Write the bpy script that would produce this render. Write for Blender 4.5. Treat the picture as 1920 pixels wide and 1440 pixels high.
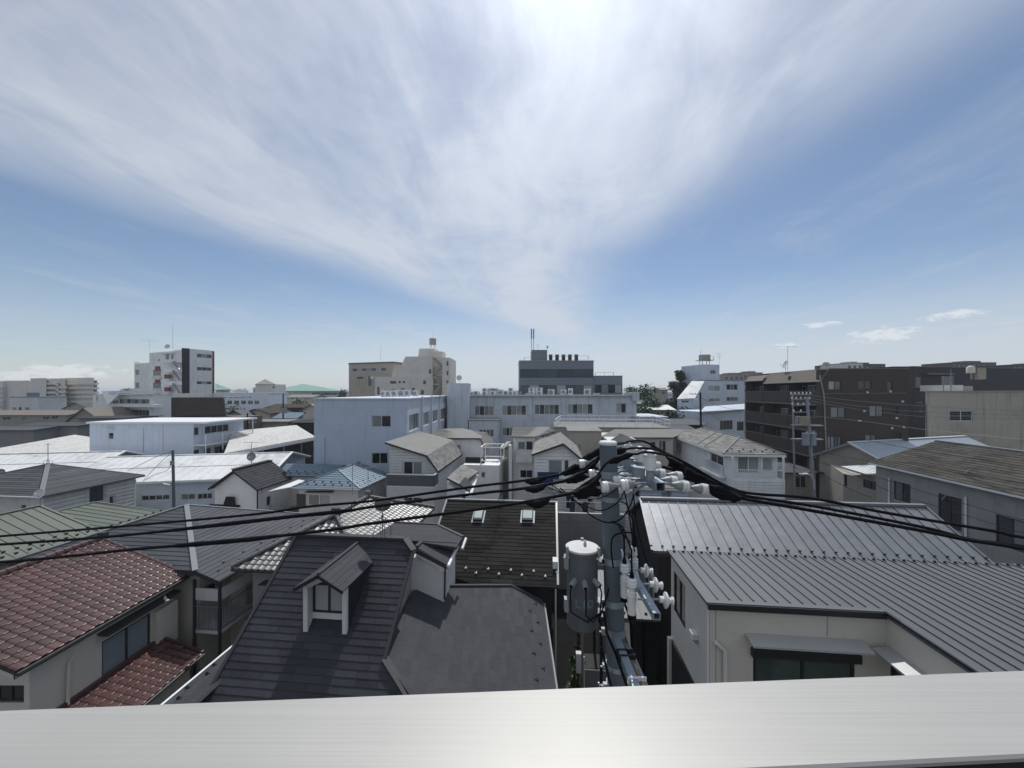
import bpy, bmesh, math, random
from mathutils import Vector, Matrix
from mathutils.geometry import tessellate_polygon
random.seed(7)
SC = bpy.context.scene
for o in list(bpy.data.objects): bpy.data.objects.remove(o)
COL = SC.collection

# ------------------------------------------------------------------ camera, sky, sun
CAMZ, F, CX, CY = 13.0, 720.0, 960.0, 735.0
cam = bpy.data.cameras.new('camera'); camo = bpy.data.objects.new('camera', cam); COL.objects.link(camo)
camo.location = (0, 0, CAMZ); camo.rotation_euler = (math.radians(90), 0, 0)
cam.sensor_width = 36.0; cam.lens = F / 1920 * 36.0; cam.shift_y = 15.0 / 1920
cam.clip_start = 0.05; cam.clip_end = 9000
SC.camera = camo
SC.render.resolution_x, SC.render.resolution_y = 1024, 768
SC.view_settings.view_transform = 'Standard'; SC.view_settings.look = 'None'
SC.view_settings.gamma = 1; SC.view_settings.use_curve_mapping = False
SC.view_settings.exposure = -0.46

SUN_EL, SUN_AZ = math.radians(57.0), math.radians(8.4)      # azimuth measured from +Y towards +X
SUNV = Vector((math.cos(SUN_EL) * math.sin(SUN_AZ), math.cos(SUN_EL) * math.cos(SUN_AZ), math.sin(SUN_EL)))
sl = bpy.data.lights.new('sun', 'SUN'); sl.energy = 4.6; sl.angle = math.radians(0.53); sl.color = (1, .975, .935)
so = bpy.data.objects.new('sun', sl); COL.objects.link(so); so.location = SUNV * 300
so.rotation_euler = (-SUNV).to_track_quat('-Z', 'Y').to_euler()

W = bpy.data.worlds.new('World'); SC.world = W; W.use_nodes = True
nt = W.node_tree; nt.nodes.clear()
class NG:
    """small helper to write node maths compactly"""
    def __init__(s, t): s.t = t
    def n(s, typ, **k):
        x = s.t.nodes.new(typ)
        for a, b in k.items(): setattr(x, a, b)
        return x
    def put(s, sock, v):
        if hasattr(v, 'is_linked'): s.t.links.new(v, sock)
        else: sock.default_value = v
    def m(s, op, a, b=None, c=None):
        x = s.n('ShaderNodeMath', operation=op)
        s.put(x.inputs[0], a)
        if b is not None: s.put(x.inputs[1], b)
        if c is not None: s.put(x.inputs[2], c)
        return x.outputs[0]
    def vm(s, op, a, b=None):
        x = s.n('ShaderNodeVectorMath', operation=op); s.put(x.inputs[0], a)
        if b is not None: s.put(x.inputs[1], b)
        return x.outputs['Value'] if op in ('DOT_PRODUCT', 'LENGTH') else x.outputs[0]
    def ss(s, v, a, b, o0=0.0, o1=1.0):
        x = s.n('ShaderNodeMapRange', interpolation_type='SMOOTHSTEP'); s.put(x.inputs['Value'], v)
        x.inputs['From Min'].default_value = a; x.inputs['From Max'].default_value = b
        x.inputs['To Min'].default_value = o0; x.inputs['To Max'].default_value = o1
        return x.outputs[0]
    def noise(s, vec, scale, detail=3, rough=.5, dist=0):
        x = s.n('ShaderNodeTexNoise'); s.put(x.inputs['Vector'], vec)
        x.inputs['Scale'].default_value = scale; x.inputs['Detail'].default_value = detail
        x.inputs['Roughness'].default_value = rough; x.inputs['Distortion'].default_value = dist
        return x.outputs['Fac']
    def xyz(s, x, y, z):
        c = s.n('ShaderNodeCombineXYZ'); s.put(c.inputs[0], x); s.put(c.inputs[1], y); s.put(c.inputs[2], z); return c.outputs[0]
    def mix(s, f, a, b, blend='MIX'):
        x = s.n('ShaderNodeMix', data_type='RGBA', blend_type=blend); s.put(x.inputs[0], f); s.put(x.inputs[6], a); s.put(x.inputs[7], b)
        return x.outputs[2]
g = NG(nt)
sky = g.n('ShaderNodeTexSky', sky_type='NISHITA', sun_disc=False, sun_elevation=SUN_EL, sun_rotation=SUN_AZ,
          altitude=30, air_density=1.0, dust_density=0.25, ozone_density=2.6)
tc = g.n('ShaderNodeTexCoord'); dirv = g.vm('NORMALIZE', tc.outputs['Generated'])
sp = g.n('ShaderNodeSeparateXYZ'); g.put(sp.inputs[0], dirv)
x, y, z = sp.outputs
zc = g.m('MAXIMUM', z, 0.015)
ca, sa = math.cos(math.radians(7.0)), math.sin(math.radians(7.0))
u = g.m('DIVIDE', g.m('SUBTRACT', g.m('MULTIPLY', x, ca), g.m('MULTIPLY', y, sa)), zc)
v = g.m('DIVIDE', g.m('ADD', g.m('MULTIPLY', x, sa), g.m('MULTIPLY', y, ca)), zc)
# cirrus sheet: long bands on a high flat layer that run away from the camera
warp = g.noise(g.xyz(g.m('MULTIPLY', u, .5), g.m('MULTIPLY', v, .35), 3.1), 1.0, 4, .55)
uw = g.m('ADD', u, g.m('MULTIPLY', g.m('SUBTRACT', warp, .5), .75))
n1 = g.noise(g.xyz(g.m('MULTIPLY', uw, 1.1), g.m('MULTIPLY', v, .28), 0.7), 1.0, 6, .58, .4)
n2 = g.noise(g.xyz(g.m('MULTIPLY', uw, 4.5), g.m('MULTIPLY', v, 1.0), 5.0), 1.0, 7, .62, .5)
n3 = g.noise(g.xyz(g.m('MULTIPLY', uw, 1.5), g.m('MULTIPLY', v, .95), 9.0), 1.4, 8, .62, .5)
au = g.m('DIVIDE', u, g.m('ADD', 1.0, g.m('MULTIPLY', 0.0, v)))
left = g.ss(g.m('ADD', uw, g.m('MULTIPLY', v, -.40)), -3.35, -2.3)
right = g.m('SUBTRACT', 1.0, g.ss(g.m('ADD', uw, g.m('MULTIPLY', g.m('MINIMUM', v, 2.9), .47)), 1.05, 2.1))
band = g.m('MULTIPLY', left, right)
tex = g.m('ADD', g.m('MULTIPLY', n1, .40), g.m('ADD', g.m('MULTIPLY', n2, .24), g.m('MULTIPLY', n3, .46)))
dens = g.m('MULTIPLY', band, g.ss(tex, .32, .70, .34, 1.0))
wisp = g.m('MULTIPLY', g.ss(tex, .52, .82), .34)
low = g.m('MULTIPLY', g.m('SUBTRACT', 1.0, g.ss(z, .03, .27)), g.ss(x, -.75, .02, .50, 1.0))                   # the layer seen edge-on and hazy air low down
dens = g.m('MINIMUM', g.m('ADD', g.m('ADD', g.m('MAXIMUM', dens, wisp), .07), g.m('MULTIPLY', g.m('MULTIPLY', low, g.m('ADD', .70, g.m('MULTIPLY', n3, .55))), .90)), 1.0)
sd = g.m('MAXIMUM', g.vm('DOT_PRODUCT', dirv, tuple(SUNV)), 0.0)
glow = g.m('ADD', g.m('MULTIPLY', g.m('POWER', sd, 8.0), 5.2), g.m('MULTIPLY', g.m('POWER', sd, 40.0), 6.0))
lum = g.m('ADD', 7.6, glow)
ccol = g.n('ShaderNodeVectorMath', operation='SCALE'); ccol.inputs[0].default_value = (.905, .97, 1.075); g.put(ccol.inputs['Scale'], lum)
skyc = g.mix(g.m('MULTIPLY', dens, .86), sky.outputs[0], ccol.outputs[0])
# small cumulus low over the horizon
def puff(px, py, rx, ry, seed):
    c = Vector(((px - CX) / F, 1, (CY - py) / F))
    az0, el0 = math.atan2(c.x, 1), c.z / math.hypot(c.x, 1)
    az = g.m('ARCTAN2', x, y); el = g.m('DIVIDE', z, g.m('SQRT', g.m('ADD', g.m('MULTIPLY', x, x), g.m('MULTIPLY', y, y))))
    da = g.m('DIVIDE', g.m('SUBTRACT', az, az0), rx); de = g.m('DIVIDE', g.m('SUBTRACT', el, el0), ry)
    nn = g.noise(g.xyz(g.m('MULTIPLY', az, 44.0), g.m('MULTIPLY', el, 120.0), seed), 1.0, 8, .68, .6)
    r = g.m('ADD', g.m('ADD', g.m('MULTIPLY', da, da), g.m('MULTIPLY', de, de)), g.m('MULTIPLY', g.m('SUBTRACT', nn, .5), 6.5))
    return g.m('SUBTRACT', 1.0, g.ss(r, -.2, 1.1))
cum = None
for a in ((125, 698, .058, .018, 1.0), (1655, 628, .05, .014, 2.0), (1540, 608, .03, .006, 3.0), (1790, 590, .035, .008, 4.0), (1475, 647, .03, .006, 5.0), (60, 706, .05, .010, 6.5)):
    p = puff(*a); cum = p if cum is None else g.m('MAXIMUM', cum, p)
cc2 = g.n('ShaderNodeRGB'); cc2.outputs[0].default_value = (9.6, 9.8, 10.0, 1)
skyc = g.mix(g.m('MULTIPLY', cum, .62), skyc, cc2.outputs[0])
bg = g.n('ShaderNodeBackground'); g.put(bg.inputs[0], skyc); bg.inputs[1].default_value = 0.122
out = g.n('ShaderNodeOutputWorld'); nt.links.new(bg.outputs[0], out.inputs[0])

# ------------------------------------------------------------------ materials
MATS = {}
def mat(name, col, rough=.6, metal=0.0, var=.12, vs=.8, fine=.06, fs=14.0, orand=0.0, bump=0.0, bs=60.0, streak=0.0, spec=.5,
        sx=1.0, sy=1.0, sz=1.0, coat=0.0, rvar=0.0, grime=0.0, arand=0.0):
    if name in MATS: return MATS[name]
    M = bpy.data.materials.new(name); M.use_nodes = True; t = M.node_tree; h = NG(t)
    bs_ = t.nodes['Principled BSDF']
    geo = h.n('ShaderNodeNewGeometry'); pos = geo.outputs['Position']
    f = h.m('ADD', 1.0, h.m('MULTIPLY', h.m('SUBTRACT', h.noise(pos, vs, 4, .6), .5), 2 * var))
    fv = h.vm('MULTIPLY', pos, (sx, sy, sz))
    fn = h.noise(fv, fs, 3, .6)
    f = h.m('ADD', f, h.m('MULTIPLY', h.m('SUBTRACT', fn, .5), 2 * fine))
    if streak:
        sv = h.vm('MULTIPLY', pos, (2.6, 2.6, .16))
        sn = h.ss(h.noise(sv, 1.0, 5, .65), .50, .74)
        f = h.m('SUBTRACT', f, h.m('MULTIPLY', sn, streak))
    if grime:
        gn = h.ss(h.noise(pos, .35, 6, .7, .6), .48, .70)
        f = h.m('SUBTRACT', f, h.m('MULTIPLY', gn, grime))
    if orand:
        oi = h.n('ShaderNodeObjectInfo')
        f = h.m('ADD', f, h.m('MULTIPLY', h.m('SUBTRACT', oi.outputs['Random'], .5), 2 * orand))
    if arand:
        at = h.n('ShaderNodeAttribute', attribute_name='rnd'); f = h.m('ADD', f, h.m('MULTIPLY', at.outputs['Fac'], 2 * arand))
    f = h.m('MAXIMUM', f, .05)
    sc = h.n('ShaderNodeVectorMath', operation='SCALE'); sc.inputs[0].default_value = col[:3]; h.put(sc.inputs['Scale'], f)
    t.links.new(sc.outputs[0], bs_.inputs['Base Color'])
    bs_.inputs['Metallic'].default_value = metal; bs_.inputs['Specular IOR Level'].default_value = spec
    if rvar:
        h.put(bs_.inputs['Roughness'], h.m('ADD', rough - rvar, h.m('MULTIPLY', fn, 2 * rvar)))
    else: bs_.inputs['Roughness'].default_value = rough
    if coat: bs_.inputs['Coat Weight'].default_value = coat; bs_.inputs['Coat Roughness'].default_value = .15
    if bump:
        b = h.n('ShaderNodeBump'); b.inputs['Strength'].default_value = bump; b.inputs['Distance'].default_value = .02
        h.put(b.inputs['Height'], h.noise(fv, bs, 3, .6)); t.links.new(b.outputs[0], bs_.inputs['Normal'])
    MATS[name] = M
    return M
m_white = mat('white_paint', (.72, .725, .72), .6, streak=.20, grime=.12, spec=.3)
m_white2 = mat('offwhite_render', (.57, .565, .545), .8, streak=.18, grime=.16, bump=.25, spec=.3)
m_cream = mat('cream_siding', (.50, .475, .42), .75, fine=.12, fs=9, sx=.25, sy=.25, sz=7, bump=.3, bs=6, spec=.3, streak=.08)
m_beige = mat('beige_render', (.34, .315, .275), .85, streak=.18, grime=.18, bump=.3, spec=.25)
m_tan = mat('tan_render', (.29, .27, .225), .85, streak=.24, grime=.15, bump=.3, spec=.25)
m_grey = mat('grey_render', (.235, .235, .235), .85, streak=.15, grime=.15, spec=.25)
m_lgrey = mat('light_grey_siding', (.56, .56, .555), .7, streak=.14, grime=.08, spec=.3)
m_blue = mat('pale_blue_paint', (.45, .51, .605), .7, streak=.14, grime=.10, spec=.25)
m_blue2 = mat('bluish_white_paint', (.51, .555, .61), .7, streak=.32, grime=.14, spec=.25)
m_blue3 = mat('ice_blue_paint', (.54, .60, .68), .65, streak=.2, grime=.12, spec=.3)
m_conc = mat('concrete', (.30, .30, .29), .9, streak=.22, grime=.2, bump=.3, spec=.2)
m_ftile = mat('brown_wall_tile', (.068, .055, .049), .6, fine=.28, fs=9, sx=1, sy=1, sz=3, spec=.25)
m_dtile = mat('dark_wall_tile', (.032, .029, .032), .6, fine=.2, fs=9, spec=.3)
m_bfas = mat('taupe_panel', (.17, .15, .13), .8, spec=.25)
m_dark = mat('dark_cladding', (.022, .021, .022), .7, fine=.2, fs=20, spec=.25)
m_black = mat('black_metal', (.012, .012, .014), .4)
m_rubber = mat('black_rubber', (.006, .006, .008), .7, var=.3, vs=6, spec=.12)
m_alu = mat('aluminium_frame', (.52, .53, .54), .4, .6)
m_bronze = mat('bronze_frame', (.045, .042, .042), .4, .3)
m_steel = mat('galvanised_steel', (.27, .32, .37), .5, .5, var=.2, vs=4)
m_dsteel = mat('dull_steel', (.24, .26, .28), .55, .4, var=.2, vs=4)
m_glass = mat('dark_window_glass', (.022, .026, .032), .07, spec=.75, orand=.5, var=.3, vs=2)
m_glassb = mat('blue_window_glass', (.016, .028, .042), .05, spec=.45, orand=.4)
m_curt = mat('curtained_window_glass', (.20, .22, .22), .08, spec=.7, orand=.5, var=.15, fine=.2, fs=6, sz=.05)
m_frost = mat('frosted_window_glass', (.19, .23, .26), .16, spec=.6, orand=.15)
m_slate = mat('dark_slate', (.033, .035, .042), .58, orand=.24, var=.24, vs=1.2, fine=.45, fs=7, sx=4, sy=.5, sz=.5, rvar=.14, bump=.25, grime=.12, spec=.22)
m_slate2 = mat('blackish_slate', (.019, .018, .017), .85, orand=.38, var=.35, vs=1.0, fine=.45, fs=11, sx=.3, bump=.5, spec=.12)
m_slate3 = mat('grey_shingle', (.048, .050, .056), .72, orand=.10, var=.18, vs=1.0, fine=.22, fs=18, bump=.25, spec=.14, arand=.16)
m_shing = mat('light_grey_shingle', (.205, .20, .19), .92, orand=.16, var=.16, vs=.9, fine=.22, fs=5, arand=.22, spec=.15)
m_shing2 = mat('mid_grey_shingle', (.085, .09, .094), .88, var=.16, vs=.8, fine=.2, fs=5, arand=.2, spec=.15)
m_metal = mat('dark_grey_roof_steel', (.235, .243, .256), .46, .92, orand=.06, var=.16, vs=1.1, fine=.10, fs=3, bump=.35, bs=2.2, rvar=.06)
m_metal2 = mat('matt_grey_roof_steel', (.100, .106, .112), .55, .25, orand=.07, var=.10, vs=.6, bump=.08, bs=2, spec=.4, grime=.08)
m_metal3 = mat('charcoal_roof_panel', (.066, .071, .080), .68, .1, orand=.16, var=.14, vs=.6, fine=.12, spec=.18, grime=.12)
m_cap = mat('charcoal_flashing', (.042, .043, .047), .6, .1, spec=.25)
m_capl = mat('light_flashing', (.22, .225, .23), .4, .4)
m_green = mat('sage_green_roof_steel', (.112, .126, .104), .60, .08, orand=.07, var=.10, vs=.6, spec=.3, grime=.08)
m_bluer = mat('blue_roof_steel', (.125, .175, .22), .50, .3, orand=.08, var=.12, vs=.8)
m_red = mat('glazed_maroon_tile', (.068, .030, .028), .38, orand=.26, var=.22, vs=1.1, spec=.5, grime=.2)
m_kawara = mat('silver_grey_clay_tile', (.15, .15, .147), .36, .15, orand=.22, var=.18, vs=1.5, rvar=.06, arand=.2)
m_wroof = mat('white_roof_coating', (.60, .61, .61), .65, var=.14, vs=.5, grime=.26, fine=.14, fs=3, streak=.06)
m_wroof2 = mat('speckled_pale_roof', (.50, .49, .47), .8, var=.2, vs=1.2, fine=.5, fs=4, grime=.15)
m_silver = mat('silver_corrugated_roof', (.42, .47, .52), .45, .4, var=.10, vs=.7)
m_weath = mat('weathered_brown_roof', (.066, .063, .057), 1.0, var=.34, vs=.7, fine=.55, fs=4, grime=.22, bump=.6, bs=14, arand=.22, spec=.08)
m_teal = mat('verdigris_roof', (.20, .33, .28), .85, var=.15, vs=.2, spec=.2)
m_roofb = mat('brown_mansard_roof', (.055, .046, .04), .92, fine=.25, fs=4, spec=.12)
m_flat = mat('flat_roof_membrane', (.22, .22, .213), .92, grime=.25, spec=.15)
m_asph = mat('asphalt', (.032, .032, .033), .95, var=.35, vs=.4, fine=.2, fs=20, spec=.06)
m_groundc = mat('ground_soil', (.075, .072, .066), .95, var=.3, vs=.05, spec=.08)
m_pole = mat('concrete_pole', (.098, .122, .142), .8, var=.16, vs=2.5, fine=.10, fs=30, streak=.18, bump=.15, spec=.3)
m_trans = mat('transformer_paint', (.082, .096, .112), .45, var=.12, vs=5, streak=.18, fine=.06, fs=40)
m_porc = mat('white_porcelain', (.62, .63, .62), .22, spec=.6, var=.10, vs=9, fine=.06, fs=40)
m_porcg = mat('grey_porcelain_cover', (.20, .225, .235), .42, var=.12, vs=8)
m_rail = mat('white_railing_paint', (.68, .69, .70), .5)
m_red2 = mat('red_panel', (.17, .018, .022), .6)
m_tank = mat('water_tank', (.36, .32, .27), .6, streak=.2)
m_bark = mat('bark', (.06, .045, .035), .9)
m_leaf = mat('leaf_green', (.050, .085, .030), .55, var=.45, vs=.9, orand=.1)
m_leaf2 = mat('leaf_dark_green', (.030, .055, .022), .6, var=.5, vs=.7, orand=.1)
m_futon = mat('navy_cloth', (.02, .035, .12), .9)
m_wood = mat('weathered_wood', (.16, .13, .10), .85, fine=.2)
m_text = mat('pale_stencil_paint', (.13, .20, .25), .6)
m_tan2 = mat('warm_beige_render', (.42, .385, .325), .85, streak=.26, grime=.18, bump=.3, spec=.2)
m_glassg = mat('greenish_window_glass', (.045, .06, .055), .06, spec=.5, orand=.3, var=.5, vs=3)
m_alley = mat('shade_dark_asphalt', (.013, .013, .013), .95, var=.5, vs=.8, fine=.4, fs=14, spec=.04)  # darker than real asphalt: the alley's shade is put into the colour
m_office = mat('blue_grey_panel', (.155, .18, .215), .5, streak=.1, spec=.4)
m_eave = mat('taupe_eave', (.15, .135, .12), .85, spec=.2)
m_cloth = mat('dark_clothes', (.03, .03, .04), .9, var=.5, vs=4)
m_cream2 = mat('pale_cream_render', (.62, .59, .53), .8, streak=.14, grime=.12)
m_skylight = mat('skylight_glass', (.40, .46, .45), .10, spec=.8)
# brushed coping of the parapet
def coping_mat():
    M = bpy.data.materials.new('brushed_coping'); M.use_nodes = True; t = M.node_tree; h = NG(t); b = t.nodes['Principled BSDF']
    geo = h.n('ShaderNodeNewGeometry'); pv = h.vm('MULTIPLY', geo.outputs['Position'], (1.2, 260.0, 30.0))
    n = h.noise(pv, 1.0, 4, .6); n_b = h.noise(geo.outputs['Position'], 2.5, 4, .6); grain = h.noise(geo.outputs['Position'], 900.0, 2, .6)
    f = h.m('ADD', .93, h.m('ADD', h.m('MULTIPLY', h.m('SUBTRACT', n, .5), .26), h.m('ADD', h.m('MULTIPLY', h.m('SUBTRACT', n_b, .5), .14), h.m('MULTIPLY', h.m('SUBTRACT', grain, .5), .10))))
    s = h.n('ShaderNodeVectorMath', operation='SCALE'); s.inputs[0].default_value = (.38, .372, .35); h.put(s.inputs['Scale'], f)
    t.links.new(s.outputs[0], b.inputs['Base Color'])
    b.inputs['Metallic'].default_value = .15
    h.put(b.inputs['Roughness'], h.m('ADD', .41, h.m('MULTIPLY', n, .12)))
    bp = h.n('ShaderNodeBump'); bp.inputs['Strength'].default_value = .12; bp.inputs['Distance'].default_value = .0006
    h.put(bp.inputs['Height'], n); t.links.new(bp.outputs[0], b.inputs['Normal'])
    return M
m_coping = coping_mat()

# ------------------------------------------------------------------ geometry toolkit
V = Vector
def D(px, py, d): return V(((px - CX) / F * d, d, CAMZ + (CY - py) / F * d))      # a sight line followed to depth d
def DZ(px, py, z):                                                              # a sight line followed to height z
    return D(px, py, (CAMZ - z) * F / (py - CY))
GA = math.atan(.1); GV = V((math.sin(GA), math.cos(GA), 0)); RV = V((math.cos(GA), -math.sin(GA), 0))
def N(px, py, b):                                                               # the same, to distance b along the street grid
    dx = (px - CX) / F; return D(px, py, b / (GV.y + GV.x * dx))
def Q(a, b, z): return RV * a + GV * b + V((0, 0, z))
def wloc(o):
    p = V((0, 0, 0))
    while o: p = p + o.location; o = o.parent
    return p
class MB:
    def __init__(s): s.v = []; s.f = []
    def add(s, vs, fs):
        k = len(s.v); s.v += [V(q) for q in vs]; s.f += [tuple(i + k for i in f) for f in fs]; return s
    def face(s, pts): return s.add(pts, [tuple(range(len(pts)))])
    def par(s, p, a, b, c):
        p, a, b, c = V(p), V(a), V(b), V(c)
        return s.add([p, p + a, p + a + b, p + b, p + c, p + a + c, p + a + b + c, p + b + c],
                     [(0, 3, 2, 1), (4, 5, 6, 7), (0, 1, 5, 4), (1, 2, 6, 5), (2, 3, 7, 6), (3, 0, 4, 7)])
    def box(s, c, sx, sy, sz, ax=None):
        ax = ax or (V((1, 0, 0)), V((0, 1, 0)), V((0, 0, 1)))
        a, b, d = ax[0] * sx, ax[1] * sy, ax[2] * sz
        return s.par(V(c) - a / 2 - b / 2 - d / 2, a, b, d)
    def bar(s, p, q, w, h=None, up=V((0, 0, 1)), drop=0.0):
        p, q = V(p), V(q); d = q - p
        if d.length < 1e-6: return s
        h = w if h is None else h
        if abs(d.normalized().dot(up)) > .98: up = V((0, 1, 0)) if abs(d.normalized().y) < .9 else V((1, 0, 0))
        sd = d.cross(up).normalized(); uu = sd.cross(d).normalized()
        return s.par(p - sd * w / 2 - uu * (h / 2 + drop), sd * w, d, uu * h)
    def slab(s, pts, th):
        n = nrm(pts); k = len(pts)
        return s.add(list(pts) + [p - n * th for p in pts],
                     [tuple(range(k)), tuple(range(2 * k - 1, k - 1, -1))] + [(i, i + k, (i + 1) % k + k, (i + 1) % k) for i in range(k)])
    def tube(s, pts, r, n=7, cap=True):
        pts = [V(q) for q in pts]; k0 = len(s.v); m = len(pts); rr = r if isinstance(r, (list, tuple)) else [r] * m
        pu = None
        for i, q in enumerate(pts):
            t = (pts[min(i + 1, m - 1)] - pts[max(i - 1, 0)]).normalized()
            if pu is None: pu = t.orthogonal().normalized()
            pu = (pu - t * pu.dot(t)).normalized(); pw = t.cross(pu)
            for j in range(n):
                a = 2 * math.pi * j / n; s.v.append(q + (pu * math.cos(a) + pw * math.sin(a)) * rr[i])
        for i in range(m - 1):
            for j in range(n):
                a, b = k0 + i * n + j, k0 + i * n + (j + 1) % n; s.f.append((a, b, b + n, a + n))
        if cap: s.f.append(tuple(range(k0 + n - 1, k0 - 1, -1))); s.f.append(tuple(range(k0 + (m - 1) * n, k0 + m * n)))
        return s
    def lathe(s, p, ax, prof, n=14):
        p, ax = V(p), V(ax).normalized()
        return s.tube2([(p + ax * h, r) for h, r in prof], ax, n)
    def tube2(s, pr, ax, n):
        k0 = len(s.v); pu = ax.orthogonal().normalized(); pw = ax.cross(pu)
        for q, r in pr:
            for j in range(n):
                a = 2 * math.pi * j / n; s.v.append(q + (pu * math.cos(a) + pw * math.sin(a)) * max(r, 1e-4))
        for i in range(len(pr) - 1):
            for j in range(n):
                a, b = k0 + i * n + j, k0 + i * n + (j + 1) % n; s.f.append((a, b, b + n, a + n))
        s.f.append(tuple(range(k0 + n - 1, k0 - 1, -1))); s.f.append(tuple(range(k0 + (len(pr) - 1) * n, k0 + len(pr) * n)))
        return s
    def build(s, name, m, parent=None, smooth=False, kind=None, loc=None):
        if not s.v: return None
        off = wloc(parent) if parent else (V(loc) if loc is not None else V((0, 0, 0)))
        me = bpy.data.meshes.new(name); me.from_pydata([q - off for q in s.v], [], s.f); me.materials.append(m)
        if smooth:
            me.polygons.foreach_set('use_smooth', [True] * len(me.polygons)); 
            try: me.set_sharp_from_angle(angle=math.radians(40))
            except Exception: pass
        o = bpy.data.objects.new(name, me); COL.objects.link(o)
        if parent: o.parent = parent
        elif loc is not None: o.location = loc
        if kind: o['kind'] = kind
        return o
def nrm(pts):
    n = V((0, 0, 0)); c = sum((V(p) for p in pts), V((0, 0, 0))) / len(pts)
    for i in range(len(pts)): n += (V(pts[i]) - c).cross(V(pts[(i + 1) % len(pts)]) - c)
    n.normalize(); return n if n.z >= 0 else -n
def thing(name, label, cat, loc, group=None):
    o = bpy.data.objects.new(name, None); COL.objects.link(o); o.location = loc; o.empty_display_size = .3
    o['label'] = label; o['category'] = cat
    if group: o['group'] = group
    return o
def tag(o, label, cat, group=None):
    o['label'] = label; o['category'] = cat
    if group: o['group'] = group
    return o
def dup(root, loc, label=None, group=None):
    r = root.copy(); COL.objects.link(r); r.location = loc
    if label: r['label'] = label
    if group: r['group'] = group
    for ch in list(root.children):
        c = ch.copy(); COL.objects.link(c); c.parent = r
        for gch in list(ch.children):
            d = gch.copy(); COL.objects.link(d); d.parent = c
    return r
def bar(name, p, q, w, h, m, parent, **k): return MB().bar(p, q, w, h, **k).build(name, m, parent)
def tube(name, pts, r, m, parent, n=7): return MB().tube(pts, r, n).build(name, m, parent, True)

# ---- windows and walls with real openings
def make_window(root, P0, U, Nn, w, h, n=2, gl=None, fr=None, fw=None, rec=.07, bars=0, sill=False, name='window'):
    """P0 lower left corner on the wall plane, U along the wall, Nn outward"""
    Z = V((0, 0, 1)); fr = fr or m_alu; gl = gl or m_glass; fw = fw or min(.07, .05 + w * .01); b = MB(); q = P0 - Nn * rec
    dp = Nn * .05
    b.par(q, U * w, Z * fw, dp); b.par(q + Z * (h - fw), U * w, Z * fw, dp)
    for i in range(n + 1):
        x0 = (w - fw) * i / n; b.par(q + U * x0 + Z * fw, U * fw, Z * (h - 2 * fw), dp)
    for k in range(bars):
        zz = fw + (h - 2 * fw) * (k + 1) / (bars + 1); b.par(q + Z * (zz - .02) + Nn * .01, U * w, Z * .04, Nn * .032)
    wo = b.build(name, fr, root)
    for i in range(n):
        x0 = (w - fw) * i / n + fw; x1 = (w - fw) * (i + 1) / n
        gg = gl[i % len(gl)] if isinstance(gl, (list, tuple)) else gl
        MB().par(q + U * x0 + Z * fw, U * (x1 - x0), Z * (h - 2 * fw), Nn * .02).build('pane', gg, wo)
    if sill: MB().par(P0 - Z * .05 - U * .04 - Nn * .02, U * (w + .08), Z * .045, Nn * .09).build('sill', fr, wo)
    return wo
def pix_on_wall(p0, p1, px, py):
    dx = (px - CX) / F; e = p1 - p0
    den = dx * e.y - e.x
    t = (p0.x * e.y - p0.y * e.x) / den
    P = V((dx * t, t, CAMZ + (CY - py) / F * t))
    return (V((P.x, P.y, 0)) - V((p0.x, p0.y, 0))).dot(V((e.x, e.y, 0)).normalized()), P.z
def wall_face(mb, p0, p1, zb, z0, z1, holes, rec):
    e = V((p1.x - p0.x, p1.y - p0.y, 0)); L = e.length; U = e / L; Nn = V((U.y, -U.x, 0))
    loops = [[V((0, zb, 0)), V((L, zb, 0)), V((L, z1, 0)), V((0, z0, 0))]]
    for (u, zz, w, h) in holes: loops.append([V((u, zz, 0)), V((u + w, zz, 0)), V((u + w, zz + h, 0)), V((u, zz + h, 0))])
    flat = [q for l in loops for q in l]; to3 = lambda q: V((p0.x, p0.y, 0)) + U * q.x + V((0, 0, q.y))
    mb.add([to3(q) for q in flat], [tuple(t) for t in (tessellate_polygon(loops) if holes else [(0, 1, 2, 3)])])
    for (u, zz, w, h) in holes:
        c = [to3(V(q)) for q in ((u, zz, 0), (u + w, zz, 0), (u + w, zz + h, 0), (u, zz + h, 0))]; d = [q - Nn * rec for q in c]
        for i in range(4): mb.face([c[i], c[(i + 1) % 4], d[(i + 1) % 4], d[i]])
        mb.face(d)
    return U, Nn, L
def clip_poly(poly, clip):
    out = poly
    for i in range(len(clip)):
        a, b = clip[i], clip[(i + 1) % len(clip)]; inp = out; out = []
        if not inp: return []
        side = lambda p: (b[0] - a[0]) * (p[1] - a[1]) - (b[1] - a[1]) * (p[0] - a[0])
        for j in range(len(inp)):
            p, q = inp[j], inp[(j + 1) % len(inp)]; sp_, sq = side(p), side(q)
            if sp_ >= -1e-9: out.append(p)
            if (sp_ > 1e-9 and sq < -1e-9) or (sp_ < -1e-9 and sq > 1e-9):
                t = sp_ / (sp_ - sq); out.append((p[0] + (q[0] - p[0]) * t, p[1] + (q[1] - p[1]) * t))
    return out
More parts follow.
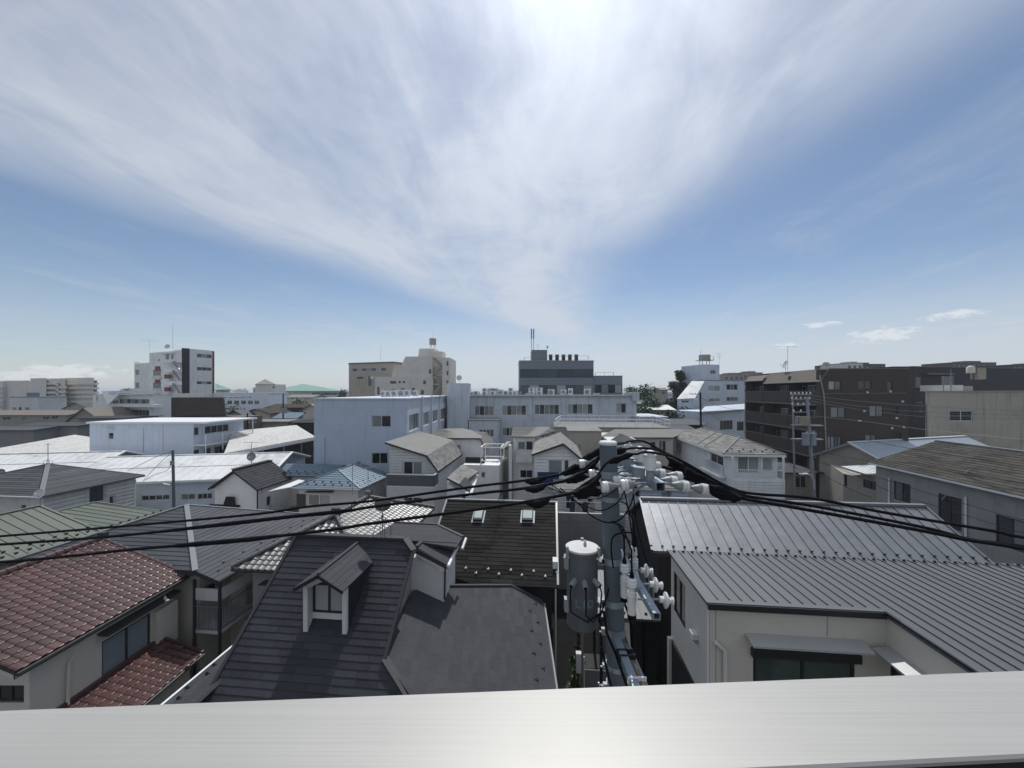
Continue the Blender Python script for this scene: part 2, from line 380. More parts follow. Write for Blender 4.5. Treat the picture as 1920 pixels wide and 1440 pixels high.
def body(root, foot, ztop, m, wins=(), zb=0.0, rec=.10, name='wall', siding=None, smat=None, cap=True, frame=None):
    """upright walls over a counter-clockwise footprint; wins: (wall, xl, yt, xr, yb, n, glass, opts) in pixels"""
    foot = [V((p[0], p[1], 0)) for p in foot]; k = len(foot)
    zt = [ztop] * k if not isinstance(ztop, (list, tuple)) else list(ztop)
    area = sum(foot[i].x * foot[(i + 1) % k].y - foot[(i + 1) % k].x * foot[i].y for i in range(k))
    assert area > 0, (root.name, 'footprint must be counter-clockwise')
    mb = MB(); sd = MB(); jobs = []
    for i in range(k):
        p0, p1 = foot[i], foot[(i + 1) % k]; holes = []
        L = (p1 - p0).length
        for wv in wins:
            if wv[0] != i: continue
            xl, yt, xr, yb = wv[1:5]; xm, ym = (xl + xr) / 2, (yt + yb) / 2
            ua, ub = sorted((pix_on_wall(p0, p1, xl, ym)[0], pix_on_wall(p0, p1, xr, ym)[0]))
            za, z2 = sorted((pix_on_wall(p0, p1, xm, yt)[1], pix_on_wall(p0, p1, xm, yb)[1]))
            ua, ub = max(ua, .06), min(ub, L - .06); za = max(za, zb + .05)
            tm = lambda uu: zt[i] + (zt[(i + 1) % k] - zt[i]) * uu / L
            z2 = min(z2, tm(ua) - .06, tm(ub) - .06)
            if ub - ua < .15 or z2 - za < .12: continue
            if any(ua < h_[0] + h_[2] + .03 and ub > h_[0] - .03 and za < h_[1] + h_[3] + .03 and z2 > h_[1] - .03 for h_ in holes): continue
            holes.append((ua, za, ub - ua, z2 - za)); jobs.append((i, holes[-1], wv[5:]))
        U, Nn, L = wall_face(mb, p0, p1, zb, zt[i], zt[(i + 1) % k], holes, rec)
        if siding and i in siding['walls']:
            wallp = [(0, zb), (L, zb), (L, zt[(i + 1) % k]), (0, zt[i])]; z = siding.get('z0', zb + .3); pt = siding['pitch']; top = max(zt[i], zt[(i + 1) % k])
            while z < top - .02:
                segs = [(0.01, L - .01)]
                for (u0, z0, w, h) in holes:
                    if z + pt > z0 - .03 and z < z0 + h + .03:
                        nsg = []
                        for s0, s1 in segs:
                            if u0 - .05 > s0: nsg.append((s0, min(s1, u0 - .05)))
                            if u0 + w + .05 < s1: nsg.append((max(s0, u0 + w + .05), s1))
                        segs = [q for q in nsg if q[1] - q[0] > .03]
                for s0, s1 in segs:
                    pl = clip_poly([(s0, z), (s1, z), (s1, z + pt * .76), (s0, z + pt * .76)], wallp)
                    if len(pl) < 3: continue
                    B = lambda q, o: V((p0.x, p0.y, 0)) + U * q[0] + V((0, 0, q[1])) + Nn * o
                    fr_ = [B(q, .085 - .024 * (q[1] - z) / pt) for q in pl]; bk = [B(q, -.004) for q in pl]; n_ = len(pl)
                    sd.add(fr_ + bk, [tuple(range(n_))] + [(a, (a + 1) % n_, (a + 1) % n_ + n_, a + n_) for a in range(n_)])
                z += pt
    if cap: mb.face([V((p.x, p.y, zt[i] - .01)) for i, p in enumerate(foot)])
    w = mb.build(name, m, root)
    if sd.v: sd.build('siding_boards', smat or m, w, kind='stuff')
    for (i, (u0, z0, ww, hh), op) in jobs:
        p0, p1 = foot[i], foot[(i + 1) % k]; U = (p1 - p0).normalized(); Nn = V((U.y, -U.x, 0))
        n = op[0] if len(op) else 2; gl = op[1] if len(op) > 1 else m_glass; kw = op[2] if len(op) > 2 else {}
        kw = dict(kw); kw.setdefault('fr', frame or m_alu)
        make_window(root, V((p0.x, p0.y, z0)) + U * u0, U, Nn, ww, hh, n, gl, rec=rec * .9, **kw)
    return w
# ---- roofs
def roof_frame(pts, e):
    pts = [V(p) for p in pts]; n = nrm(pts); p0, p1 = pts[e], pts[(e + 1) % len(pts)]
    c = sum(pts, V((0, 0, 0))) / len(pts); u = (p1 - p0).normalized(); v = n.cross(u).normalized()
    if (c - p0).dot(v) < 0: p0, p1 = p1, p0; u = -u; v = n.cross(u).normalized()
    u = v.cross(n).normalized()
    poly = [((p - p0).dot(u), (p - p0).dot(v)) for p in pts]
    if sum(poly[i][0] * poly[(i + 1) % len(poly)][1] - poly[(i + 1) % len(poly)][0] * poly[i][1] for i in range(len(poly))) < 0: poly.reverse()
    return p0, u, v, n, poly
def inside(p, poly): return all((poly[(i + 1) % len(poly)][0] - poly[i][0]) * (p[1] - poly[i][1]) - (poly[(i + 1) % len(poly)][1] - poly[i][1]) * (p[0] - poly[i][0]) >= -1e-6 for i in range(len(poly)))
def piece_mesh(poly, v0, v1, th, nm, m, rib=None, prof=None, ext=None):
    """one roof piece in the roof's own (u, v, n) frame"""
    me = bpy.data.meshes.new(nm)
    if prof:
        ws, ex = ext; vs = []; fs = []; k = len(prof)
        for pu, ph in prof: vs += [(pu * ws, -.012, ph + th), (pu * ws, ex * 1.0, ph + .004), (pu * ws, -.012, ph + th - .028), (pu * ws, .02, ph + th + .004)]
        for i in range(k - 1):
            a, b = 4 * i, 4 * i + 4; fs += [(a, b, b + 3, a + 3), (a + 3, b + 3, b + 1, a + 1), (a + 2, b + 2, b, a)]
        fs += [(0, 3, 1, 2), (4 * k - 4, 4 * k - 2, 4 * k - 3, 4 * k - 1)]
        me.from_pydata(vs, [], fs)
    else:
        h = lambda q: th * (1.0 - .78 * (q[1] - v0) / max(v1 - v0, 1e-4)); n = len(poly)
        vs = [(q[0], q[1], h(q)) for q in poly] + [(q[0], q[1], -.004) for q in poly]
        fs = [tuple(range(n))] + [(i, i + n, (i + 1) % n + n, (i + 1) % n) for i in range(n)]
        if rib:
            r0, rw, rh = rib; k = len(vs); c = clip_poly([(r0, v0 - 1), (r0 + rw, v0 - 1), (r0 + rw, v1 + 1), (r0, v1 + 1)], poly); q = len(c)
            if q > 2:
                vs += [(a, b, rh) for a, b in c] + [(a, b, 0) for a, b in c]
                fs += [tuple(range(k, k + q))] + [(k + i, k + i + q, k + (i + 1) % q + q, k + (i + 1) % q) for i in range(q)]
        me.from_pydata(vs, [], fs)
    me.materials.append(m); return me
def pieces(parent, pts, e, expo, width, m, nm='slate', th=.02, gap=.006, stag=.5, prof=None, limit=300, merged=False, rib=None, lift=.003, wob=0.0):
    """lay slates, tiles, shingles or sheet panels on a roof plane, course by course from the eave pts[e]-pts[e+1]"""
    o0, u, v, n, poly = roof_frame(pts, e); off = wloc(parent)
    umin, umax = min(p[0] for p in poly), max(p[0] for p in poly); vmax = max(p[1] for p in poly)
    M0 = Matrix((( u.x, v.x, n.x, 0), (u.y, v.y, n.y, 0), (u.z, v.z, n.z, 0), (0, 0, 0, 1)))
    lst = []; expo = min(expo, vmax); rows = max(1, int(math.ceil(vmax / expo - 1e-6)))
    for j in range(rows):
        v0, v1 = j * expo, min((j + 1) * expo, vmax)
        st = umin - (stag * width * ((j * 1) % 2) if stag != 'r' else random.random() * width)
        i = 0
        while st + i * width < umax - 1e-4:
            a = st + i * width; b = a + width - gap; i += 1
            c = o0 + u * ((a + b) / 2) + v * ((v0 + v1) / 2)
            lst.append(((V((0, 0, CAMZ)) - c).length, a, b, v0, v1))
    lst.sort(); cache = {}; done = 0; rest = MB(); made = []; rfc = []
    for (dist, a, b, v0, v1) in lst:
        rect = [(a, v0), (b, v0), (b, v1), (a, v1)]; jit = random.uniform(-wob, wob)
        if prof:
            if not inside(((a + b) / 2, (v0 + v1) / 2), poly): continue
            key = 'p'
            if key not in cache: cache[key] = piece_mesh(None, 0, 0, th, nm, m, prof=prof, ext=(width, expo))
            me = cache[key]; T = o0 + u * a + v * v0 + n * (lift + jit)
        elif all(inside(q, poly) for q in rect):
            key = round(v1 - v0, 4)
            if key not in cache: cache[key] = piece_mesh([(0, 0), (b - a, 0), (b - a, v1 - v0), (0, v1 - v0)], 0, v1 - v0, th, nm, m, rib=rib)
            me = cache[key]; T = o0 + u * a + v * v0 + n * (lift + jit)
        else:
            c = clip_poly(rect, poly)
            if len(c) < 3 or abs(sum(c[q][0] * c[(q + 1) % len(c)][1] - c[(q + 1) % len(c)][0] * c[q][1] for q in range(len(c)))) < .004: continue
            me = piece_mesh([(q[0] - a, q[1] - v0) for q in c], 0, v1 - v0, th, nm, m, rib=rib); T = o0 + u * a + v * v0 + n * (lift + jit)
        if merged or done >= limit:
            rest.add([M0 @ q.co + T for q in me.vertices], [tuple(p.vertices) for p in me.polygons]); rfc.append(len(me.polygons))
        else:
            o = bpy.data.objects.new(nm, me); COL.objects.link(o); o.parent = parent
            o.matrix_local = Matrix.Translation(T - off) @ M0; done += 1; made.append(o)
    if rest.v:
        ro = rest.build(nm + ('s' if not nm.endswith('s') else ''), m, parent, kind='stuff')
        at = ro.data.attributes.new('rnd', 'FLOAT', 'FACE'); vals = []
        for q in rfc: vals += [random.uniform(-.5, .5)] * q
        at.data.foreach_set('value', vals)
    return made
def roof(root, pts, m, th=.10, name='roof'): return MB().slab([V(p) for p in pts], th).build(name, m, root)
def caps(root, segs, m, w=.16, h=.06, name='ridge_cap', lift=.03):
    for p, q in segs: MB().bar(V(p) + V((0, 0, lift)), V(q) + V((0, 0, lift)), w, h).build(name, m, root)
def gutter(root, p, q, m=None, r=.055):
    MB().tube([V(p) + V((0, 0, -.05)), V(q) + V((0, 0, -.05))], r, 6).build('gutter', m or m_dsteel, root)
def guards(root, pts, e, up, pitch, m, off0=0.0, rows=1, rp=.25, sz=.09, nm='snow_guard'):
    o0, u, v, n, poly = roof_frame(pts, e); L = max(p[0] for p in poly); me = None; offw = wloc(root)
    b = MB(); b.par(V((-sz / 2, 0, 0)), V((sz, 0, 0)), V((0, .02, 0)), V((0, 0, sz * .7))); b.par(V((-.015, 0, 0)), V((.03, 0, 0)), V((0, sz * 1.3, 0)), V((0, 0, .015)))
    me = bpy.data.meshes.new(nm); me.from_pydata(b.v, [], b.f); me.materials.append(m)
    M0 = Matrix(((u.x, v.x, n.x, 0), (u.y, v.y, n.y, 0), (u.z, v.z, n.z, 0), (0, 0, 0, 1)))
    for r in range(rows):
        a = off0 + (pitch / 2 if r % 2 else 0)
        while a < L:
            p2 = (a, up + r * rp)
            if inside(p2, poly):
                o = bpy.data.objects.new(nm, me); COL.objects.link(o); o.parent = root
                o.matrix_local = Matrix.Translation(o0 + u * p2[0] + v * p2[1] + n * .02 - offw) @ M0
            a += pitch
def railing(root, p, q, h, m, pitch=.12, bw=.02, top=.05, name='railing', wide=.04):
    p, q = V(p), V(q); b = MB(); Z = V((0, 0, 1)); L = (q - p).length; n = max(2, int(L / pitch))
    b.bar(p + Z * h, q + Z * h, wide, top); b.bar(p + Z * .08, q + Z * .08, wide * .8, .035)
    for i in range(n + 1):
        c = p + (q - p) * (i / n); w = bw * (2 if i in (0, n) else 1); b.box(c + Z * (h / 2), w, w, h - top * .6)
    return b.build(name, m, root)
def downpipe(root, pts, r=.04, m=None): return tube('downpipe', pts, r, m or m_white2, root)
Zv = V((0, 0, 1))
# ================================================================== ground
gb = MB(); gb.box((0, 3000, -.5), 9000, 7000, 1.0); gnd = gb.build('ground', m_groundc); gnd['kind'] = 'structure'
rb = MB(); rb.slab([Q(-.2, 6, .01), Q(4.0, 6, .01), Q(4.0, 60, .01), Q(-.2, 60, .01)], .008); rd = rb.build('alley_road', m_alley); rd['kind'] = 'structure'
rb = MB(); rb.slab([Q(18.9, 4, .012), Q(23.5, 4, .012), Q(23.5, 120, .012), Q(18.9, 120, .012)], .008); rd = rb.build('side_road', m_asph); rd['kind'] = 'structure'

def onp(px, py, pts):
    """where a sight line meets the plane of a roof"""
    n = nrm(pts); o = V((0, 0, CAMZ)); d = D(px, py, 1.0) - o
    return o + d * ((V(pts[0]) - o).dot(n) / d.dot(n))
def qq(l): return [Q(*p) for p in l]
def foot_q(l): return [Q(a, b, 0) for a, b in l]

# ================================================================== parapet with coping in front of the camera
hz = .62
far = [V(((x0 - CX) / F * d, d, CAMZ - hz)) for x0, y0 in ((-900, 1330 + 900 * .039), (2900, 1255 - 980 * .039)) for d in [hz * F / (y0 - CY)]]
near = [V(((x0 - CX) / F * d, d, CAMZ - hz)) for x0, y0 in ((-900, 1440 + 2190 * .0556), (2900, 1405 - 980 * .0556)) for d in [hz * F / (y0 - CY)]]
par = thing('parapet', 'long pale brushed metal coping along the roof edge in the foreground', 'parapet', ((far[0].x + far[1].x) / 2, (far[0].y + far[1].y) / 2, 0))
fd = (far[1] - far[0]).normalized(); nd = V((-fd.y, fd.x, 0))
wdt = max(.12, -(near[0] - far[0]).dot(nd))
def coping_sec(s0, s1):
    b = MB(); prof = [(0, -.055), (0, -.004), (-.004, 0), (-wdt + .004, -.0), (-wdt, -.004), (-wdt, -.010)]
    k = len(prof); P = [far[0] + fd * s + nd * p[0] + Zv * p[1] for s in (s0, s1) for p in prof]
    b.add(P, [(i, i + 1, i + 1 + k, i + k) for i in range(k - 1)] + [tuple(range(k)), tuple(range(2 * k - 1, k - 1, -1)), (k - 1, 0, k, 2 * k - 1)])
    return b
LL = (far[1] - far[0]).length
coping_sec(0, LL).build('coping', m_coping, par)
MB().par(far[0] - nd * (wdt - .03) + Zv * -.058, fd * LL, nd * (wdt - .06), Zv * -(CAMZ - hz - .058)).build('wall', m_cream, par); MB().par(far[0] - nd * (wdt - .003) + Zv * -.012, fd * LL, nd * .02, Zv * -1.1).build('shade_panel', m_dark, par)  # added dark panel paints the shade on the coping's near face

# ================================================================== house with brown-red glazed tiles, bottom left
h = thing('tiled_house', 'cream house with glossy brown-red wavy tiled roof at the bottom left', 'house', (-17.2, 13.4, 0))
X0, X1, zE, zR = -17.25, -13.65, 5.30, 6.82; ya, yb = 10.55, 16.15
pl = [V((X1, ya, zE)), V((X1, yb, zE)), V((X0, yb, zR)), V((X0, ya, zR))]
pw = [V((X0, ya, zR)), V((X0, yb, zR)), V((2 * X0 - X1, yb, zE)), V((2 * X0 - X1, ya, zE))]
xw = -13.95; xb = 2 * X0 - xw
body(h, [(xb, 11.1), (X0, 11.1), (xw, 11.1), (xw, 15.8), (X0, 15.8), (xb, 15.8)], [5.3, 6.7, 5.3, 5.3, 6.7, 5.3], m_cream,
     wins=[(2, 191, 1176, 283, 1255, 2, m_frost, {'fr': m_bronze, 'bars': 0}), (1, -10, 1285, 45, 1318, 2, m_glass, {'fr': m_bronze})])
roof(h, pl, m_cap, .09); roof(h, pw, m_cap, .09)
wave = [(0, .010), (.10, .030), (.25, .042), (.42, .030), (.58, .008), (.78, .0), (1.0, .010)]
pieces(h, pl, 0, .285, .285, m_red, 'roof_tile', th=.026, prof=wave, stag=0, limit=300)
pieces(h, pw, 2, .285, .285, m_red, 'back_tile', th=.026, prof=wave, stag=0, merged=True)
b = MB()
for i in range(20):
    p = V((X0, ya + .28 * i, zR + .05)); b.tube([p, p + V((0, .27, 0))], [.125, .11], 8)
b.build('ridge_tiles', m_red, h, True, kind='stuff')
bar('ridge_bed', (X0, ya, zR), (X0, yb, zR), .22, .10, m_red, h); bar('ridge_end_tile', (X0, yb - .05, zR + .12), (X0, yb + .14, zR + .12), .30, .30, m_cap, h)
b = MB()
for s_ in (yb,):
    b.tube([V((X0 + (X1 - X0) * t, s_ - .04, zR + (zE - zR) * t + .05)) for t in (0, 1)], .07, 8)
b.build('verge_tile', m_red, h, True)
gutter(h, (X1 + .05, ya, zE - .02), (X1 + .05, yb, zE - .02), m_bronze)
bar('fascia', (X1 - .03, ya, zE - .13), (X1 - .03, yb, zE - .13), .03, .14, m_bronze, h)
bar('barge_board', V((X0, ya + .04, zR - .15)), V((X1, ya + .04, zE - .15)), .05, .16, m_cream, h)
bar('soffit', V((xw + .16, 11.0, 5.16)), V((xw + .16, 15.9, 5.16)), .30, .03, m_cream, h)
wp0, wp1 = V((xw, 11.1, 0)), V((xw, 15.8, 0))
def on_wall(p0, p1, px, py):
    u_, z_ = pix_on_wall(p0, p1, px, py); U = (p1 - p0).normalized(); return p0 + U * u_ + Zv * z_
a_, b_ = on_wall(wp0, wp1, 286, 1225), on_wall(wp0, wp1, 326, 1196); c_ = on_wall(wp0, wp1, 306, 1136)
MB().par(V((xw + .002, a_.y, a_.z)), V((0, b_.y - a_.y, 0)), V((.16, 0, 0)), V((0, 0, c_.z - a_.z))).build('shutter_case', m_cream, h)
a_, b_ = on_wall(wp0, wp1, 182, 1192), on_wall(wp0, wp1, 325, 1112)
MB().par(V((xw + .002, a_.y, a_.z)), V((0, b_.y - a_.y, 0)), V((.34, 0, -.05)), V((0, 0, .07))).build('window_canopy', m_bronze, h)
b = MB(); z0 = on_wall(wp0, wp1, 237, 1262).z
MB().par(V((xw + .002, 11.95, z0 - .10)), V((0, 2.3, 0)), V((.07, 0, 0)), V((0, 0, .07))).build('window_ledge', m_cream, h)
downpipe(h, [V((xw + .20, 12.10, 4.72)), V((xw + .10, 12.02, 4.55)), V((xw + .07, 12.0, 3.5)), V((xw + .10, 11.98, 3.2)), V((xw + .35, 11.9, 2.95)), V((xw + .7, 11.8, 2.75))], .045, m_cream)
# lower pent roof along the same wall
pp = [V((-12.15, 11.6, 2.72)), V((-12.15, 15.1, 2.72)), V((xw, 15.25, 3.22)), V((xw, 11.6, 3.22))]
roof(h, pp, m_cap, .08, 'pent_roof'); pieces(h, pp, 0, .27, .285, m_red, 'pent_tile', th=.026, prof=wave, stag=0)
bar('pent_ridge', pp[3] + V((.06, 0, .06)), pp[2] + V((.06, 0, .06)), .12, .10, m_red, h); gutter(h, pp[0] + V((.05, 0, 0)), pp[1] + V((.05, 0, 0)), m_bronze)
bar('pent_verge', pp[1] + V((0, 0, .05)), pp[2] + V((0, 0, .05)), .10, .08, m_red, h)
body(h, [(xw + .01, 11.8), (-12.5, 11.8), (-12.5, 14.9), (xw + .01, 14.9)], 2.65, m_cream, name='porch_wall')
sp_ = MB(); sp_.lathe(V((xw + .20, 15.2, 4.93)), V((.5, -.3, -1)), [(0, .03), (.1, .05), (.22, .12), (.24, .11)], 10).build('lamp_shade', m_white2, h, True)

# ================================================================== sage green metal roof, far left
h = thing('green_roof_house', 'house with pale sage green ribbed metal roof at the left edge', 'house', Q(-28, 17, 0))
g1 = qq([(-24.3, 11.5, 5.4), (-24.3, 18.55, 5.4), (-27.75, 18.3, 6.78), (-27.75, 11.5, 6.78)])
g2 = qq([(-24.3, 18.6, 5.4), (-24.3, 22.1, 5.37), (-29.2, 22.0, 5.88), (-29.2, 18.6, 5.88)])
g3 = qq([(-27.75, 11.5, 6.78), (-27.75, 18.3, 6.78), (-31.2, 18.5, 5.4), (-31.2, 11.5, 5.4)])
body(h, foot_q([(-30.8, 11.8), (-27.75, 11.8), (-24.7, 11.8), (-24.7, 18.2), (-27.75, 18.2), (-30.8, 18.2)]), [5.3, 6.65, 5.3, 5.3, 6.65, 5.3], m_white2)
body(h, foot_q([(-29, 18.4), (-24.7, 18.4), (-24.7, 21.9), (-29, 21.9)]), 5.28, m_white2, name='rear_wall')
for P_, nm in ((g1, 'roof'), (g2, 'rear_roof'), (g3, 'west_roof')): roof(h, P_, m_green, .07, nm)
def seams(root, pts, e, pitch, m, nm='roof_panel', th=.012, rib=(0.0, .028, .034)):
    """standing seam sheets: one sheet per rib, running from the eave pts[e] up the slope"""
    return pieces(root, pts, e, 1e6, pitch, m, nm, th=th, gap=.002, stag=0, rib=rib)
seams(h, g1, 0, .46, m_green); seams(h, g2, 0, .46, m_green)
caps(h, [(g1[3], g1[2]), (g2[3], g2[2])], m_green, .20, .05); caps(h, [(g1[1], g1[2]), (g2[1], g2[2])], m_green, .12, .05, 'verge_cap')
gutter(h, g1[0], g1[1], m_cap, .08); gutter(h, g2[0], g2[1], m_cap, .08)
guards(h, g1, 0, .28, .46, m_black, .2, rows=2, rp=.35, sz=.12); guards(h, g2, 0, .28, .46, m_black, .2, rows=1, sz=.12)

# ================================================================== grey hip roof with long panel courses
h = thing('hip_roof_house', 'house with charcoal hipped panel roof behind the brown-red tiled roof', 'house', Q(-18.5, 18.8, 0))
ax_, hp = Q(-19.0, 18.35, 7.07), Q(-14.68, 14.56, 5.56)
SE, NE, NW, SW = Q(-13.65, 14.55, 5.2), Q(-13.65, 22.9, 5.2), Q(-23.6, 22.9, 5.3), Q(-23.6, 14.56, 5.56)
south = [SW, hp, ax_]; east = [hp, SE, NE, ax_]; north = [NE, NW, ax_]; west = [NW, SW, ax_]
for P_, nm in ((south, 'south_roof'), (east, 'east_roof'), (north, 'north_roof'), (west, 'west_roof')): roof(h, P_, m_metal3, .07, nm)
pieces(h, south, 0, .24, 30.0, m_metal3, 'roof_panel', th=.024, gap=0, stag=0)
pieces(h, east, 1, .24, 3.1, m_metal3, 'roof_panel', th=.022, gap=.004, stag='r')
caps(h, [(ax_, hp), (ax_, SW)], m_capl, .20, .05, 'hip_cap'); caps(h, [(ax_, NE)], m_capl, .13, .04, 'hip_cap')
bar('eave_board', hp - Zv * .09, SE - Zv * .09, .04, .14, m_cap, h); bar('south_fascia', SW - Zv * .1, hp - Zv * .1, .04, .14, m_cap, h); gutter(h, SE, NE, m_cap, .07)
guards(h, east, 1, .45, 1.1, m_black, .5, rows=2, rp=.3, sz=.10)
w1 = foot_q([(-23.2, 15.0), (-14.9, 15.0), (-14.9, 16.6), (-14.15, 16.6), (-14.15, 22.6), (-23.2, 22.6)])
body(h, w1, 5.22, m_cream, wins=[(1, 366, 1100, 405, 1118, 1, m_glass, {'fr': m_bronze})])
# corner balcony under the eave
bz = 13 - (1140 - 735) / 720 * 15.0
p0, p1, p2 = Q(-14.9, 14.75, 0), Q(-13.75, 14.75, 0), Q(-13.75, 17.6, 0)
for z0, z1, nm in ((4.25, 4.75, 'balcony_panel'),):
    MB().par(p0 + Zv * z0, p1 - p0, GV * .05, Zv * (z1 - z0)).build(nm, m_lgrey, h); MB().par(p1 + Zv * z0, p2 - p1, RV * -.05, Zv * (z1 - z0)).build(nm, m_lgrey, h)
MB().slab([p0 + Zv * 3.0, p1 + Zv * 3.0, p2 + Zv * 3.0, Q(-14.9, 17.6, 3.0)], .14).build('balcony_floor', m_lgrey, h)
railing(h, p0 + Zv * 3.0, p1 + Zv * 3.0, 1.0, m_dsteel, .10); railing(h, p1 + Zv * 3.0, p2 + Zv * 3.0, 1.0, m_dsteel, .10)
for p in (p0, p1, p2): bar('post', p, p + Zv * 5.1, .09, .09, m_cap, h)

# ================================================================== silver clay tile house
h = thing('kawara_house', 'house with silver-grey curved clay tile roof and fat ridge tiles', 'house', Q(-10.5, 19.5, 0))
aS, aN = Q(-10.45, 17.83, 6.9), Q(-10.45, 21.1, 6.9)
sw, se, ne, nw = Q(-13.35, 14.9, 5.56), Q(-7.5, 14.9, 5.56), Q(-7.45, 24.05, 5.5), Q(-13.35, 24.05, 5.56)
kS, kE, kN, kW = [sw, se, aS], [se, ne, aN, aS], [ne, nw, aN], [nw, sw, aS, aN]
for P_, nm in ((kS, 'south_roof'), (kE, 'east_roof'), (kN, 'north_roof'), (kW, 'west_roof')): roof(h, P_, m_cap, .08, nm)
kw = [(0, .012), (.16, .040), (.34, .046), (.52, .018), (.72, .0), (.88, .002), (1.0, .012)]
pieces(h, kS, 0, .25, .29, m_kawara, 'roof_tile', th=.03, prof=kw, stag=0, limit=300)
pieces(h, kE, 0, .25, .29, m_kawara, 'east_tile', th=.03, prof=kw, stag=0, limit=290)
pieces(h, kW, 0, .25, .29, m_kawara, 'west_tile', th=.03, prof=kw, stag=0, merged=True)
def ridge_roll(root, p, q, m, r=.09, step=.27, nm='ridge_tiles'):
    p, q = V(p) + Zv * .12, V(q) + Zv * .12; d = q - p; n = max(1, int(d.length / step)); b = MB()
    for i in range(n):
        a0, a1 = p + d * (i / n), p + d * ((i + .97) / n); b.tube([a0, a1], [r * 1.0, r], 8); b.tube([a0, a0 + (a1 - a0) * .18], [r * 1.25, r * 1.25], 8)
    b.build(nm, m, root, True, kind='stuff'); bar('ridge_bed', p - Zv * .09, q - Zv * .09, .16, .14, m_cap, root)
ridge_roll(h, aS, sw, m_kawara); ridge_roll(h, aS, se, m_kawara, .08); ridge_roll(h, aS, aN, m_kawara, .10); ridge_roll(h, aN, ne, m_kawara, .09)
bar('ridge_end_tile', aS + Zv * .22 - GV * .1, aS + Zv * .22 + GV * .08, .34, .42, m_cap, h); bar('ridge_end_tile', aN + Zv * .22, aN + Zv * .22 + GV * .2, .3, .36, m_kawara, h)
gutter(h, sw, se, m_cap, .06); gutter(h, se, ne, m_cap, .06)
body(h, foot_q([(-12.8, 15.4), (-8.0, 15.4), (-8.0, 23.6), (-12.8, 23.6)]), 5.55, m_grey)
bar('window_canopy', N(490, 1093, 15.2), N(528, 1093, 15.2), .4, .05, m_cap, h)

# ================================================================== dark slate house with the dormer, centre foreground
h = thing('dormer_house', 'dark slate house with gabled dormer window in the centre foreground', 'house', Q(-6.5, 12.6, 0))
zm = lambda b_: 7.81 - .96 * (13.1 - b_)
mainp = qq([(-9.47, 9.65, zm(9.65)), (-4.71, 9.65, zm(9.65)), (-4.68, 12.8, zm(12.8)), (-5.1, 13.1, 7.81), (-9.15, 13.1, 7.81)])
tri = qq([(-4.705, 9.65, zm(9.65)), (-3.28, 9.65, zm(9.65)), (-4.705, 10.55, zm(10.55))])
backp = qq([(-5.1, 13.1, 7.81), (-4.9, 16.3, 5.0), (-9.2, 16.3, 5.0), (-9.15, 13.1, 7.81)])
zh = lambda a_, b_: 1.79 - .40 * a_ + .16 * b_
hexp = [Q(a_, b_, zh(a_, b_)) for a_, b_ in ((-4.75, 10.6), (-3.28, 9.66), (.46, 9.66), (-.31, 15.69), (-1.586, 15.84), (-3.91, 14.25), (-4.9, 13.35))]
roof(h, mainp, m_cap, .10, 'main_roof'); roof(h, tri, m_cap, .08, 'corner_roof'); roof(h, backp, m_slate3, .10, 'back_roof'); roof(h, hexp, m_slate3, .10, 'lower_roof')
pieces(h, mainp, 0, .192, .91, m_slate, 'slate', th=.020, stag='r', gap=.005, wob=.001); pieces(h, tri, 0, .192, .91, m_slate, 'slate', th=.02, stag='r')
pieces(h, hexp, 2, .182, .455, m_slate3, 'shingle', th=.010, stag='r', gap=.004, limit=300)
# annexe roof behind the ridge and the cross wing on the right
wingE = [Q(-3.67, 13.4, 6.86), Q(-3.67, 14.5, 6.97), Q(-4.82, 14.0, 7.36), Q(-4.79, 13.4, 7.42)]
roof(h, wingE, m_slate3, .09, 'wing_roof'); pieces(h, wingE, 0, .18, .91, m_slate3, 'wing_slate', th=.012, stag='r')
a3 = qq([(-6.4, 15.2, 7.66), (-3.5, 14.95, 7.28), (-4.6, 13.95, 7.36)])
an = [onp(x_, y_, a3) for x_, y_ in ((690, 1011), (778, 1015), (856, 1026), (868, 1007), (819, 984), (740, 980))]
roof(h, an, m_slate3, .10, 'annexe_roof'); pieces(h, [an[4], an[5], an[0], an[1], an[2], an[3]], 0, .19, .91, m_slate3, 'annexe_slate', th=.016, stag='r', lift=.004)
body(h, foot_q([(-9.0, 10.0), (-5.0, 10.0), (-5.0, 13.1), (-5.0, 16.2), (-9.0, 16.2), (-9.0, 13.1)]), [4.6, 4.6, 7.6, 4.9, 4.9, 7.6], m_lgrey)
body(h, foot_q([(-6.3, 13.45), (-3.80, 13.45), (-3.80, 15.1), (-6.3, 15.1)]), [7.3, 6.80, 6.95, 7.3], m_lgrey, name='wing_wall')
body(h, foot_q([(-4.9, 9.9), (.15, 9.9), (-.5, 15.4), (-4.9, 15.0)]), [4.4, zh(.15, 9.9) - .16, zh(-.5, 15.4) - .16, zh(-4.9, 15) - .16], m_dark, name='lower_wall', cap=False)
bar('barge_board', Q(-4.79, 13.38, 7.30), Q(-3.64, 13.38, 6.76), .04, .16, m_cap, h); bar('barge_board', Q(-4.79, 13.41, 7.16), Q(-3.8, 13.41, 6.70), .05, .12, m_lgrey, h)
bar('eave_box', Q(-4.02, 13.42, 6.66), Q(-3.66, 13.42, 6.66), .06, .16, m_lgrey, h)
gutter(h, Q(-3.62, 13.35, 6.86), Q(-3.62, 14.8, 7.0), m_rail, .06); gutter(h, Q(-3.40, 14.6, 6.98), Q(-3.36, 15.1, 7.2), m_rail, .055)
downpipe(h, [Q(-3.74, 13.40, 6.7), Q(-3.76, 13.40, 5.6)], .035, m_cap)
caps(h, [(mainp[4], mainp[3])], m_cap, .24, .08); caps(h, [(mainp[3], mainp[2])], m_cap, .22, .08, 'ridge_cap')
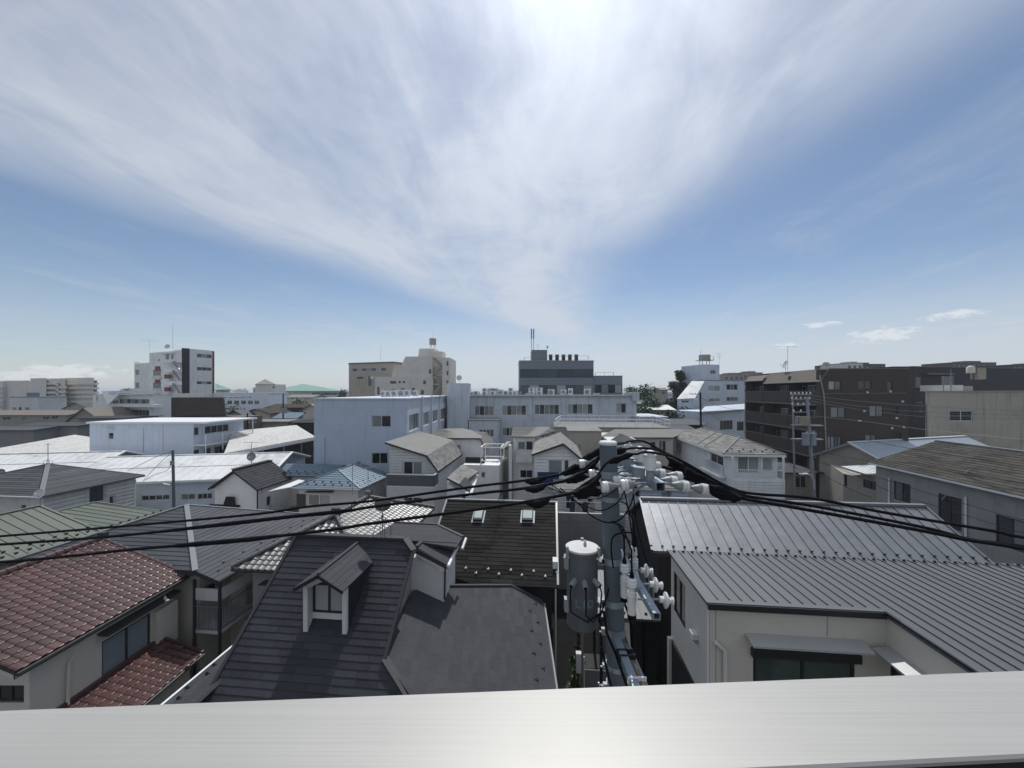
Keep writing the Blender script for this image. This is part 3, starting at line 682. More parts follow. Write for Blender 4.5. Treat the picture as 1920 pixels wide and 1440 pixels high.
caps(h, [(mainp[2], mainp[1] + (mainp[2] - mainp[1]) * .286), (mainp[4], mainp[0])], m_cap, .11, .07, 'verge_cap')
caps(h, [(tri[2], tri[1])], m_cap, .22, .05, 'hip_cap'); caps(h, [(hexp[5], hexp[4]), (hexp[4], hexp[3])], m_cap, .13, .06, 'edge_cap'); caps(h, [(wingE[3], wingE[2])], m_cap, .12, .04, 'wing_cap'); caps(h, [(an[4], an[5]), (an[4], an[3])], m_cap, .12, .04, 'annexe_cap')
gutter(h, hexp[2] + RV * .06, hexp[3] + RV * .06, m_capl, .055)
guards(h, hexp, 2, .30, .95, m_black, .3, rows=2, rp=.28, sz=.085)
# low lean-to roof on the left flank
lt = qq([(-10.75, 8.6, 4.22), (-10.75, 12.4, 4.32), (-9.3, 12.9, 4.95), (-9.3, 8.6, 4.80)]); lt = [lt[1], lt[0], lt[3], lt[2]]
roof(h, lt, m_shing2, .08, 'lean_to_roof'); pieces(h, lt, 0, .18, .60, m_slate3, 'lean_to_slate', th=.012, stag='r')
bar('lean_to_gutter', lt[0] - RV * .05, lt[1] - RV * .05, .07, .06, m_rail, h); guards(h, lt, 0, .22, .9, m_black, .4, rows=2, rp=.22, sz=.09)
body(h, foot_q([(-10.5, 8.9), (-9.32, 8.9), (-9.32, 12.2), (-10.5, 12.2)]), [4.0, 4.4, 4.4, 4.0], m_lgrey, name='lean_to_wall')
# the dormer
af, ar, ze, zr, bf = -6.755, .77, 7.22, 7.66, 10.93
dl = [Q(af, bf - .32, zr), Q(af, 13.02, zr + .02), Q(af - ar, 12.45, ze), Q(af - ar, bf - .32, ze)]; dr = [Q(af, 13.02, zr + .02), Q(af, bf - .32, zr), Q(af + ar, bf - .32, ze), Q(af + ar, 12.45, ze)]
b = MB(); b.slab(dl, .07); b.slab(dr, .07); dro = b.build('dormer_roof', m_slate3, h)
pieces(dro, [dl[2], dl[3], dl[0], dl[1]], 0, .185, .91, m_slate3, 'dormer_slate', th=.012, stag='r'); pieces(dro, [dr[2], dr[3], dr[0], dr[1]], 0, .185, .91, m_slate3, 'dormer_slate', th=.012, stag='r')
bar('dormer_ridge', dl[0] + Zv * .03, dl[1] + Zv * .03, .10, .04, m_cap, dro)
b = MB(); hw = .62; zb_ = zm(bf) - .02
for s_ in (-1, 1):
    b.par(Q(af + s_ * hw - .07, bf, zb_ - .05), RV * .14, GV * .34, Zv * (ze + .06 - zb_)); b.par(Q(af + s_ * hw - .06, bf + .30, zb_), RV * .12, GV * 1.9, Zv * (ze + .05 - zb_))
b.add([Q(af - hw - .07, bf, ze - .02), Q(af + hw + .07, bf, ze - .02), Q(af, bf, zr - .12), Q(af - hw + .07, bf, ze - .14), Q(af + hw - .07, bf, ze - .14), Q(af, bf, zr - .34)], [(0, 3, 5, 2), (2, 5, 4, 1)])
b.add([Q(af - hw, bf + .30, ze - .02), Q(af + hw, bf + .30, ze - .02), Q(af, bf + .30, zr - .1)], [(0, 1, 2)])
b.par(Q(af - hw, bf + .27, zb_ + .20), RV * 2 * hw, GV * .08, Zv * .30)
b.build('dormer', m_lgrey, h)
for x_ in (-hw - .085, hw + .072): MB().par(Q(af + x_, bf + .1, zb_ - .05), RV * .013, GV * 2.1, Zv * (ze + .05 - zb_)).build('dormer_cheek', m_dark, h)  # dark sheets laid over the cheeks, their shadow put into the colour
make_window(h, Q(af - hw + .10, bf + .30, zb_ + .52), RV, -GV, 2 * hw - .20, ze - zb_ - .62, 2, m_curt, m_black, .06, rec=-.02)
bar('dormer_barge', dl[3] - GV * .012 - Zv * .05, dl[0] - GV * .012 - Zv * .05, .03, .10, m_black, h); bar('dormer_barge', dl[0] - GV * .012 - Zv * .05, dr[2] - GV * .012 - Zv * .05, .03, .10, m_black, h)

# ================================================================== blackish slate roof with two skylights
h = thing('skylight_house', 'house with blackish slate roof, two skylights and white snow guards', 'house', Q(-2.6, 20, 0))
sk = qq([(-5.5, 15.9, 5.02), (.31, 15.9, 5.02), (.31, 20.13, 7.24), (-5.5, 20.13, 7.24)]); skb = qq([(-5.5, 20.13, 7.24), (.31, 20.13, 7.24), (.31, 24.36, 5.02), (-5.5, 24.36, 5.02)])
roof(h, sk, m_cap, .10, 'roof'); roof(h, skb, m_slate2, .10, 'back_roof')
pieces(h, sk, 0, .21, .91, m_slate2, 'slate', th=.020, stag='r', gap=.005)
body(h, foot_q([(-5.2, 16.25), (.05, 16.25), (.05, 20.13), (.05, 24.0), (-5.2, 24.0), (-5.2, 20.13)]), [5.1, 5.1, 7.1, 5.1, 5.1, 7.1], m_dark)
caps(h, [(sk[3], sk[2])], m_capl, .16, .06); caps(h, [(sk[1], sk[2]), (sk[0], sk[3])], m_capl, .09, .08, 'verge_cap'); gutter(h, sk[0], sk[1], m_black, .06)
guards(h, sk, 0, .36, .985, m_rail, .36, rows=2, rp=.22, sz=.10)
for (x0, y0, x1, y1) in ((887, 956, 908, 976), (977, 955, 1002, 978)):
    c = onp((x0 + x1) / 2, (y0 + y1) / 2 + 3, sk); n = nrm(sk); vv = n.cross(RV).normalized(); wv = (x1 - x0) / 720 * c.y * .82
    so_ = MB().box(c + n * .09, wv, .68, .18, (RV, vv, n)).build('skylight', m_cap, h)
    MB().box(c + n * .175 + vv * .02, wv * .82, .50, .02, (RV, vv, n)).build('pane', m_skylight, so_); MB().box(c + n * .02, wv + .16, .82, .03, (RV, vv, n)).build('flashing', m_dsteel, so_)
b = MB(); b.par(Q(.10, 16.6, 5.15), RV * .22, GV * .5, Zv * .55); b.build('meter_box', m_white2, h)
downpipe(h, [Q(.22, 16.1, 4.9), Q(.22, 16.1, .4)], .035, m_white2)

# ================================================================== long house with dark standing seam roof, right
h = thing('seam_roof_house', 'dark house with glossy standing seam roof sloping towards the viewer', 'house', Q(9.5, 18, 0))
s0, s1, s2, s3 = Q(3.82, 14.95, 7.0), Q(15.3, 14.95, 7.02), Q(15.3, 17.4, 8.30), Q(3.93, 17.4, 8.30)
sp2 = [s0, s1, s2, s3]; spb = [s3, s2, Q(15.3, 20.6, 6.7), Q(3.93, 20.6, 6.7)]
roof(h, sp2, m_metal, .09, 'roof'); roof(h, spb, m_metal, .09, 'back_roof')
seams(h, sp2, 0, .4085, m_metal, rib=(0, .025, .040)); 
caps(h, [(s3, s2)], m_metal, .20, .10); caps(h, [(s0, s3), (s1, s2)], m_metal, .08, .05, 'verge_cap')
bar('fascia', s0 - Zv * .12, s1 - Zv * .12, .04, .14, m_black, h); gutter(h, s0 - GV * .05, s1 - GV * .05, m_black, .05)
guards(h, sp2, 0, .20, .4085, m_black, .012, sz=.085)
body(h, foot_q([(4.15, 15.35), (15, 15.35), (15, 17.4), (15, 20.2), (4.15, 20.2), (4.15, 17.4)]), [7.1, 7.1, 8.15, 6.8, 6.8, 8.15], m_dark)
make_window(h, Q(4.148, 16.5, 4.6), -GV, -RV, .75, 1.1, 1, m_glass, m_alu, .05, rec=-.03)
lowp = qq([(1.8, 14.9, 4.42), (4.12, 14.9, 4.42), (4.12, 17.6, 4.98), (1.85, 17.6, 4.98)])
roof(h, lowp, m_metal2, .08, 'carport_roof'); seams(h, lowp, 0, .41, m_metal2, 'carport_panel'); guards(h, lowp, 0, .25, .41, m_black, .2, sz=.1)
[bar('carport_post', Q(a_, b_, 0), Q(a_, b_, 4.4), .1, .1, m_black, h) for a_, b_ in ((1.95, 15.1), (1.95, 17.4), (4.05, 15.1), (4.05, 17.4))]

# ================================================================== cream house with flat grey ribbed roof, bottom right
h = thing('cream_house', 'cream sided house with flat grey ribbed metal roof at the bottom right', 'house', Q(9.5, 10, 0))
aL, aN_, aR, bN, bF = 4.08, 8.27, 14.85, 10.40, 13.78; zr_ = lambda b_: 7.51 - (b_ - 10.4) * .004
rp = qq([(aL, bN, 7.51), (aR, bN, 7.51), (aR, bF, zr_(bF)), (aL, bF, zr_(bF))]); rw = qq([(aN_, 5.4, 7.53), (aR, 5.4, 7.53), (aR, bN - .001, 7.51), (aN_, bN - .001, 7.51)])
roof(h, rp, m_metal2, .10, 'roof'); roof(h, rw, m_metal2, .10, 'wing_roof')
pit = (aN_ - aL) / 14; i = 0
while aL + i * pit < aR - .05:
    a0 = aL + i * pit; a1 = min(a0 + pit - .003, aR); b0 = bN if a0 < aN_ - .01 else 5.4; bm = MB()
    bm.par(Q(a0, b0 + .12, zr_(b0) + .004), RV * (a1 - a0), GV * (bF - b0 - .12) + Zv * (zr_(bF) - zr_(b0)), Zv * .010); bm.par(Q(a0, b0 + .22, zr_(b0) + .014), RV * .026, GV * (bF - b0 - .26) + Zv * (zr_(bF) - zr_(b0)), Zv * .034)
    bm.build('roof_panel', m_metal2, h); i += 1
bar('fascia', Q(aL - .03, bN - .03, 7.46), Q(aN_ - .01, bN - .03, 7.46), .05, .15, m_black, h); bar('eave_trim', Q(aL, bN + .06, 7.535), Q(aN_, bN + .06, 7.535), .14, .04, m_metal2, h)
bar('side_trim', Q(aL, bN, 7.53), Q(aL, bF, 7.51), .10, .05, m_metal2, h); bar('notch_trim', Q(aN_, 5.4, 7.53), Q(aN_, bN, 7.53), .07, .06, m_black, h)
bar('rear_gutter', Q(aL - .05, bF + .05, 7.44), Q(aR, bF + .05, 7.44), .10, .10, m_metal2, h)
guards(h, rp, 2, .12, pit, m_black, pit * .52, sz=.08)
fw_ = foot_q([(aL + .05, bN + .06), (aN_ + .05, bN + .06), (aN_ + .05, 5.6), (aR - .2, 5.6), (aR - .2, bF - .1), (aL + .05, bF - .1)])
body(h, fw_, 7.42, m_cream, wins=[(0, 1412, 1231, 1603, 1300, 2, m_glassg, {'fr': m_black, 'fw': .075}), (5, 1263, 1085, 1285, 1163, 2, m_glass, {'fr': m_black}), (1, 1668, 1262, 1720, 1300, 2, m_glass, {'fr': m_black})], rec=.08)
fp0, fp1 = fw_[0], fw_[1]
def fr_on(px, py): return on_wall(fp0, fp1, px, py)
a_, b_ = fr_on(1407, 1212), fr_on(1610, 1222); L_ = (b_ - a_).length
MB().par(a_ - Zv * .21 - GV * .12, RV * L_, GV * .115, Zv * .21).build('shutter_box', m_black, h)
a_, b_ = fr_on(1397, 1190), fr_on(1616, 1201)
MB().par(V((a_.x, a_.y, a_.z)) - GV * .002, RV * (b_ - a_).length, -GV * .42 - Zv * .07, Zv * .05).build('window_canopy', m_alu, h)
sp0, sp1 = fw_[1], fw_[2]
c_ = on_wall(sp0, sp1, 1655, 1206)
MB().par(Q(aN_ + .045, bN - .05, c_.z), -GV * 2.4, -RV * .42 - Zv * .06, Zv * .05).build('side_canopy', m_alu, h)
for px in (1342,): bar('panel_joint', fr_on(px, 1142) - GV * .003, fr_on(px, 1300) - GV * .003, .012, .012, m_grey, h, up=GV)
bar('panel_joint', fr_on(1551, 1147) - GV * .003, fr_on(1551, 1192) - GV * .003, .012, .012, m_grey, h, up=GV); bar('corner_trim', fr_on(1327, 1142) - GV * .004, fr_on(1327, 1300) - GV * .004, .05, .02, m_lgrey, h, up=GV)
p = fr_on(1341, 1203); p2_ = fr_on(1357, 1217); p3 = fr_on(1358, 1330); o_ = -GV * .07
downpipe(h, [p + GV * .02, p + o_, p2_ + o_, p3 + o_], .05, m_lgrey)
lp0, lp1 = fw_[5], fw_[0]
c_ = on_wall(lp0, lp1, 1306, 1195)
b = MB(); b.par(c_ - RV * .002 + GV * .12, -GV * .26, -RV * .16, Zv * .16); b.add([c_ - RV * .16 + GV * .12, c_ - RV * .16 - GV * .14, c_ - RV * .02 - GV * .14 - Zv * .14, c_ - RV * .02 + GV * .12 - Zv * .14], [(0, 1, 2, 3)]); b.build('vent_hood', m_lgrey, h)
b = MB(); b.par(Q(aL - .01, bF - .35, .02), RV * .10, GV * -2.2, Zv * 4.6); b.build('porch_shade', m_dark, h); bar('porch_post', Q(aL - .02, bF - .25, 0), Q(aL - .02, bF - .25, 4.65), .16, .16, m_cream, h)  # solid dark slab on the wall paints the shade of the porch opening
# ================================================================== middle distance houses
def Ax(px, b): dx = (px - CX) / F; return (dx - .1) / (1 + .1 * dx) * b
def Zn(px, py, b): return N(px, py, b).z
def boxq(name, label, cat, xl, xr, yt, b, dep, m, wins=(), group=None, roofm=None, lip=.12, siding=None, frame=None, inset=0.0, cap=True, **kw):
    a0, a1 = Ax(xl, b), Ax(xr, b); zt = Zn((xl + xr) / 2, yt, b)
    h = thing(name, label, cat, Q((a0 + a1) / 2, b + dep / 2, 0), group)
    body(h, foot_q([(a0, b), (a1, b), (a1, b + dep), (a0, b + dep)]), zt, m, wins=wins, siding=siding, frame=frame, **kw)
    if roofm: MB().par(Q(a0 - lip, b - lip, zt + .002), RV * (a1 - a0 + 2 * lip), GV * (dep + 2 * lip), Zv * .14).build('roof', roofm, h)
    return h, a0, a1, zt
def shingled(root, pts, e, m, expo=.26, width=.9, nm='shingle', th=.022, under=None, rname='roof', thick=.09):
    r_ = roof(root, pts, under or m, thick, rname); pieces(r_, pts, e, expo, width, m, nm, th=th, stag='r', merged=True); return r_

# grey shingled pyramid roof, far left
h = thing('shingle_house', 'pale house with grey shingled pyramid roof left of the white halls', 'house', Q(-40, 28, 0))
ap, se, ne, sw, nw = Q(-39.8, 26.76, 7.27), Q(-35.85, 23.7, 5.6), Q(-35.85, 30.7, 5.6), Q(-47, 23.7, 5.6), Q(-47, 30.7, 5.6)
shingled(h, [sw, se, ap], 0, m_shing2, .22, 9); shingled(h, [se, ne, ap], 0, m_shing2, .22, 9, rname='east_roof'); roof(h, [ne, nw, ap], m_shing2, .09, 'north_roof'); roof(h, [nw, sw, ap], m_shing2, .09, 'west_roof')
caps(h, [(ap, se)], m_capl, .26, .05, 'hip_cap'); caps(h, [(ap, ne), (ap, sw)], m_capl, .12, .05, 'hip_cap'); gutter(h, sw, se, m_rail, .06); gutter(h, se, ne, m_cap, .06)
body(h, foot_q([(-46.6, 24.1), (-36.3, 24.1), (-36.3, 30.3), (-46.6, 30.3)]), 5.6, m_white2, wins=[(1, 167, 910, 196, 942, 1, m_glass), (0, 39, 946, 49, 958, 1, m_glass), (1, 205, 930, 214, 950, 1, m_glass)], siding={'walls': [1], 'pitch': .3})

# two long white halls
def hall(name, label, apx, dg, dr, lenr, zr, ze, half, m, wall_m, wins=()):
    h = thing(name, label, 'hall', V((apx.x, apx.y, 0)) - dr * (lenr / 2))
    a = V((apx.x, apx.y, zr)); n0, f0 = a - dg * half + Zv * (ze - zr), a + dg * half + Zv * (ze - zr); L = dr * -lenr
    s_ = [n0 + L, n0, a, a + L]; n_ = [a + L, a, f0, f0 + L]
    roof(h, s_, m, .10); roof(h, n_, m, .10, 'rear_roof'); seams(h, s_, 0, .9, m, 'roof_sheet', rib=(0, .03, .04)); bar('lap_joint', (n0 + a) / 2 + L + Zv * .02, (n0 + a) / 2 + Zv * .02, .10, .03, m_conc, h)
    bar('verge_trim', n0 + Zv * .04, a + Zv * .04, .22, .10, m_rail, h); bar('verge_trim', f0 + Zv * .04, a + Zv * .04, .22, .10, m_rail, h); bar('ridge_cap', a + L + Zv * .03, a + Zv * .03, .3, .06, m, h); bar('eave_trim', n0 + L - Zv * .1, n0 - Zv * .1, .10, .18, m_rail, h)
    i = .45; g0 = V((n0.x, n0.y, 0)) + dg * i - dr * i; g1 = V((f0.x, f0.y, 0)) - dg * i - dr * i; gm = V((a.x, a.y, 0)) - dr * i; L2 = dr * -(lenr - 2 * i)
    body(h, [g0 + L2, g0, gm, g1, g1 + L2], [ze, ze, zr - .15, ze, ze], wall_m, wins=wins)
    return h
dg2, dr2 = V((-.19, .982, 0)).normalized(), V((.982, .18, 0)).normalized()
hall('white_hall', 'long hall with sunlit white metal roof and pale blue wall', V((-24.6, 43, 0)), dg2, dr2, 17.6, 6.25, 4.78, 6.1, m_wroof, m_blue3,
     wins=[(0, 265, 928, 318, 938, 4, m_glass), (0, 340, 926, 366, 937, 2, m_curt), (0, 370, 925, 398, 936, 3, m_glass)])
hall('white_hall', 'long hall with dusty white metal roof at the left edge, its end gable showing', V((-44.8, 44.5, 0)), dg2, dr2, 26, 6.15, 4.6, 5.2, m_wroof, m_blue3)
h = thing('striped_roof_hall', 'low hall with dull grey white striped roof beside the white balcony building', 'hall', V((-60, 60, 0)))
pl_ = [D(-60, 850, 54), D(168, 850, 54), D(168, 819, 64), D(140, 815, 65), D(50, 831, 59)]; roof(h, pl_, m_wroof2, .1)
body(h, [(D(-40, 850, 55).x, 55), (D(164, 850, 55).x, 55), (D(164, 850, 55).x, 63), (D(-40, 850, 55).x, 63)], 4.3, m_grey)

# pale blue three storey block with side balcony
h = thing('balcony_block', 'pale blue flat roofed block with railed balcony on its right side', 'building', V((-48, 54, 0)))
p0, p1 = V((-55.0, 50, 0)), V((-41.5, 50, 0)); sdv = V((.1, .995, 0)); zt = 8.9
ft = [p0, p1, p1 + sdv * 8.2, p0 + sdv * 8.2]
body(h, ft, zt, m_blue3, wins=[(0, 203, 811, 213, 824, 1, m_glass, {'fr': m_rail}), (1, 364, 801, 373, 816, 1, m_glass), (1, 384, 797, 429, 811, 4, m_glass), (1, 363, 843, 374, 852, 1, m_glass), (1, 383, 840, 396, 851, 1, m_glass), (1, 402, 836, 428, 850, 3, m_glass)])
MB().par(p0 + V((-.2, -.25, zt)), V((15.6, 0, 0)), sdv * 8.7, Zv * .22).build('roof', m_rail, h)
MB().par(p1 + V((.01, .15, 5.95)), V((1.5, 0, 0)), sdv * 8.2, Zv * .16).build('balcony_floor', m_rail, h)
q0, q1 = p1 + V((1.45, .2, 6.1)), p1 + V((1.45, .2, 6.1)) + sdv * 8.0
b = MB()
for k in range(5): b.bar(q0 + Zv * (.25 + k * .24), q1 + Zv * (.25 + k * .24), .05, .05)
b.build('railing', m_rail, h)
for t in (0, .33, .66, 1): bar('balcony_post', V((0, 0, 0)) + (q0 + (q1 - q0) * t) * 1.0 - Zv * (6.0 if t == 0 else 1.0), q0 + (q1 - q0) * t + Zv * (1.3 if t < 1 else 2.8), .09, .09, m_rail, h)
bar('window_canopy', on_wall(p0, p1, 199, 804) - V((0, .3, 0)), on_wall(p0, p1, 216, 804) - V((0, .3, 0)), .6, .06, m_rail, h)
downpipe(h, [on_wall(p0, p1, 305, 797) - V((0, .06, 0)), on_wall(p0, p1, 305, 870) - V((0, .06, 0))], .05, m_rail)
bar('ladder', on_wall(p0, p1, 268, 803) - V((0, .06, 0)), on_wall(p0, p1, 268, 850) - V((0, .06, 0)), .18, .05, m_blue3, h, up=V((0, 1, 0)))

# speckled shed roof
h = thing('shed', 'long open shed with sunlit speckled pale roof beside the blue block', 'shed', V((-33, 60, 0)))
sh = [D(420, 850, 49), D(592, 819, 66.5), D(556, 797, 67), D(437, 808, 57)]; roof(h, sh, m_wroof2, .14)
bar('eave_beam', sh[0] - Zv * .35, sh[1] - Zv * .35, .15, .4, m_rail, h)
for t in (.12, .35, .58, .8, .97): p = sh[0] + (sh[1] - sh[0]) * t; bar('post', V((p.x, p.y, 0)), V((p.x, p.y, p.z - .3)), .12, .12, m_dsteel, h)
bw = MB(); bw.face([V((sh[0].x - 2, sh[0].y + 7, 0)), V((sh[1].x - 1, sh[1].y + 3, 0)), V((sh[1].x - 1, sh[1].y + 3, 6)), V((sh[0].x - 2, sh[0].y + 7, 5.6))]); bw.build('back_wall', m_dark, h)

# white gable cottage with dark tiles
h = thing('gable_cottage', 'small white gabled house with charcoal tile roof before the white hall', 'house', Q(-24.9, 30, 0))
rR = qq([(-22.85, 28.0, 5.32), (-22.85, 32.2, 5.35), (-24.95, 32.2, 6.78), (-24.95, 28.0, 6.78)]); rL = qq([(-24.95, 28.0, 6.78), (-24.95, 32.2, 6.78), (-27.1, 32.2, 5.3), (-27.1, 28.0, 5.3)])
for P_, e_, nm in ((rR, 0, 'roof'), (rL, 2, 'west_roof')): r_ = roof(h, P_, m_cap, .09, nm); pieces(r_, P_, e_, .28, .28, m_slate3, 'roof_tile', th=.03, prof=kw, stag=0, merged=True)
body(h, foot_q([(-26.8, 28.3), (-24.95, 28.3), (-23.1, 28.3), (-23.1, 32), (-24.95, 32), (-26.8, 32)]), [5.35, 6.65, 5.35, 5.35, 6.65, 5.35], m_white, wins=[(2, 500, 930, 508, 948, 1, m_glass)])
bar('barge_board', rL[3] - Zv * .06, rL[0] - Zv * .06, .05, .14, m_black, h); bar('barge_board', rR[3] - Zv * .06, rR[0] - Zv * .06, .05, .14, m_black, h); bar('ridge_cap', rR[3] + Zv * .05, rR[2] + Zv * .05, .2, .1, m_cap, h); gutter(h, rR[0], rR[1], m_cap, .05)
downpipe(h, [Q(-23.05, 28.2, 5.2), Q(-23.05, 28.2, 1)], .05, m_cap)
b = MB(); b.slab([Q(-26.3, 28.25, 3.0), Q(-24.9, 28.25, 3.0), Q(-24.9, 28.1, 4.7), Q(-25.6, 28.1, 4.7)], .08); b.build('shutter_panel', m_dark, h); roof(h, qq([(-27.5, 27.0, 3.4), (-24.6, 27.0, 3.3), (-24.6, 28.3, 4.0), (-27.2, 28.3, 4.0)]), m_dark, .08, 'porch_roof')

# blue ribbed metal hip roof
h = thing('blue_roof_house', 'house with blue ribbed metal hipped roof beside the small white gabled house', 'house', Q(-18, 31, 0))
bS, bN2 = Q(-17.45, 30.2, 6.55), Q(-17.45, 33.6, 6.55); sw, se, ne, nw = Q(-20.0, 28.0, 5.6), Q(-14.4, 28.0, 5.6), Q(-14.2, 33.4, 5.6), Q(-20.2, 33.4, 5.6)
for P_, e_, nm in (([sw, se, bS], 0, 'roof'), ([se, ne, bN2, bS], 0, 'east_roof')):
    roof(h, P_, m_bluer, .08, nm)
pieces(h, [sw, se, bS], 0, .29, 12, m_bluer, 'roof_panel', th=.03, gap=0, stag=0); seams(h, [se, ne, bN2, bS], 0, .42, m_bluer)
roof(h, [nw, sw, bS, bN2], m_bluer, .08, 'west_roof')
caps(h, [(bS, se), (bS, bN2), (bS, sw)], m_bluer, .16, .05, 'hip_cap'); gutter(h, sw, se, m_rail, .05); gutter(h, se, ne, m_cap, .05)
wv = qq([(-24.2, 31.7, 5.6), (-18.9, 31.7, 5.6), (-18.9, 33.6, 6.32), (-24.5, 33.6, 6.32)]); roof(h, wv, m_bluer, .08, 'wing_roof'); pieces(h, wv, 0, .29, 12, m_bluer, 'wing_panel', th=.03, gap=0, stag=0)
roof(h, [wv[3], wv[2], Q(-18.9, 35.5, 5.6), Q(-24.5, 35.5, 5.6)], m_bluer, .08, 'wing_back_roof')
guards(h, [sw, se, bS], 0, .35, .7, m_black, .4, rows=2, rp=.35, sz=.12); guards(h, [se, ne, bN2, bS], 0, .35, .84, m_black, .4, rows=2, rp=.4, sz=.12); guards(h, wv, 0, .35, .8, m_black, .4, rows=2, rp=.3, sz=.12)
body(h, foot_q([(-19.7, 28.4), (-14.8, 28.4), (-14.8, 33.2), (-19.7, 33.2)]), 5.6, m_white2, wins=[(0, 577, 927, 620, 949, 2, m_curt, {'fr': m_rail}), (1, 690, 918, 700, 938, 1, m_glass)])
body(h, foot_q([(-24.0, 32.0), (-19.72, 32.0), (-19.72, 35.3), (-24.0, 35.3)]), 5.55, m_white2, name='wing_wall', wins=[(0, 528, 903, 545, 915, 1, m_glass)])
MB().par(N(556, 950, 28.36), RV * .75, GV * .03, Zv * 1.0).build('door', m_ftile, h); bar('window_canopy', N(573, 922, 28.2), N(624, 922, 28.2), .35, .05, m_cap, h)
roof(h, [N(503, 921, 28.6), N(550, 912, 28.6), N(571, 901, 30.5), N(560, 899, 31.2)], m_rail, .05, 'canopy'); railing(h, Q(-22.6, 29.0, 2.9), Q(-19.8, 29.0, 2.9), 1.1, m_dsteel, .13); MB().slab(qq([(-22.7, 28.9, 2.88), (-19.7, 28.9, 2.88), (-19.7, 31.9, 2.88), (-22.7, 31.9, 2.88)]), .15).build('deck', m_dark, h)
for a_ in (-22.5, -20): bar('deck_post', Q(a_, 29, 0), Q(a_, 29, 2.75), .1, .1, m_cap, h)

# three storey grey sided house with gambrel roof and balcony
h = thing('gambrel_house', 'tall pale grey house with gambrel shingle roof and grey balcony facing the viewer', 'house', Q(-11.5, 35, 0))
r1 = qq([(-13.75, 30.85, 8.83), (-10.2, 30.85, 7.78), (-10.2, 39.6, 7.95), (-13.75, 39.6, 8.83)]); r2 = qq([(-10.2, 30.85, 7.78), (-9.2, 30.85, 6.48), (-9.2, 39.6, 6.5), (-10.2, 39.6, 7.95)])
shingled(h, r1, 1, m_shing, .25, .5); shingled(h, r2, 1, m_shing, .25, .5, rname='steep_roof')
ft = foot_q([(-13.5, 31.2), (-10.2, 31.2), (-9.4, 31.2), (-9.4, 39.4), (-10.2, 39.4), (-13.5, 39.4)])
body(h, ft, [8.66, 7.68, 6.65, 6.65, 7.7, 8.66], m_lgrey, wins=[(0, 756, 865, 792, 890, 2, [m_glass, m_curt], {'fr': m_rail})], siding={'walls': [0, 1, 2], 'pitch': .24, 'z0': 1})
zb1, zb2 = Zn(770, 912, 30), Zn(770, 891, 30); a0, a1 = Ax(725, 30), Ax(814, 30)
body(h, foot_q([(a0, 30.0), (a1, 30.0), (a1, 31.15), (a0, 31.15)]), zb1, m_lgrey, wins=[(0, 756, 932, 792, 950, 2, m_glass, {'fr': m_rail})], name='lower_wall')
b = MB(); b.par(Q(a0, 30.02, zb1), RV * (a1 - a0), GV * .05, Zv * (zb2 - zb1)); b.build('balcony_panel', m_metal2, h); MB().par(Q(a1 - .05, 30.02, zb1), RV * .05, GV * 1.15, Zv * (zb2 - zb1)).build('balcony_panel', m_metal2, h)
for p, q in (((a0, 30.04), (a1, 30.04)), ((a1 - .03, 30.04), (a1 - .03, 31.2))):
    bar('balcony_rail', Q(*p, zb2 + .03), Q(*q, zb2 + .03), .09, .06, m_rail, h); bar('balcony_ledge', Q(*p, zb1 - .03), Q(*q, zb1 - .03), .14, .08, m_rail, h)
for P_, Q_ in ((r1[0], r1[1]), (r2[0], r2[1]), (r2[1], r2[2])): bar('barge_board', P_ - Zv * .09, Q_ - Zv * .09, .06, .13, m_cap, h)
# annexe with little gable
h = thing('shingle_annexe', 'small white annexe with stepped grey shingle roof right of the gambrel house', 'house', N(860, 940, 29.5) * V((1, 1, 0)) if False else V((N(860, 940, 30).x, N(860, 940, 30).y, 0)))
q1 = [N(838, 896, 29.6), N(862, 909, 28.2), N(898, 884, 31), N(866, 872, 32.8)]; shingled(h, q1, 0, m_shing, .26, .5)
q2 = [N(861, 907, 28.1), N(872.5, 893.5, 28.9), N(887, 911, 28.4), N(881, 921, 27.8)]; roof(h, q2, m_shing2, .08, 'gable_roof'); q3 = [N(872.5, 893.5, 28.9), N(886, 899.5, 30), N(893, 907, 29), N(887, 911, 28.4)]
bar('barge_board', q1[0] - Zv * .06, q1[1] - Zv * .06, .06, .1, m_cap, h); bar('barge_board', q1[1] - Zv * .06, q2[3] - Zv * .06, .06, .1, m_cap, h)
body(h, foot_q([(Ax(840, 29.8), 29.8), (Ax(862, 28.6), 28.6), (Ax(884, 28.4), 28.4), (Ax(897, 31), 31), (Ax(866, 32.6), 32.6)]), [5.9, 5.35, 5.2, 6.2, 6.5], m_white, wins=[(1, 866, 930, 874, 945, 1, m_glass)], siding={'walls': [0, 1], 'pitch': .25, 'z0': 1})

# white house with hip shingle roof behind
h = thing('white_villa', 'white house with grey hipped shingle roof and dark band, behind the gambrel house', 'house', V((N(870, 900, 44).x, N(870, 900, 44).y, 0)))
v1 = [N(812, 821, 40.2), N(900, 821.5, 40), N(914, 812.5, 43.5), N(866, 803, 46), N(818, 804, 46)]; shingled(h, v1, 0, m_shing, .3, .9)
v2 = [N(900, 821.5, 40), N(909, 838, 39.6), N(930, 834, 43.5), N(914, 812.5, 43.5)]; shingled(h, v2, 1, m_shing, .3, .9, rname='steep_roof')
a0, a1 = Ax(815, 40.4), Ax(899, 40.4)
body(h, foot_q([(a0, 40.4), (a1, 40.4), (a1 + .4, 40.4), (a1 + .4, 47), (a0, 47)]), [Zn(830, 823, 40.4), Zn(899, 823, 40.4), Zn(908, 838, 40.4), Zn(908, 838, 40.4), Zn(830, 823, 40.4)], m_white, wins=[(0, 850, 834, 863, 845, 1, m_curt)])
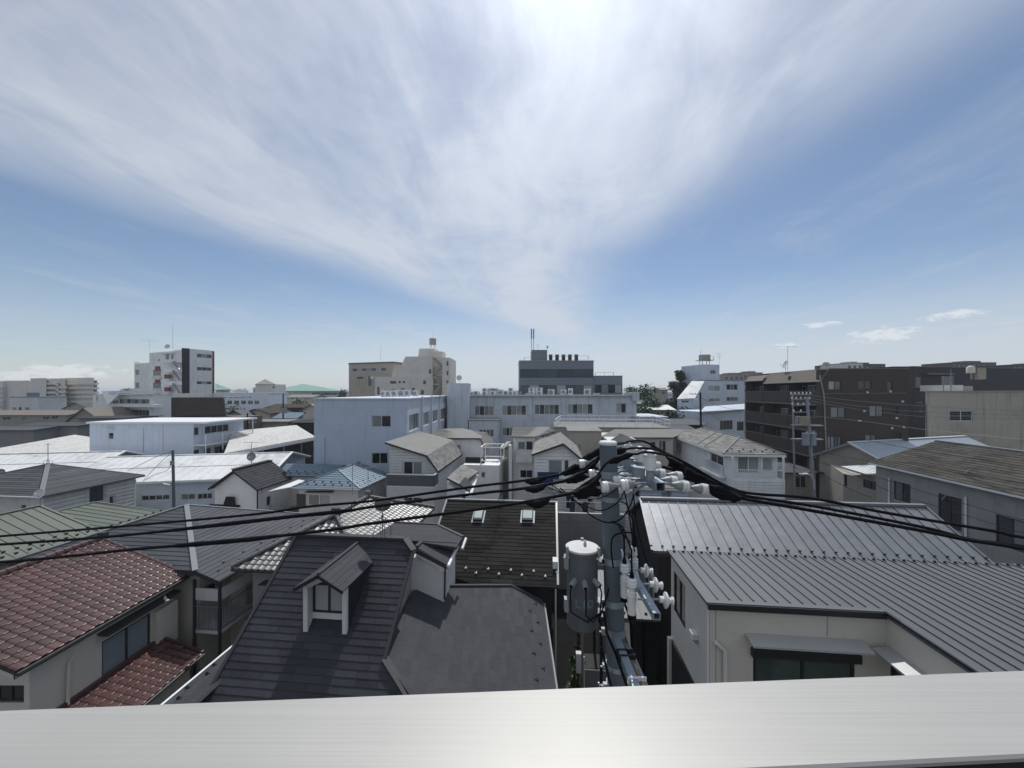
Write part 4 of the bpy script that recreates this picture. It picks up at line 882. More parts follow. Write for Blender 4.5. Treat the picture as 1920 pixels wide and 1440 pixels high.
bar('eave_trim', v1[0] - Zv * .08, v1[1] - Zv * .08, .06, .14, m_cap, h); bar('barge_board', v1[1] - Zv * .06, v2[1] - Zv * .06, .06, .12, m_cap, h)
h, a0, a1, zt = boxq('terrace_block', 'white block with dark roof terrace band and white steel canopy frame', 'house', 868, 936, 872, 36.5, 3.4, m_white, wins=[(0, 902, 885, 910, 896, 1, m_glass), (0, 874, 905, 884, 920, 1, m_glass)])
MB().par(Q(a0, 37.6, zt), RV * (a1 - a0) * .55, GV * .1, Zv * .55).build('dark_band', m_dark, h)
b = MB(); zf = zt + .4
for (p, q) in (((.5, 0), (1.04, 0)), ((.5, 2.6), (1.04, 2.6)), ((.5, 0), (.5, 2.6)), ((1.04, 0), (1.04, 2.6))):
    for zz in (zf, zf + 1.3): b.bar(Q(a0 + (a1 - a0) * p[0], 36.5 + p[1], zz), Q(a0 + (a1 - a0) * q[0], 36.5 + q[1], zz), .10, .09)
for p in ((.5, 0), (1.04, 0), (.5, 2.6), (1.04, 2.6)): b.bar(Q(a0 + (a1 - a0) * p[0], 36.5 + p[1], zt), Q(a0 + (a1 - a0) * p[0], 36.5 + p[1], zf + 1.3), .09, .09)
b.build('canopy_frame', m_rail, h)
h, a0, a1, zt = boxq('narrow_house', 'narrow tan house with sloped grey roof squeezed between two white houses', 'house', 938, 962, 841, 40, 6, m_tan, cap=False)
roof(h, [N(936, 846, 39.8), N(962, 832, 39.8), N(962, 826, 45), N(940, 838, 45)], m_shing2, .12)

# white house with curved balcony screen
h, a0, a1, zt = boxq('screen_house', 'white house with pale curved balcony screen and flat grey hip roof', 'house', 962, 1002, 818, 38, 7, m_white, wins=[(0, 971, 828, 985, 843, 1, m_curt), (0, 986, 827, 999, 844, 1, m_glass), (0, 975, 881, 999, 896, 2, m_glass)])
shingled(h, [N(959, 818.5, 37.6), N(1003, 818.5, 37.6), N(1043, 810, 42), N(1028, 800, 45), N(961, 801, 45)], 0, m_shing, .28, .9)
bs_ = MB(); k = 8
for i in range(k): t0, t1 = i / k, (i + 1) / k; f_ = lambda t: (N(967, 846, 37.9) * (1 - t) + N(968, 866, 37.2) * t) - GV * math.sin(t * 1.6) * .25
pts_l = [Q(Ax(967, 37.6), 37.95 - .75 * math.sin(t / k * 1.5), Zn(980, 846, 37.6) - (Zn(980, 846, 37.6) - Zn(980, 866, 37.6)) * t / k) for t in range(k + 1)]
wv_ = RV * (Ax(998, 37.6) - Ax(967, 37.6))
for i in range(k): bs_.add([pts_l[i], pts_l[i] + wv_, pts_l[i + 1] + wv_, pts_l[i + 1], pts_l[i] + GV * .04, pts_l[i] + wv_ + GV * .04, pts_l[i + 1] + wv_ + GV * .04, pts_l[i + 1] + GV * .04], [(0, 1, 2, 3), (4, 7, 6, 5), (0, 3, 7, 4), (1, 5, 6, 2)])
bs_.build('balcony_screen', m_white2, h); MB().par(Q(a0 - .35, 37.2, 0), RV * .3, GV * .8, Zv * Zn(960, 834, 37.6)).build('fin_wall', m_white, h)

# gabled white house with sliding door and blue bedding
h = thing('gabled_house', 'white lap sided gabled house with blue bedding hung on its balcony', 'house', Q(.9, 34, 0))
gl = qq([(-1.45, 29.8, 8.15), (.99, 29.8, 9.05), (.99, 38, 9.05), (-1.45, 38, 8.15)]); gr = qq([(.99, 29.8, 9.05), (2.55, 29.8, 7.75), (2.55, 38, 7.75), (.99, 38, 9.05)])
gl = [gl[3], gl[0], gl[1], gl[2]]; shingled(h, gl, 0, m_shing, .25, .5); shingled(h, gr, 1, m_shing, .25, .5, rname='east_roof')
body(h, foot_q([(-1.25, 30.2), (.99, 30.2), (2.38, 30.2), (2.38, 37.8), (.99, 37.8), (-1.25, 37.8)]), [8.1, 8.95, 7.8, 7.8, 8.95, 8.1], m_white, wins=[(0, 1028, 862, 1055, 888, 1, m_curt, {'fr': m_rail}), (1, 1057, 862, 1067, 888, 1, m_glass, {'fr': m_rail})], siding={'walls': [0, 1], 'pitch': .26, 'z0': 1})
bar('barge_board', gl[1] - Zv * .07, gl[2] - Zv * .07, .06, .13, m_cap, h); bar('barge_board', gr[0] - Zv * .07, gr[1] - Zv * .07, .06, .13, m_cap, h)
zb2 = Zn(1028, 887, 29.4); b = MB(); b.par(Q(Ax(1006, 29.4), 29.4, zb2 - 1.0), RV * (Ax(1092, 29.4) - Ax(1006, 29.4)), GV * .08, Zv * 1.0); b.par(Q(Ax(1006, 29.4), 29.4, zb2 - 1.12), RV * (Ax(1092, 29.4) - Ax(1006, 29.4)), GV * .9, Zv * .12); b.build('balcony', m_white, h)
t_ = MB().par(Q(Ax(1008, 29.3), 29.32, zb2 - .78), RV * (Ax(1048, 29.3) - Ax(1008, 29.3)), GV * .07, Zv * .86).build('bedding', m_futon, None, loc=Q(Ax(1028, 29.3), 29.35, zb2 - .78)); tag(t_, 'navy blue bedding hung over the balcony of the gabled white house', 'bedding')

# beige flat block and hipped houses behind the pole
h, a0, a1, zt = boxq('beige_block', 'plain beige flat roofed block behind the gabled white house', 'building', 1066, 1128, 810, 43, 6, m_beige, wins=[(0, 1082, 832, 1092, 848, 1, m_curt)], roofm=m_flat)
h, a0, a1, zt = boxq('hip_cottage', 'cream house with long grey hipped roof and two narrow windows', 'house', 1132, 1262, 822, 43.5, 6, m_cream, wins=[(0, 1219, 828, 1230, 842, 1, m_glass), (0, 1235, 826, 1249, 850, 2, [m_curt, m_glass])])
shingled(h, [N(1124, 820, 43), N(1262, 820, 43), N(1298, 806, 50), N(1262, 804, 49), N(1152, 805, 49)], 0, m_shing, .28, .9)
h, a0, a1, zt = boxq('low_gable_house', 'small house with low grey gable roof just behind the pole head', 'house', 1142, 1200, 828, 38, 4, m_lgrey, cap=False, wins=[(0, 1185, 862, 1196, 873, 1, m_glass)])
shingled(h, [N(1139, 829, 37.7), N(1163, 813, 41.5), N(1164, 813, 41.6), N(1202, 829, 37.7)], 3, m_shing2, .25, .9)
# flat roof with railings
h, a0, a1, zt = boxq('railed_roof_block', 'low grey flat roofed block ringed with white roof railings', 'building', 1041, 1256, 803, 52, 9, m_conc, roofm=m_flat)
b = MB(); cs = [(a0, 52), (a1, 52), (a1, 60.5), (a0 + 1, 60.5)]
for i in range(4):
    p, q = Q(*cs[i], zt + .14), Q(*cs[(i + 1) % 4], zt + .14)
    for zz in (.5, 1.0): b.bar(p + Zv * zz, q + Zv * zz, .07, .07)
    n_ = max(2, int((q - p).length / 1.9))
    for j in range(n_): c = p + (q - p) * j / n_; b.bar(c, c + Zv * 1.0, .07, .07)
b.build('railing', m_rail, h)

# grey blue sided houses just behind the pole
for (lb, xl, xr, ye, yr, b_, dep_, m_, wn_, px_) in (('grey blue lap sided house with drying balcony directly behind the pole', 1044, 1178, 916, 899, 27.0, 5, m_lgrey, [(0, 1101, 935, 1113, 948, 1, m_glass, {'fr': m_rail}), (0, 1060, 930, 1078, 955, 2, m_glass, {'fr': m_rail})], 0), ('bluish white lap sided house between the pole and the dark seam roof', 1186, 1290, 913, 899, 30.5, 5, m_blue3, [(0, 1190, 918, 1200, 932, 1, m_glass), (0, 1240, 920, 1258, 934, 2, m_curt)], 1)):
    h, a0, a1, zt = boxq('sided_house', lb, 'house', xl, xr, ye, b_, dep_, m_, wins=wn_, siding={'walls': [0], 'pitch': .22, 'z0': 2}, cap=False); zr_2 = Zn((xl + xr) / 2, yr, b_ + dep_ / 2)
    for sgn, nm in ((-1, 'roof'), (1, 'rear_roof')):
        e0, e1 = Q(a0 - .25, b_ + dep_ / 2 + sgn * (dep_ / 2 + .3), zt - .02), Q(a1 + .25, b_ + dep_ / 2 + sgn * (dep_ / 2 + .3), zt - .02); shingled(h, [e0, e1, Q(a1 + .25, b_ + dep_ / 2, zr_2), Q(a0 - .25, b_ + dep_ / 2, zr_2)], 0, m_shing, .25, .9, rname=nm)
    for aa in (a0, a1): MB().add([Q(aa, b_, zt - .05), Q(aa, b_ + dep_, zt - .05), Q(aa, b_ + dep_ / 2, zr_2 - .06), Q(aa + .05, b_, zt - .05), Q(aa + .05, b_ + dep_, zt - .05), Q(aa + .05, b_ + dep_ / 2, zr_2 - .06)], [(0, 1, 2), (3, 5, 4), (0, 2, 5, 3), (1, 4, 5, 2)]).build('gable_wall', m_, h)
    bar('eave_trim', Q(a0 - .25, b_ - .3, zt - .12), Q(a1 + .25, b_ - .3, zt - .12), .05, .14, m_rail, h)
    if px_ == 0:
        ab0, ab1 = Ax(1046, 25.5), Ax(1172, 25.5); zb2 = Zn(1100, 964, 25.5)
        MB().par(Q(ab0, 25.5, 0), RV * (ab1 - ab0), GV * 1.45, Zv * (zb2 - .5)).build('lower_wall', m_grey, h); MB().par(Q(ab0, 25.48, zb2 - .5), RV * (ab1 - ab0), GV * .07, Zv * .5).build('balcony_panel', m_grey, h); bar('balcony_rail', Q(ab0, 25.5, zb2 + .04), Q(ab1, 25.5, zb2 + .04), .08, .07, m_rail, h)

# white balcony house right of the pole
h = thing('balcony_house', 'white house with grey hip roof and slatted balcony right of the pole', 'house', Q(16.4, 40, 0))
sw, se, ne, nw = Q(14.05, 33, 7.94), Q(18.9, 33, 7.94), Q(18.9, 46.5, 7.94), Q(14.05, 46.5, 7.94); rS, rN_ = Q(16.45, 35.4, 9.05), Q(16.45, 44.1, 9.05)
west = [nw, sw, rS, rN_]; south = [sw, se, rS]
shingled(h, west, 0, m_shing, .26, .9, rname='west_roof'); shingled(h, south, 0, m_shing, .26, .9); roof(h, [se, ne, rN_, rS], m_shing, .09, 'east_roof'); roof(h, [ne, nw, rN_], m_shing, .09, 'north_roof')
caps(h, [(rS, sw), (rS, se), (rS, rN_)], m_flat, .14, .05, 'hip_cap'); caps(h, [(Q(14.1, 38.6, 7.98), Q(16.3, 39.8, 9.0)), (Q(14.1, 36.9, 7.98), Q(16.3, 38.1, 9.0))], m_cap, .09, .04, 'valley_strip')
guards(h, south, 0, .35, .9, m_black, .5, rows=2, rp=.3, sz=.12)
for p, q in ((sw, se), (nw, sw)): bar('fascia', p - Zv * .12, q - Zv * .12, .10, .16, m_rail, h)
body(h, foot_q([(14.45, 33.4), (18.45, 33.4), (18.45, 46.2), (14.45, 46.2)]), 7.85, m_white, wins=[(0, 1383, 856, 1424, 888, 2, [m_curt, m_curt], {'fr': m_rail}), (0, 1430, 858, 1448, 884, 1, m_curt), (3, 1332, 852, 1356, 884, 2, m_glass, {'fr': m_rail}), (3, 1268, 830, 1277, 850, 1, m_glass)], siding={'walls': [0], 'pitch': .22, 'z0': 1})
af0, af1 = 14.5, 18.45; zf = Zn(1400, 899, 32.4)
body(h, foot_q([(af0, 32.4), (af1, 32.4), (af1, 33.35), (af0, 33.35)]), zf, m_white, name='lower_wall', siding={'walls': [0], 'pitch': .22, 'z0': 1}, wins=[(0, 1395, 936, 1420, 955, 2, m_glass)])
railing(h, Q(af0 + .1, 32.45, zf), Q(af1 - .1, 32.45, zf), Zn(1400, 881, 32.4) - zf, m_rail, .14, bw=.035); railing(h, Q(14.25, 33.6, zf), Q(14.25, 37.3, zf), .85, m_rail, .14, bw=.035)
MB().slab([Q(13.9, 33.4, zf), Q(14.4, 33.4, zf), Q(14.4, 37.5, zf), Q(13.9, 37.5, zf)], .15).build('balcony_floor', m_rail, h); bar('corner_post', Q(af1 - .06, 32.45, zf), Q(af1 - .06, 32.45, 7.8), .12, .12, m_rail, h); bar('corner_post', Q(af0 + .06, 32.45, zf), Q(af0 + .06, 32.45, 7.8), .12, .12, m_rail, h)

# grey house with weathered roof, right edge
h = thing('weathered_roof_house', 'grey walled house with weathered brown roof at the right edge', 'house', Q(28, 24, 0))
we = qq([(25.0, 33.0, 7.45), (25.0, 13, 7.45), (29.9, 13, 9.2), (29.9, 33.0, 9.2)]); shingled(h, we, 0, m_weath, .33, 1.0, th=.03); roof(h, qq([(29.9, 33, 9.2), (29.9, 13, 9.2), (34.8, 13, 7.45), (34.8, 33, 7.45)]), m_weath, .1, 'east_roof')
body(h, foot_q([(25.4, 13.4), (29.9, 13.4), (34.4, 13.4), (34.4, 32.8), (29.9, 32.8), (25.4, 32.8)]), [7.5, 9.1, 7.5, 7.5, 9.1, 7.5], m_conc,
     wins=[(5, 1676, 905, 1707, 940, 2, [m_curt, m_glass], {'fr': m_bronze}), (5, 1759, 930, 1803, 990, 2, m_glass, {'fr': m_bronze}), (5, 1867, 972, 1930, 1030, 2, [m_glass, m_curt], {'fr': m_bronze}), (5, 1960, 1000, 2060, 1080, 2, m_glass)])
caps(h, [(we[3], we[2])], m_capl, .3, .08); bar('eave_trim', we[0] - Zv * .08, we[1] - Zv * .08, .05, .12, m_rail, h); bar('verge_trim', we[0] - Zv * .05, we[3] - Zv * .05, .05, .12, m_cap, h)
f_ = foot_q([(25.4, 32.8), (25.4, 13.4)])
for (x_, y0, y1) in ((1669, 896, 960), (1813, 932, 1030)): downpipe(h, [on_wall(f_[0], f_[1], x_, y0) - RV * .07, V((0, 0, 0)) + on_wall(f_[0], f_[1], x_, y1) - RV * .07], .06, m_rail)
bar('roof_pole', Q(25.3, 27.6, 6.0), Q(26.3, 27.0, 8.1), .06, .06, m_dsteel, h)

# house with silver roof and its little porch
h = thing('silver_roof_house', 'beige gabled house with silver blue metal roof and white corrugated porch roof', 'house', V((42, 41, 0)))
d2, n2 = V((.956, .29, 0)).normalized(), V((-.29, .956, 0)).normalized(); a = V((33.3, 38, 8.0)); zE2 = 6.35; hw = 3.35
R1 = [a - n2 * hw + Zv * (zE2 - 8.0), a - n2 * hw + Zv * (zE2 - 8.0) + d2 * 18.8, a + d2 * 18.8, a]; R2_ = [a, a + d2 * 18.8, a + n2 * hw + Zv * (zE2 - 8) + d2 * 18.8, a + n2 * hw + Zv * (zE2 - 8)]
roof(h, R1, m_silver, .09); roof(h, R2_, m_silver, .09, 'rear_roof'); seams(h, R1, 0, .45, m_silver, rib=(0, .03, .03)); bar('ridge_cap', a + Zv * .05, a + d2 * 18.8 + Zv * .05, .28, .07, m_rail, h); bar('verge_trim', R1[0] + Zv * .02, a + Zv * .02, .10, .10, m_rail, h); bar('barge_board', R2_[3] - Zv * .1, a - Zv * .1, .08, .2, m_grey, h); bar('barge_board', R1[0] - Zv * .1, a - Zv * .1, .08, .2, m_grey, h)
fp = [V((q.x, q.y, 0)) for q in (a + n2 * 3 + d2 * .4, a + d2 * .4, a - n2 * 3 + d2 * .4, a - n2 * 3 + d2 * 18.4, a + d2 * 18.4, a + n2 * 3 + d2 * 18.4)]
body(h, fp, [6.45, 7.85, 6.45, 6.45, 7.85, 6.45], m_beige, wins=[(0, 1560, 880, 1566, 890, 1, m_glass)])
pf = [N(1581, 950, 39.0), N(1652, 950, 35.4)]; zp = 5.35
pfoot = [V((pf[0].x, pf[0].y, 0)), V((pf[1].x, pf[1].y, 0)), V((pf[1].x + 1.2, pf[1].y + 3, 0)), V((pf[0].x + 1.2, pf[0].y + 3, 0))]
body(h, pfoot, [zp, zp, zp + .3, zp + .3], m_beige, name='porch_wall', wins=[(0, 1583, 882, 1588.5, 912, 1, m_glass, {'fr': m_bronze}), (0, 1618, 889, 1647, 917, 2, m_glass, {'fr': m_bronze}), (0, 1640, 925, 1648, 936, 1, m_glass)])
PR = [N(1576, 875, 38.6), N(1622, 889, 35.6), N(1652, 888, 35.4), N(1652, 870.5, 38.2)]; r_ = roof(h, PR, m_wroof, .05, 'porch_roof'); pieces(r_, PR, 0, .32, 8, m_wroof, 'porch_panel', th=.06, stag=0, merged=True)
# ================================================================== far buildings
OCC = []
def block(name, label, cat, pl, pr, yt, dep, m, wins=(), roofm=None, group=None, zt=None, frame=None, rec=.12, lip=.1, zb=0.0, root=None, wname='wall', rh=.16, side=None):
    p0, p1 = D(pl[0], 0, pl[1]), D(pr[0], 0, pr[1]); p0.z = p1.z = 0; e = p1 - p0; U = e.normalized(); n = V((-U.y, U.x, 0)) if side is None else V(side + (0,)) / dep
    dm = (pl[1] + pr[1]) / 2; zt = CAMZ + (CY - yt) / F * dm if zt is None else zt
    h = root or thing(name, label, cat, (p0 + p1) / 2 + n * dep / 2, group)
    body(h, [p0, p1, p1 + n * dep, p0 + n * dep], zt, m, wins=wins, frame=frame, rec=rec, zb=zb, name=wname)
    if roofm: MB().par(p0 - U * lip - n * lip + Zv * (zt + .003), U * (e.length + 2 * lip), n * (dep + 2 * lip), Zv * rh).build('roof', roofm, h)
    OCC.append(((p0 + p1) / 2 + n * dep / 2, max(e.length, dep) * .75))
    h['_z'] = zt
    return h
# --- pale blue L shaped building across the middle
h = thing('long_blue_building', 'long pale blue two storey building spanning the middle, its left wing coming forward', 'building', V((0, 70, 0))); zt = 12.25
lf = [V(q + (0,)) for q in ((-19.58, 38), (-10.4, 38), (-11.2, 66), (21.4, 66), (21.4, 82), (-19.58, 82))]
wn = [(0, 697, 779, 733, 801, 2, [m_curt, m_glass]), (0, 697, 849, 727, 870, 2, m_glass)]
for (xl, xr, yt_, yb_) in ((767.5, 785.5, 776, 806), (794, 805.5, 772.5, 797), (810, 821, 769, 791), (825.5, 835.5, 766, 787)): wn.append((1, xl, yt_, xr, yb_, 4, [m_curt, m_curt, m_glass, m_curt]))
for (xl, xr, yt_, yb_, n_) in ((890, 926, 761, 779, 4), (941.5, 986.5, 760, 778.5, 5), (1002.5, 1048.5, 758.5, 777, 5), (1064, 1111.5, 757.5, 776, 5), (1155.5, 1174, 756, 774.5, 2), (942, 962, 802, 817, 3), (1003, 1048, 802, 820, 5)): wn.append((2, xl, yt_, xr, yb_, n_, [m_curt, m_glass, m_curt]))
body(h, lf, zt, m_blue2, wins=wn, rec=.16)
# the forward wing is painted a stronger blue
b = MB(); b.box((0, 0, 0), 0, 0, 0)
wf = MB(); U_, Nn_, L_ = None, None, None
holes = []
for w_ in wn[:2]:
    ua, ub = (pix_on_wall(lf[0], lf[1], xx, (w_[2] + w_[4]) / 2)[0] for xx in (w_[1], w_[3])); za, z2 = (pix_on_wall(lf[0], lf[1], (w_[1] + w_[3]) / 2, yy)[1] for yy in (w_[4], w_[2])); holes.append((ua, za, ub - ua, z2 - za))
wall_face(wf, lf[0] - V((0, .02, 0)), lf[1] - V((0, .02, 0)), 0, zt - .02, zt - .02, holes, .0); wf.f = [f for f in wf.f if len(f) == 3]; wf.build('front_paint', m_blue, h)
MB().par(lf[0] + V((-.1, -.12, zt + .003)), V((9.4, 0, 0)), V((-.8, 28.2, 0)) * 1.0, Zv * .14).build('wing_coping', m_blue2, h)
MB().par(lf[0] + V((0, 27.5, zt + .006)), V((41, 0, 0)), V((0, 17, 0)), Zv * .05).build('roof', m_flat, h)
b = MB()
b.par(V((-11.3, 65.85, zt)), V((32.8, 0, 0)), V((0, .25, 0)), Zv * .28); b.build('parapet', m_blue2, h)
for xx in (936, 992, 1056, 1118, 1176): MB().par(V(((xx - 960) / 720 * 66 - .55, 65.8, zt + .02)), V((1.1, 0, 0)), V((0, .3, 0)), Zv * .55).build('parapet_pier', m_blue2, h)
for xx in (790, 808, 823.5, 837): p = on_wall(lf[1], lf[2], xx, 780); MB().par(V((p.x, p.y, 0)), V((.16, 0, 0)), V((0, .3, 0)), Zv * (zt + .25)).build('pilaster', m_blue2, h)
for (xx, y0, y1) in ((608, 820, 868), (1000, 740, 800), (1061, 752, 800), (1122, 740, 800)):
    i_ = (0, 1) if xx < 760 else (2, 3); downpipe(h, [on_wall(lf[i_[0]], lf[i_[1]], xx, y0) - V((0, .1, 0)), on_wall(lf[i_[0]], lf[i_[1]], xx, y1) - V((0, .1, 0))], .08, m_blue2)
block('', '', '', (838.5, 62.2), (877.5, 62.2), 718.5, 4.2, m_blue2, root=h, wname='stair_tower'); block('', '', '', (879, 62), (936, 62), 788.5, 3.9, m_blue2, wins=[(0, 898, 805, 926, 819, 4, m_glass)], root=h, wname='entrance_block', roofm=m_flat)
block('', '', '', (1193, 64), (1252, 64), 783, 9, m_blue2, root=h, wname='east_annexe', roofm=m_blue2); block('', '', '', (1187, 65), (1199, 65), 735, 3, m_blue2, root=h, wname='corner_box', zb=11.5)
OCC.append((V((0, 74, 0)), 26))
# --- rooftop air conditioners
def ac_unit(loc, w, hh, fans=1, m=None):
    t = thing('air_conditioner', 'x', 'air conditioner', loc)
    MB().par(V(loc) + V((-w / 2, 0, .12)), V((w, 0, 0)), V((0, .42, 0)), Zv * hh).build('casing', m or m_white, t)
    for k in range(fans):
        c = V(loc) + V((-w * .08, -.012, .12 + hh * (k + .5) / fans)); r = min(w * .36, hh / fans * .40)
        MB().lathe(c, V((0, -1, 0)), [(0, r), (.03, r), (.03, r * .82), (.006, r * .8), (.006, .001)], 14).build('fan_grille', m_dsteel, t)
    for s_ in (-1, 1): MB().par(V(loc) + V((s_ * w * .38 - .05, 0, 0)), V((.1, 0, 0)), V((0, .42, 0)), Zv * .12).build('foot', m_dsteel, t)
    return t
acl = [(892.5, 69.5, 1.0, .75, 1, 'tiny white air conditioner leftmost on the long blue roof'), (908.7, 69, .95, 1.25, 2, 'tall two fan air conditioner second from the left on the long blue roof'), (924, 71, 1.0, .7, 1, 'low white air conditioner between a two fan unit and a pair'),
       (938.8, 69, .95, .82, 1, 'left one of a touching pair of grey air conditioners'), (948.7, 69, .95, .80, 1, 'right one of a touching pair of grey air conditioners'), (957.7, 68.5, .85, 1.3, 2, 'tall pale box air conditioner right of the touching pair'),
       (977, 69, .95, .9, 1, 'dark faced air conditioner standing at the left corner of the glass building'), (997, 68.5, 1.1, 1.3, 2, 'two fan air conditioner under the roof house with the mast'), (1011.5, 68.5, 1.15, 1.35, 2, 'largest two fan air conditioner before the glass building'), (1033.5, 68.5, 1.15, 1.05, 1, 'single fan air conditioner below the leftmost black flue'),
       (1057, 68.5, 1.0, 1.0, 1, 'single fan air conditioner below the middle black flues'), (1070, 68.5, .8, 1.25, 1, 'narrow pale air conditioner right of the middle ones'), (1101.5, 68.5, 1.15, 1.15, 1, 'rightmost single fan air conditioner before the glass building')]
for (px, d, w_, hh, fn, lb) in acl:
    t = ac_unit(V(((px - CX) / F * d, d, zt + .06)), w_, hh, fn, m_bronze if 'dark' in lb else None); t['label'] = lb; t['group'] = 'air conditioners on the long blue roof'
for px, d, w_, hh, lb in ((718, 46, .55, 1.1, 'leftmost slim white rooftop unit on the left wing'), (727, 47, .7, 1.0, 'white two fan unit second from left on the left wing'), (739, 48, .75, 1.1, 'white unit in the middle of the left wing roof'), (752, 49, .9, 1.15, 'blue grey box unit on the left wing roof'), (763, 50, .8, 1.2, 'wide white unit near the right edge of the left wing roof'), (778, 54, .8, 1.15, 'rightmost white unit on the left wing roof')):
    t = ac_unit(V(((px - CX) / F * d, d, zt + .06)), w_ * .85, hh * .72, 1, m_blue2 if 'blue' in lb else m_lgrey); t['label'] = lb; t['group'] = 'air conditioners on the left wing roof'
# --- antennas and dishes
def dish(loc, r, hgt, label, facing=V((.5, .6, .35)), m=None, feet=True):
    t = thing('satellite_dish', label, 'satellite dish', loc); L = V(loc); f = facing.normalized(); c = L + Zv * hgt
    MB().tube([L, c], .022, 6).build('mast', m_dsteel, t)
    MB().lathe(c - f * .02, f, [(0, .02), (.02, r * .5), (.06, r * .85), (.11, r), (.12, r), (.075, r * .85), (.035, r * .5), (.02, .001)], 18).build('dish_bowl', m or m_white2, t, True)
    MB().tube([c + f * .05 - Zv * r * .8, c + f * r * 1.1 - Zv * r * .2], .015, 5).build('feed_arm', m_dsteel, t); MB().box(c + f * r * 1.12 - Zv * r * .18, .08, .08, .1).build('feed_horn', m_white2, t)
    if feet:
        for k in range(4): an_ = k * 1.571 + .78; MB().tube([L + V((math.cos(an_), math.sin(an_), 0)) * .32 - Zv * .12, L + Zv * .5], .012, 5).build('stay', m_dsteel, t)
    return t
def aerial(loc, hgt, label, nel=6, boom=1.4, ang=.4, el=.45, booms=1):
    t = thing('tv_antenna', label, 'antenna', loc); L = V(loc); MB().tube([L, L + Zv * hgt], .022, 6).build('mast', m_dsteel, t)
    d = V((math.cos(ang), math.sin(ang), 0)); s_ = V((-d.y, d.x, 0))
    for k in range(booms):
        c = L + Zv * (hgt - .08 - k * .55); bm = MB(); bm.bar(c - d * boom * .5, c + d * boom * .5, .025, .025)
        for i in range(nel): q = c + d * boom * (i / (nel - 1) - .5); bm.bar(q - s_ * el / 2 * (1 - .3 * i / nel), q + s_ * el / 2 * (1 - .3 * i / nel), .014, .014)
        bm.build('boom', m_dsteel, t)
    return t
def mast(loc, hgt, label, r=.04, name='mast_pole', cat='mast'):
    o = MB().tube([V(loc), V(loc) + Zv * hgt * .6, V(loc) + Zv * hgt], [r, r * .8, r * .35], 6).build(name, m_dsteel, None, loc=V(loc)); return tag(o, label, cat)
# --- glass banded office behind it
h = block('office_block', 'grey office block with dark ribbon windows and a row of black flues', 'building', (974, 95), (1113, 95), 677, 14, m_office, roofm=m_conc,
          wins=[(0, 975, 692, 1112.5, 708.5, 8, m_glassb, {'fr': m_bronze}), (0, 976, 722, 1112, 738, 8, [m_glass, m_curt, m_glassb], {'fr': m_bronze})], frame=m_bronze)
block('', '', '', (1113.2, 95.2), (1167, 95.2), 705.5, 13, m_office, wins=[(0, 1115, 721, 1166, 737, 4, [m_glassb, m_curt], {'fr': m_bronze})], root=h, wname='side_wing', roofm=m_conc)
block('', '', '', (997, 99), (1026, 99), 656, 6, m_office, root=h, wname='roof_house', zb=20.5)
for yy in (684, 716.5): p = D(974, yy, 94.95); MB().par(p, V((18.3, 0, 0)), V((0, .05, 0)), Zv * .06).build('panel_joint', m_dsteel, h)
zr_o = CAMZ + (CY - 677) / F * 95 + .16
railing(h, D(983, 677, 96), D(1103, 674, 96), .9, m_dsteel, 3.0, bw=.05, top=.06); railing(h, D(1116, 705, 96), D(1150, 705, 96), .9, m_dsteel, 2.0, bw=.05, top=.06)
for i in range(5):
    px = 1032.5 + 12 * i; p = V(((px - CX) / F * 97, 97, zr_o)); t = thing('flue', ['leftmost', 'second', 'third', 'fourth', 'rightmost'][i] + ' of the five black flues with pale tops on the office roof', 'flue', p, 'black flues on the office roof')
    MB().lathe(p, Zv, [(0, .46), (1.45, .46)], 12).build('drum', m_dark, t, True); MB().box(p + Zv * 1.55, .95, .95, .2).build('lid', m_conc, t)
t = thing('cell_mast', 'tall twin panel phone mast on the office roof house', 'mast', D(998.5, 657, 98))
for k in (-.28, .28): MB().tube([V(t.location) + V((k, 0, 0)), V(t.location) + V((k, 0, 5.6))], .07, 6).build('pole', m_dsteel, t); MB().box(V(t.location) + V((k, -.1, 4.2)), .3, .2, 2.4).build('panel_antenna', m_grey, t)
dish(D(1026, 656, 98), .38, .7, 'small dish on the corner of the office roof house', V((.6, .5, .3)), feet=False); aerial(D(1009, 656, 99), 1.4, 'small aerial on the office roof house beside the phone mast', booms=2); dish(D(861, 719, 63), .45, .9, 'round dish on the stair tower of the long blue building', V((.1, -.9, .2)), feet=False)

# --- stepped beige apartment and the taupe hall beside it
h = block('stepped_apartments', 'beige stepped apartment house with open stair and water tank on top', 'building', (703, 112), (812, 112), 706.5, 14, m_cream2,
          wins=[(0, 731, 714, 743, 720, 1, m_glass), (0, 747, 714.5, 752, 719, 1, m_glass), (0, 755, 714, 760, 719, 1, m_glass), (0, 793, 713, 799, 721, 1, m_glass), (0, 707, 725, 712, 740, 1, m_glass), (0, 720, 730, 725, 741, 2, m_curt), (0, 735, 730, 741, 741, 1, m_glass), (0, 751, 727, 760, 741, 2, m_curt), (0, 772, 727, 778, 741, 1, m_glass), (0, 789, 731, 795, 740, 1, m_glass)])
def steps(xl, xr, yt_, d, dep, nm, slope=4, wins=()):
    p0, p1 = D(xl, 0, d), D(xr, 0, d); p0.z = p1.z = 0; zt_ = CAMZ + (CY - yt_) / F * d; s_ = V((slope / F * d, 0, 0)); n = V((0, dep, 0))
    body(h, [p0, p0 + s_, p1, p1 + n, p0 + s_ + n, p0 + n], [zt_ - 2.2, zt_, zt_, zt_, zt_, zt_ - 2.2], m_cream2, name=nm, wins=wins)
steps(736, 811, 685.5, 113, 12, 'second_tier', 5, [(1, 804, 692, 809, 701, 1, m_glass)]); steps(754, 811, 668.5, 114, 10, 'third_tier', 6); steps(784, 815, 653.5, 117, 7, 'stair_house', 2)
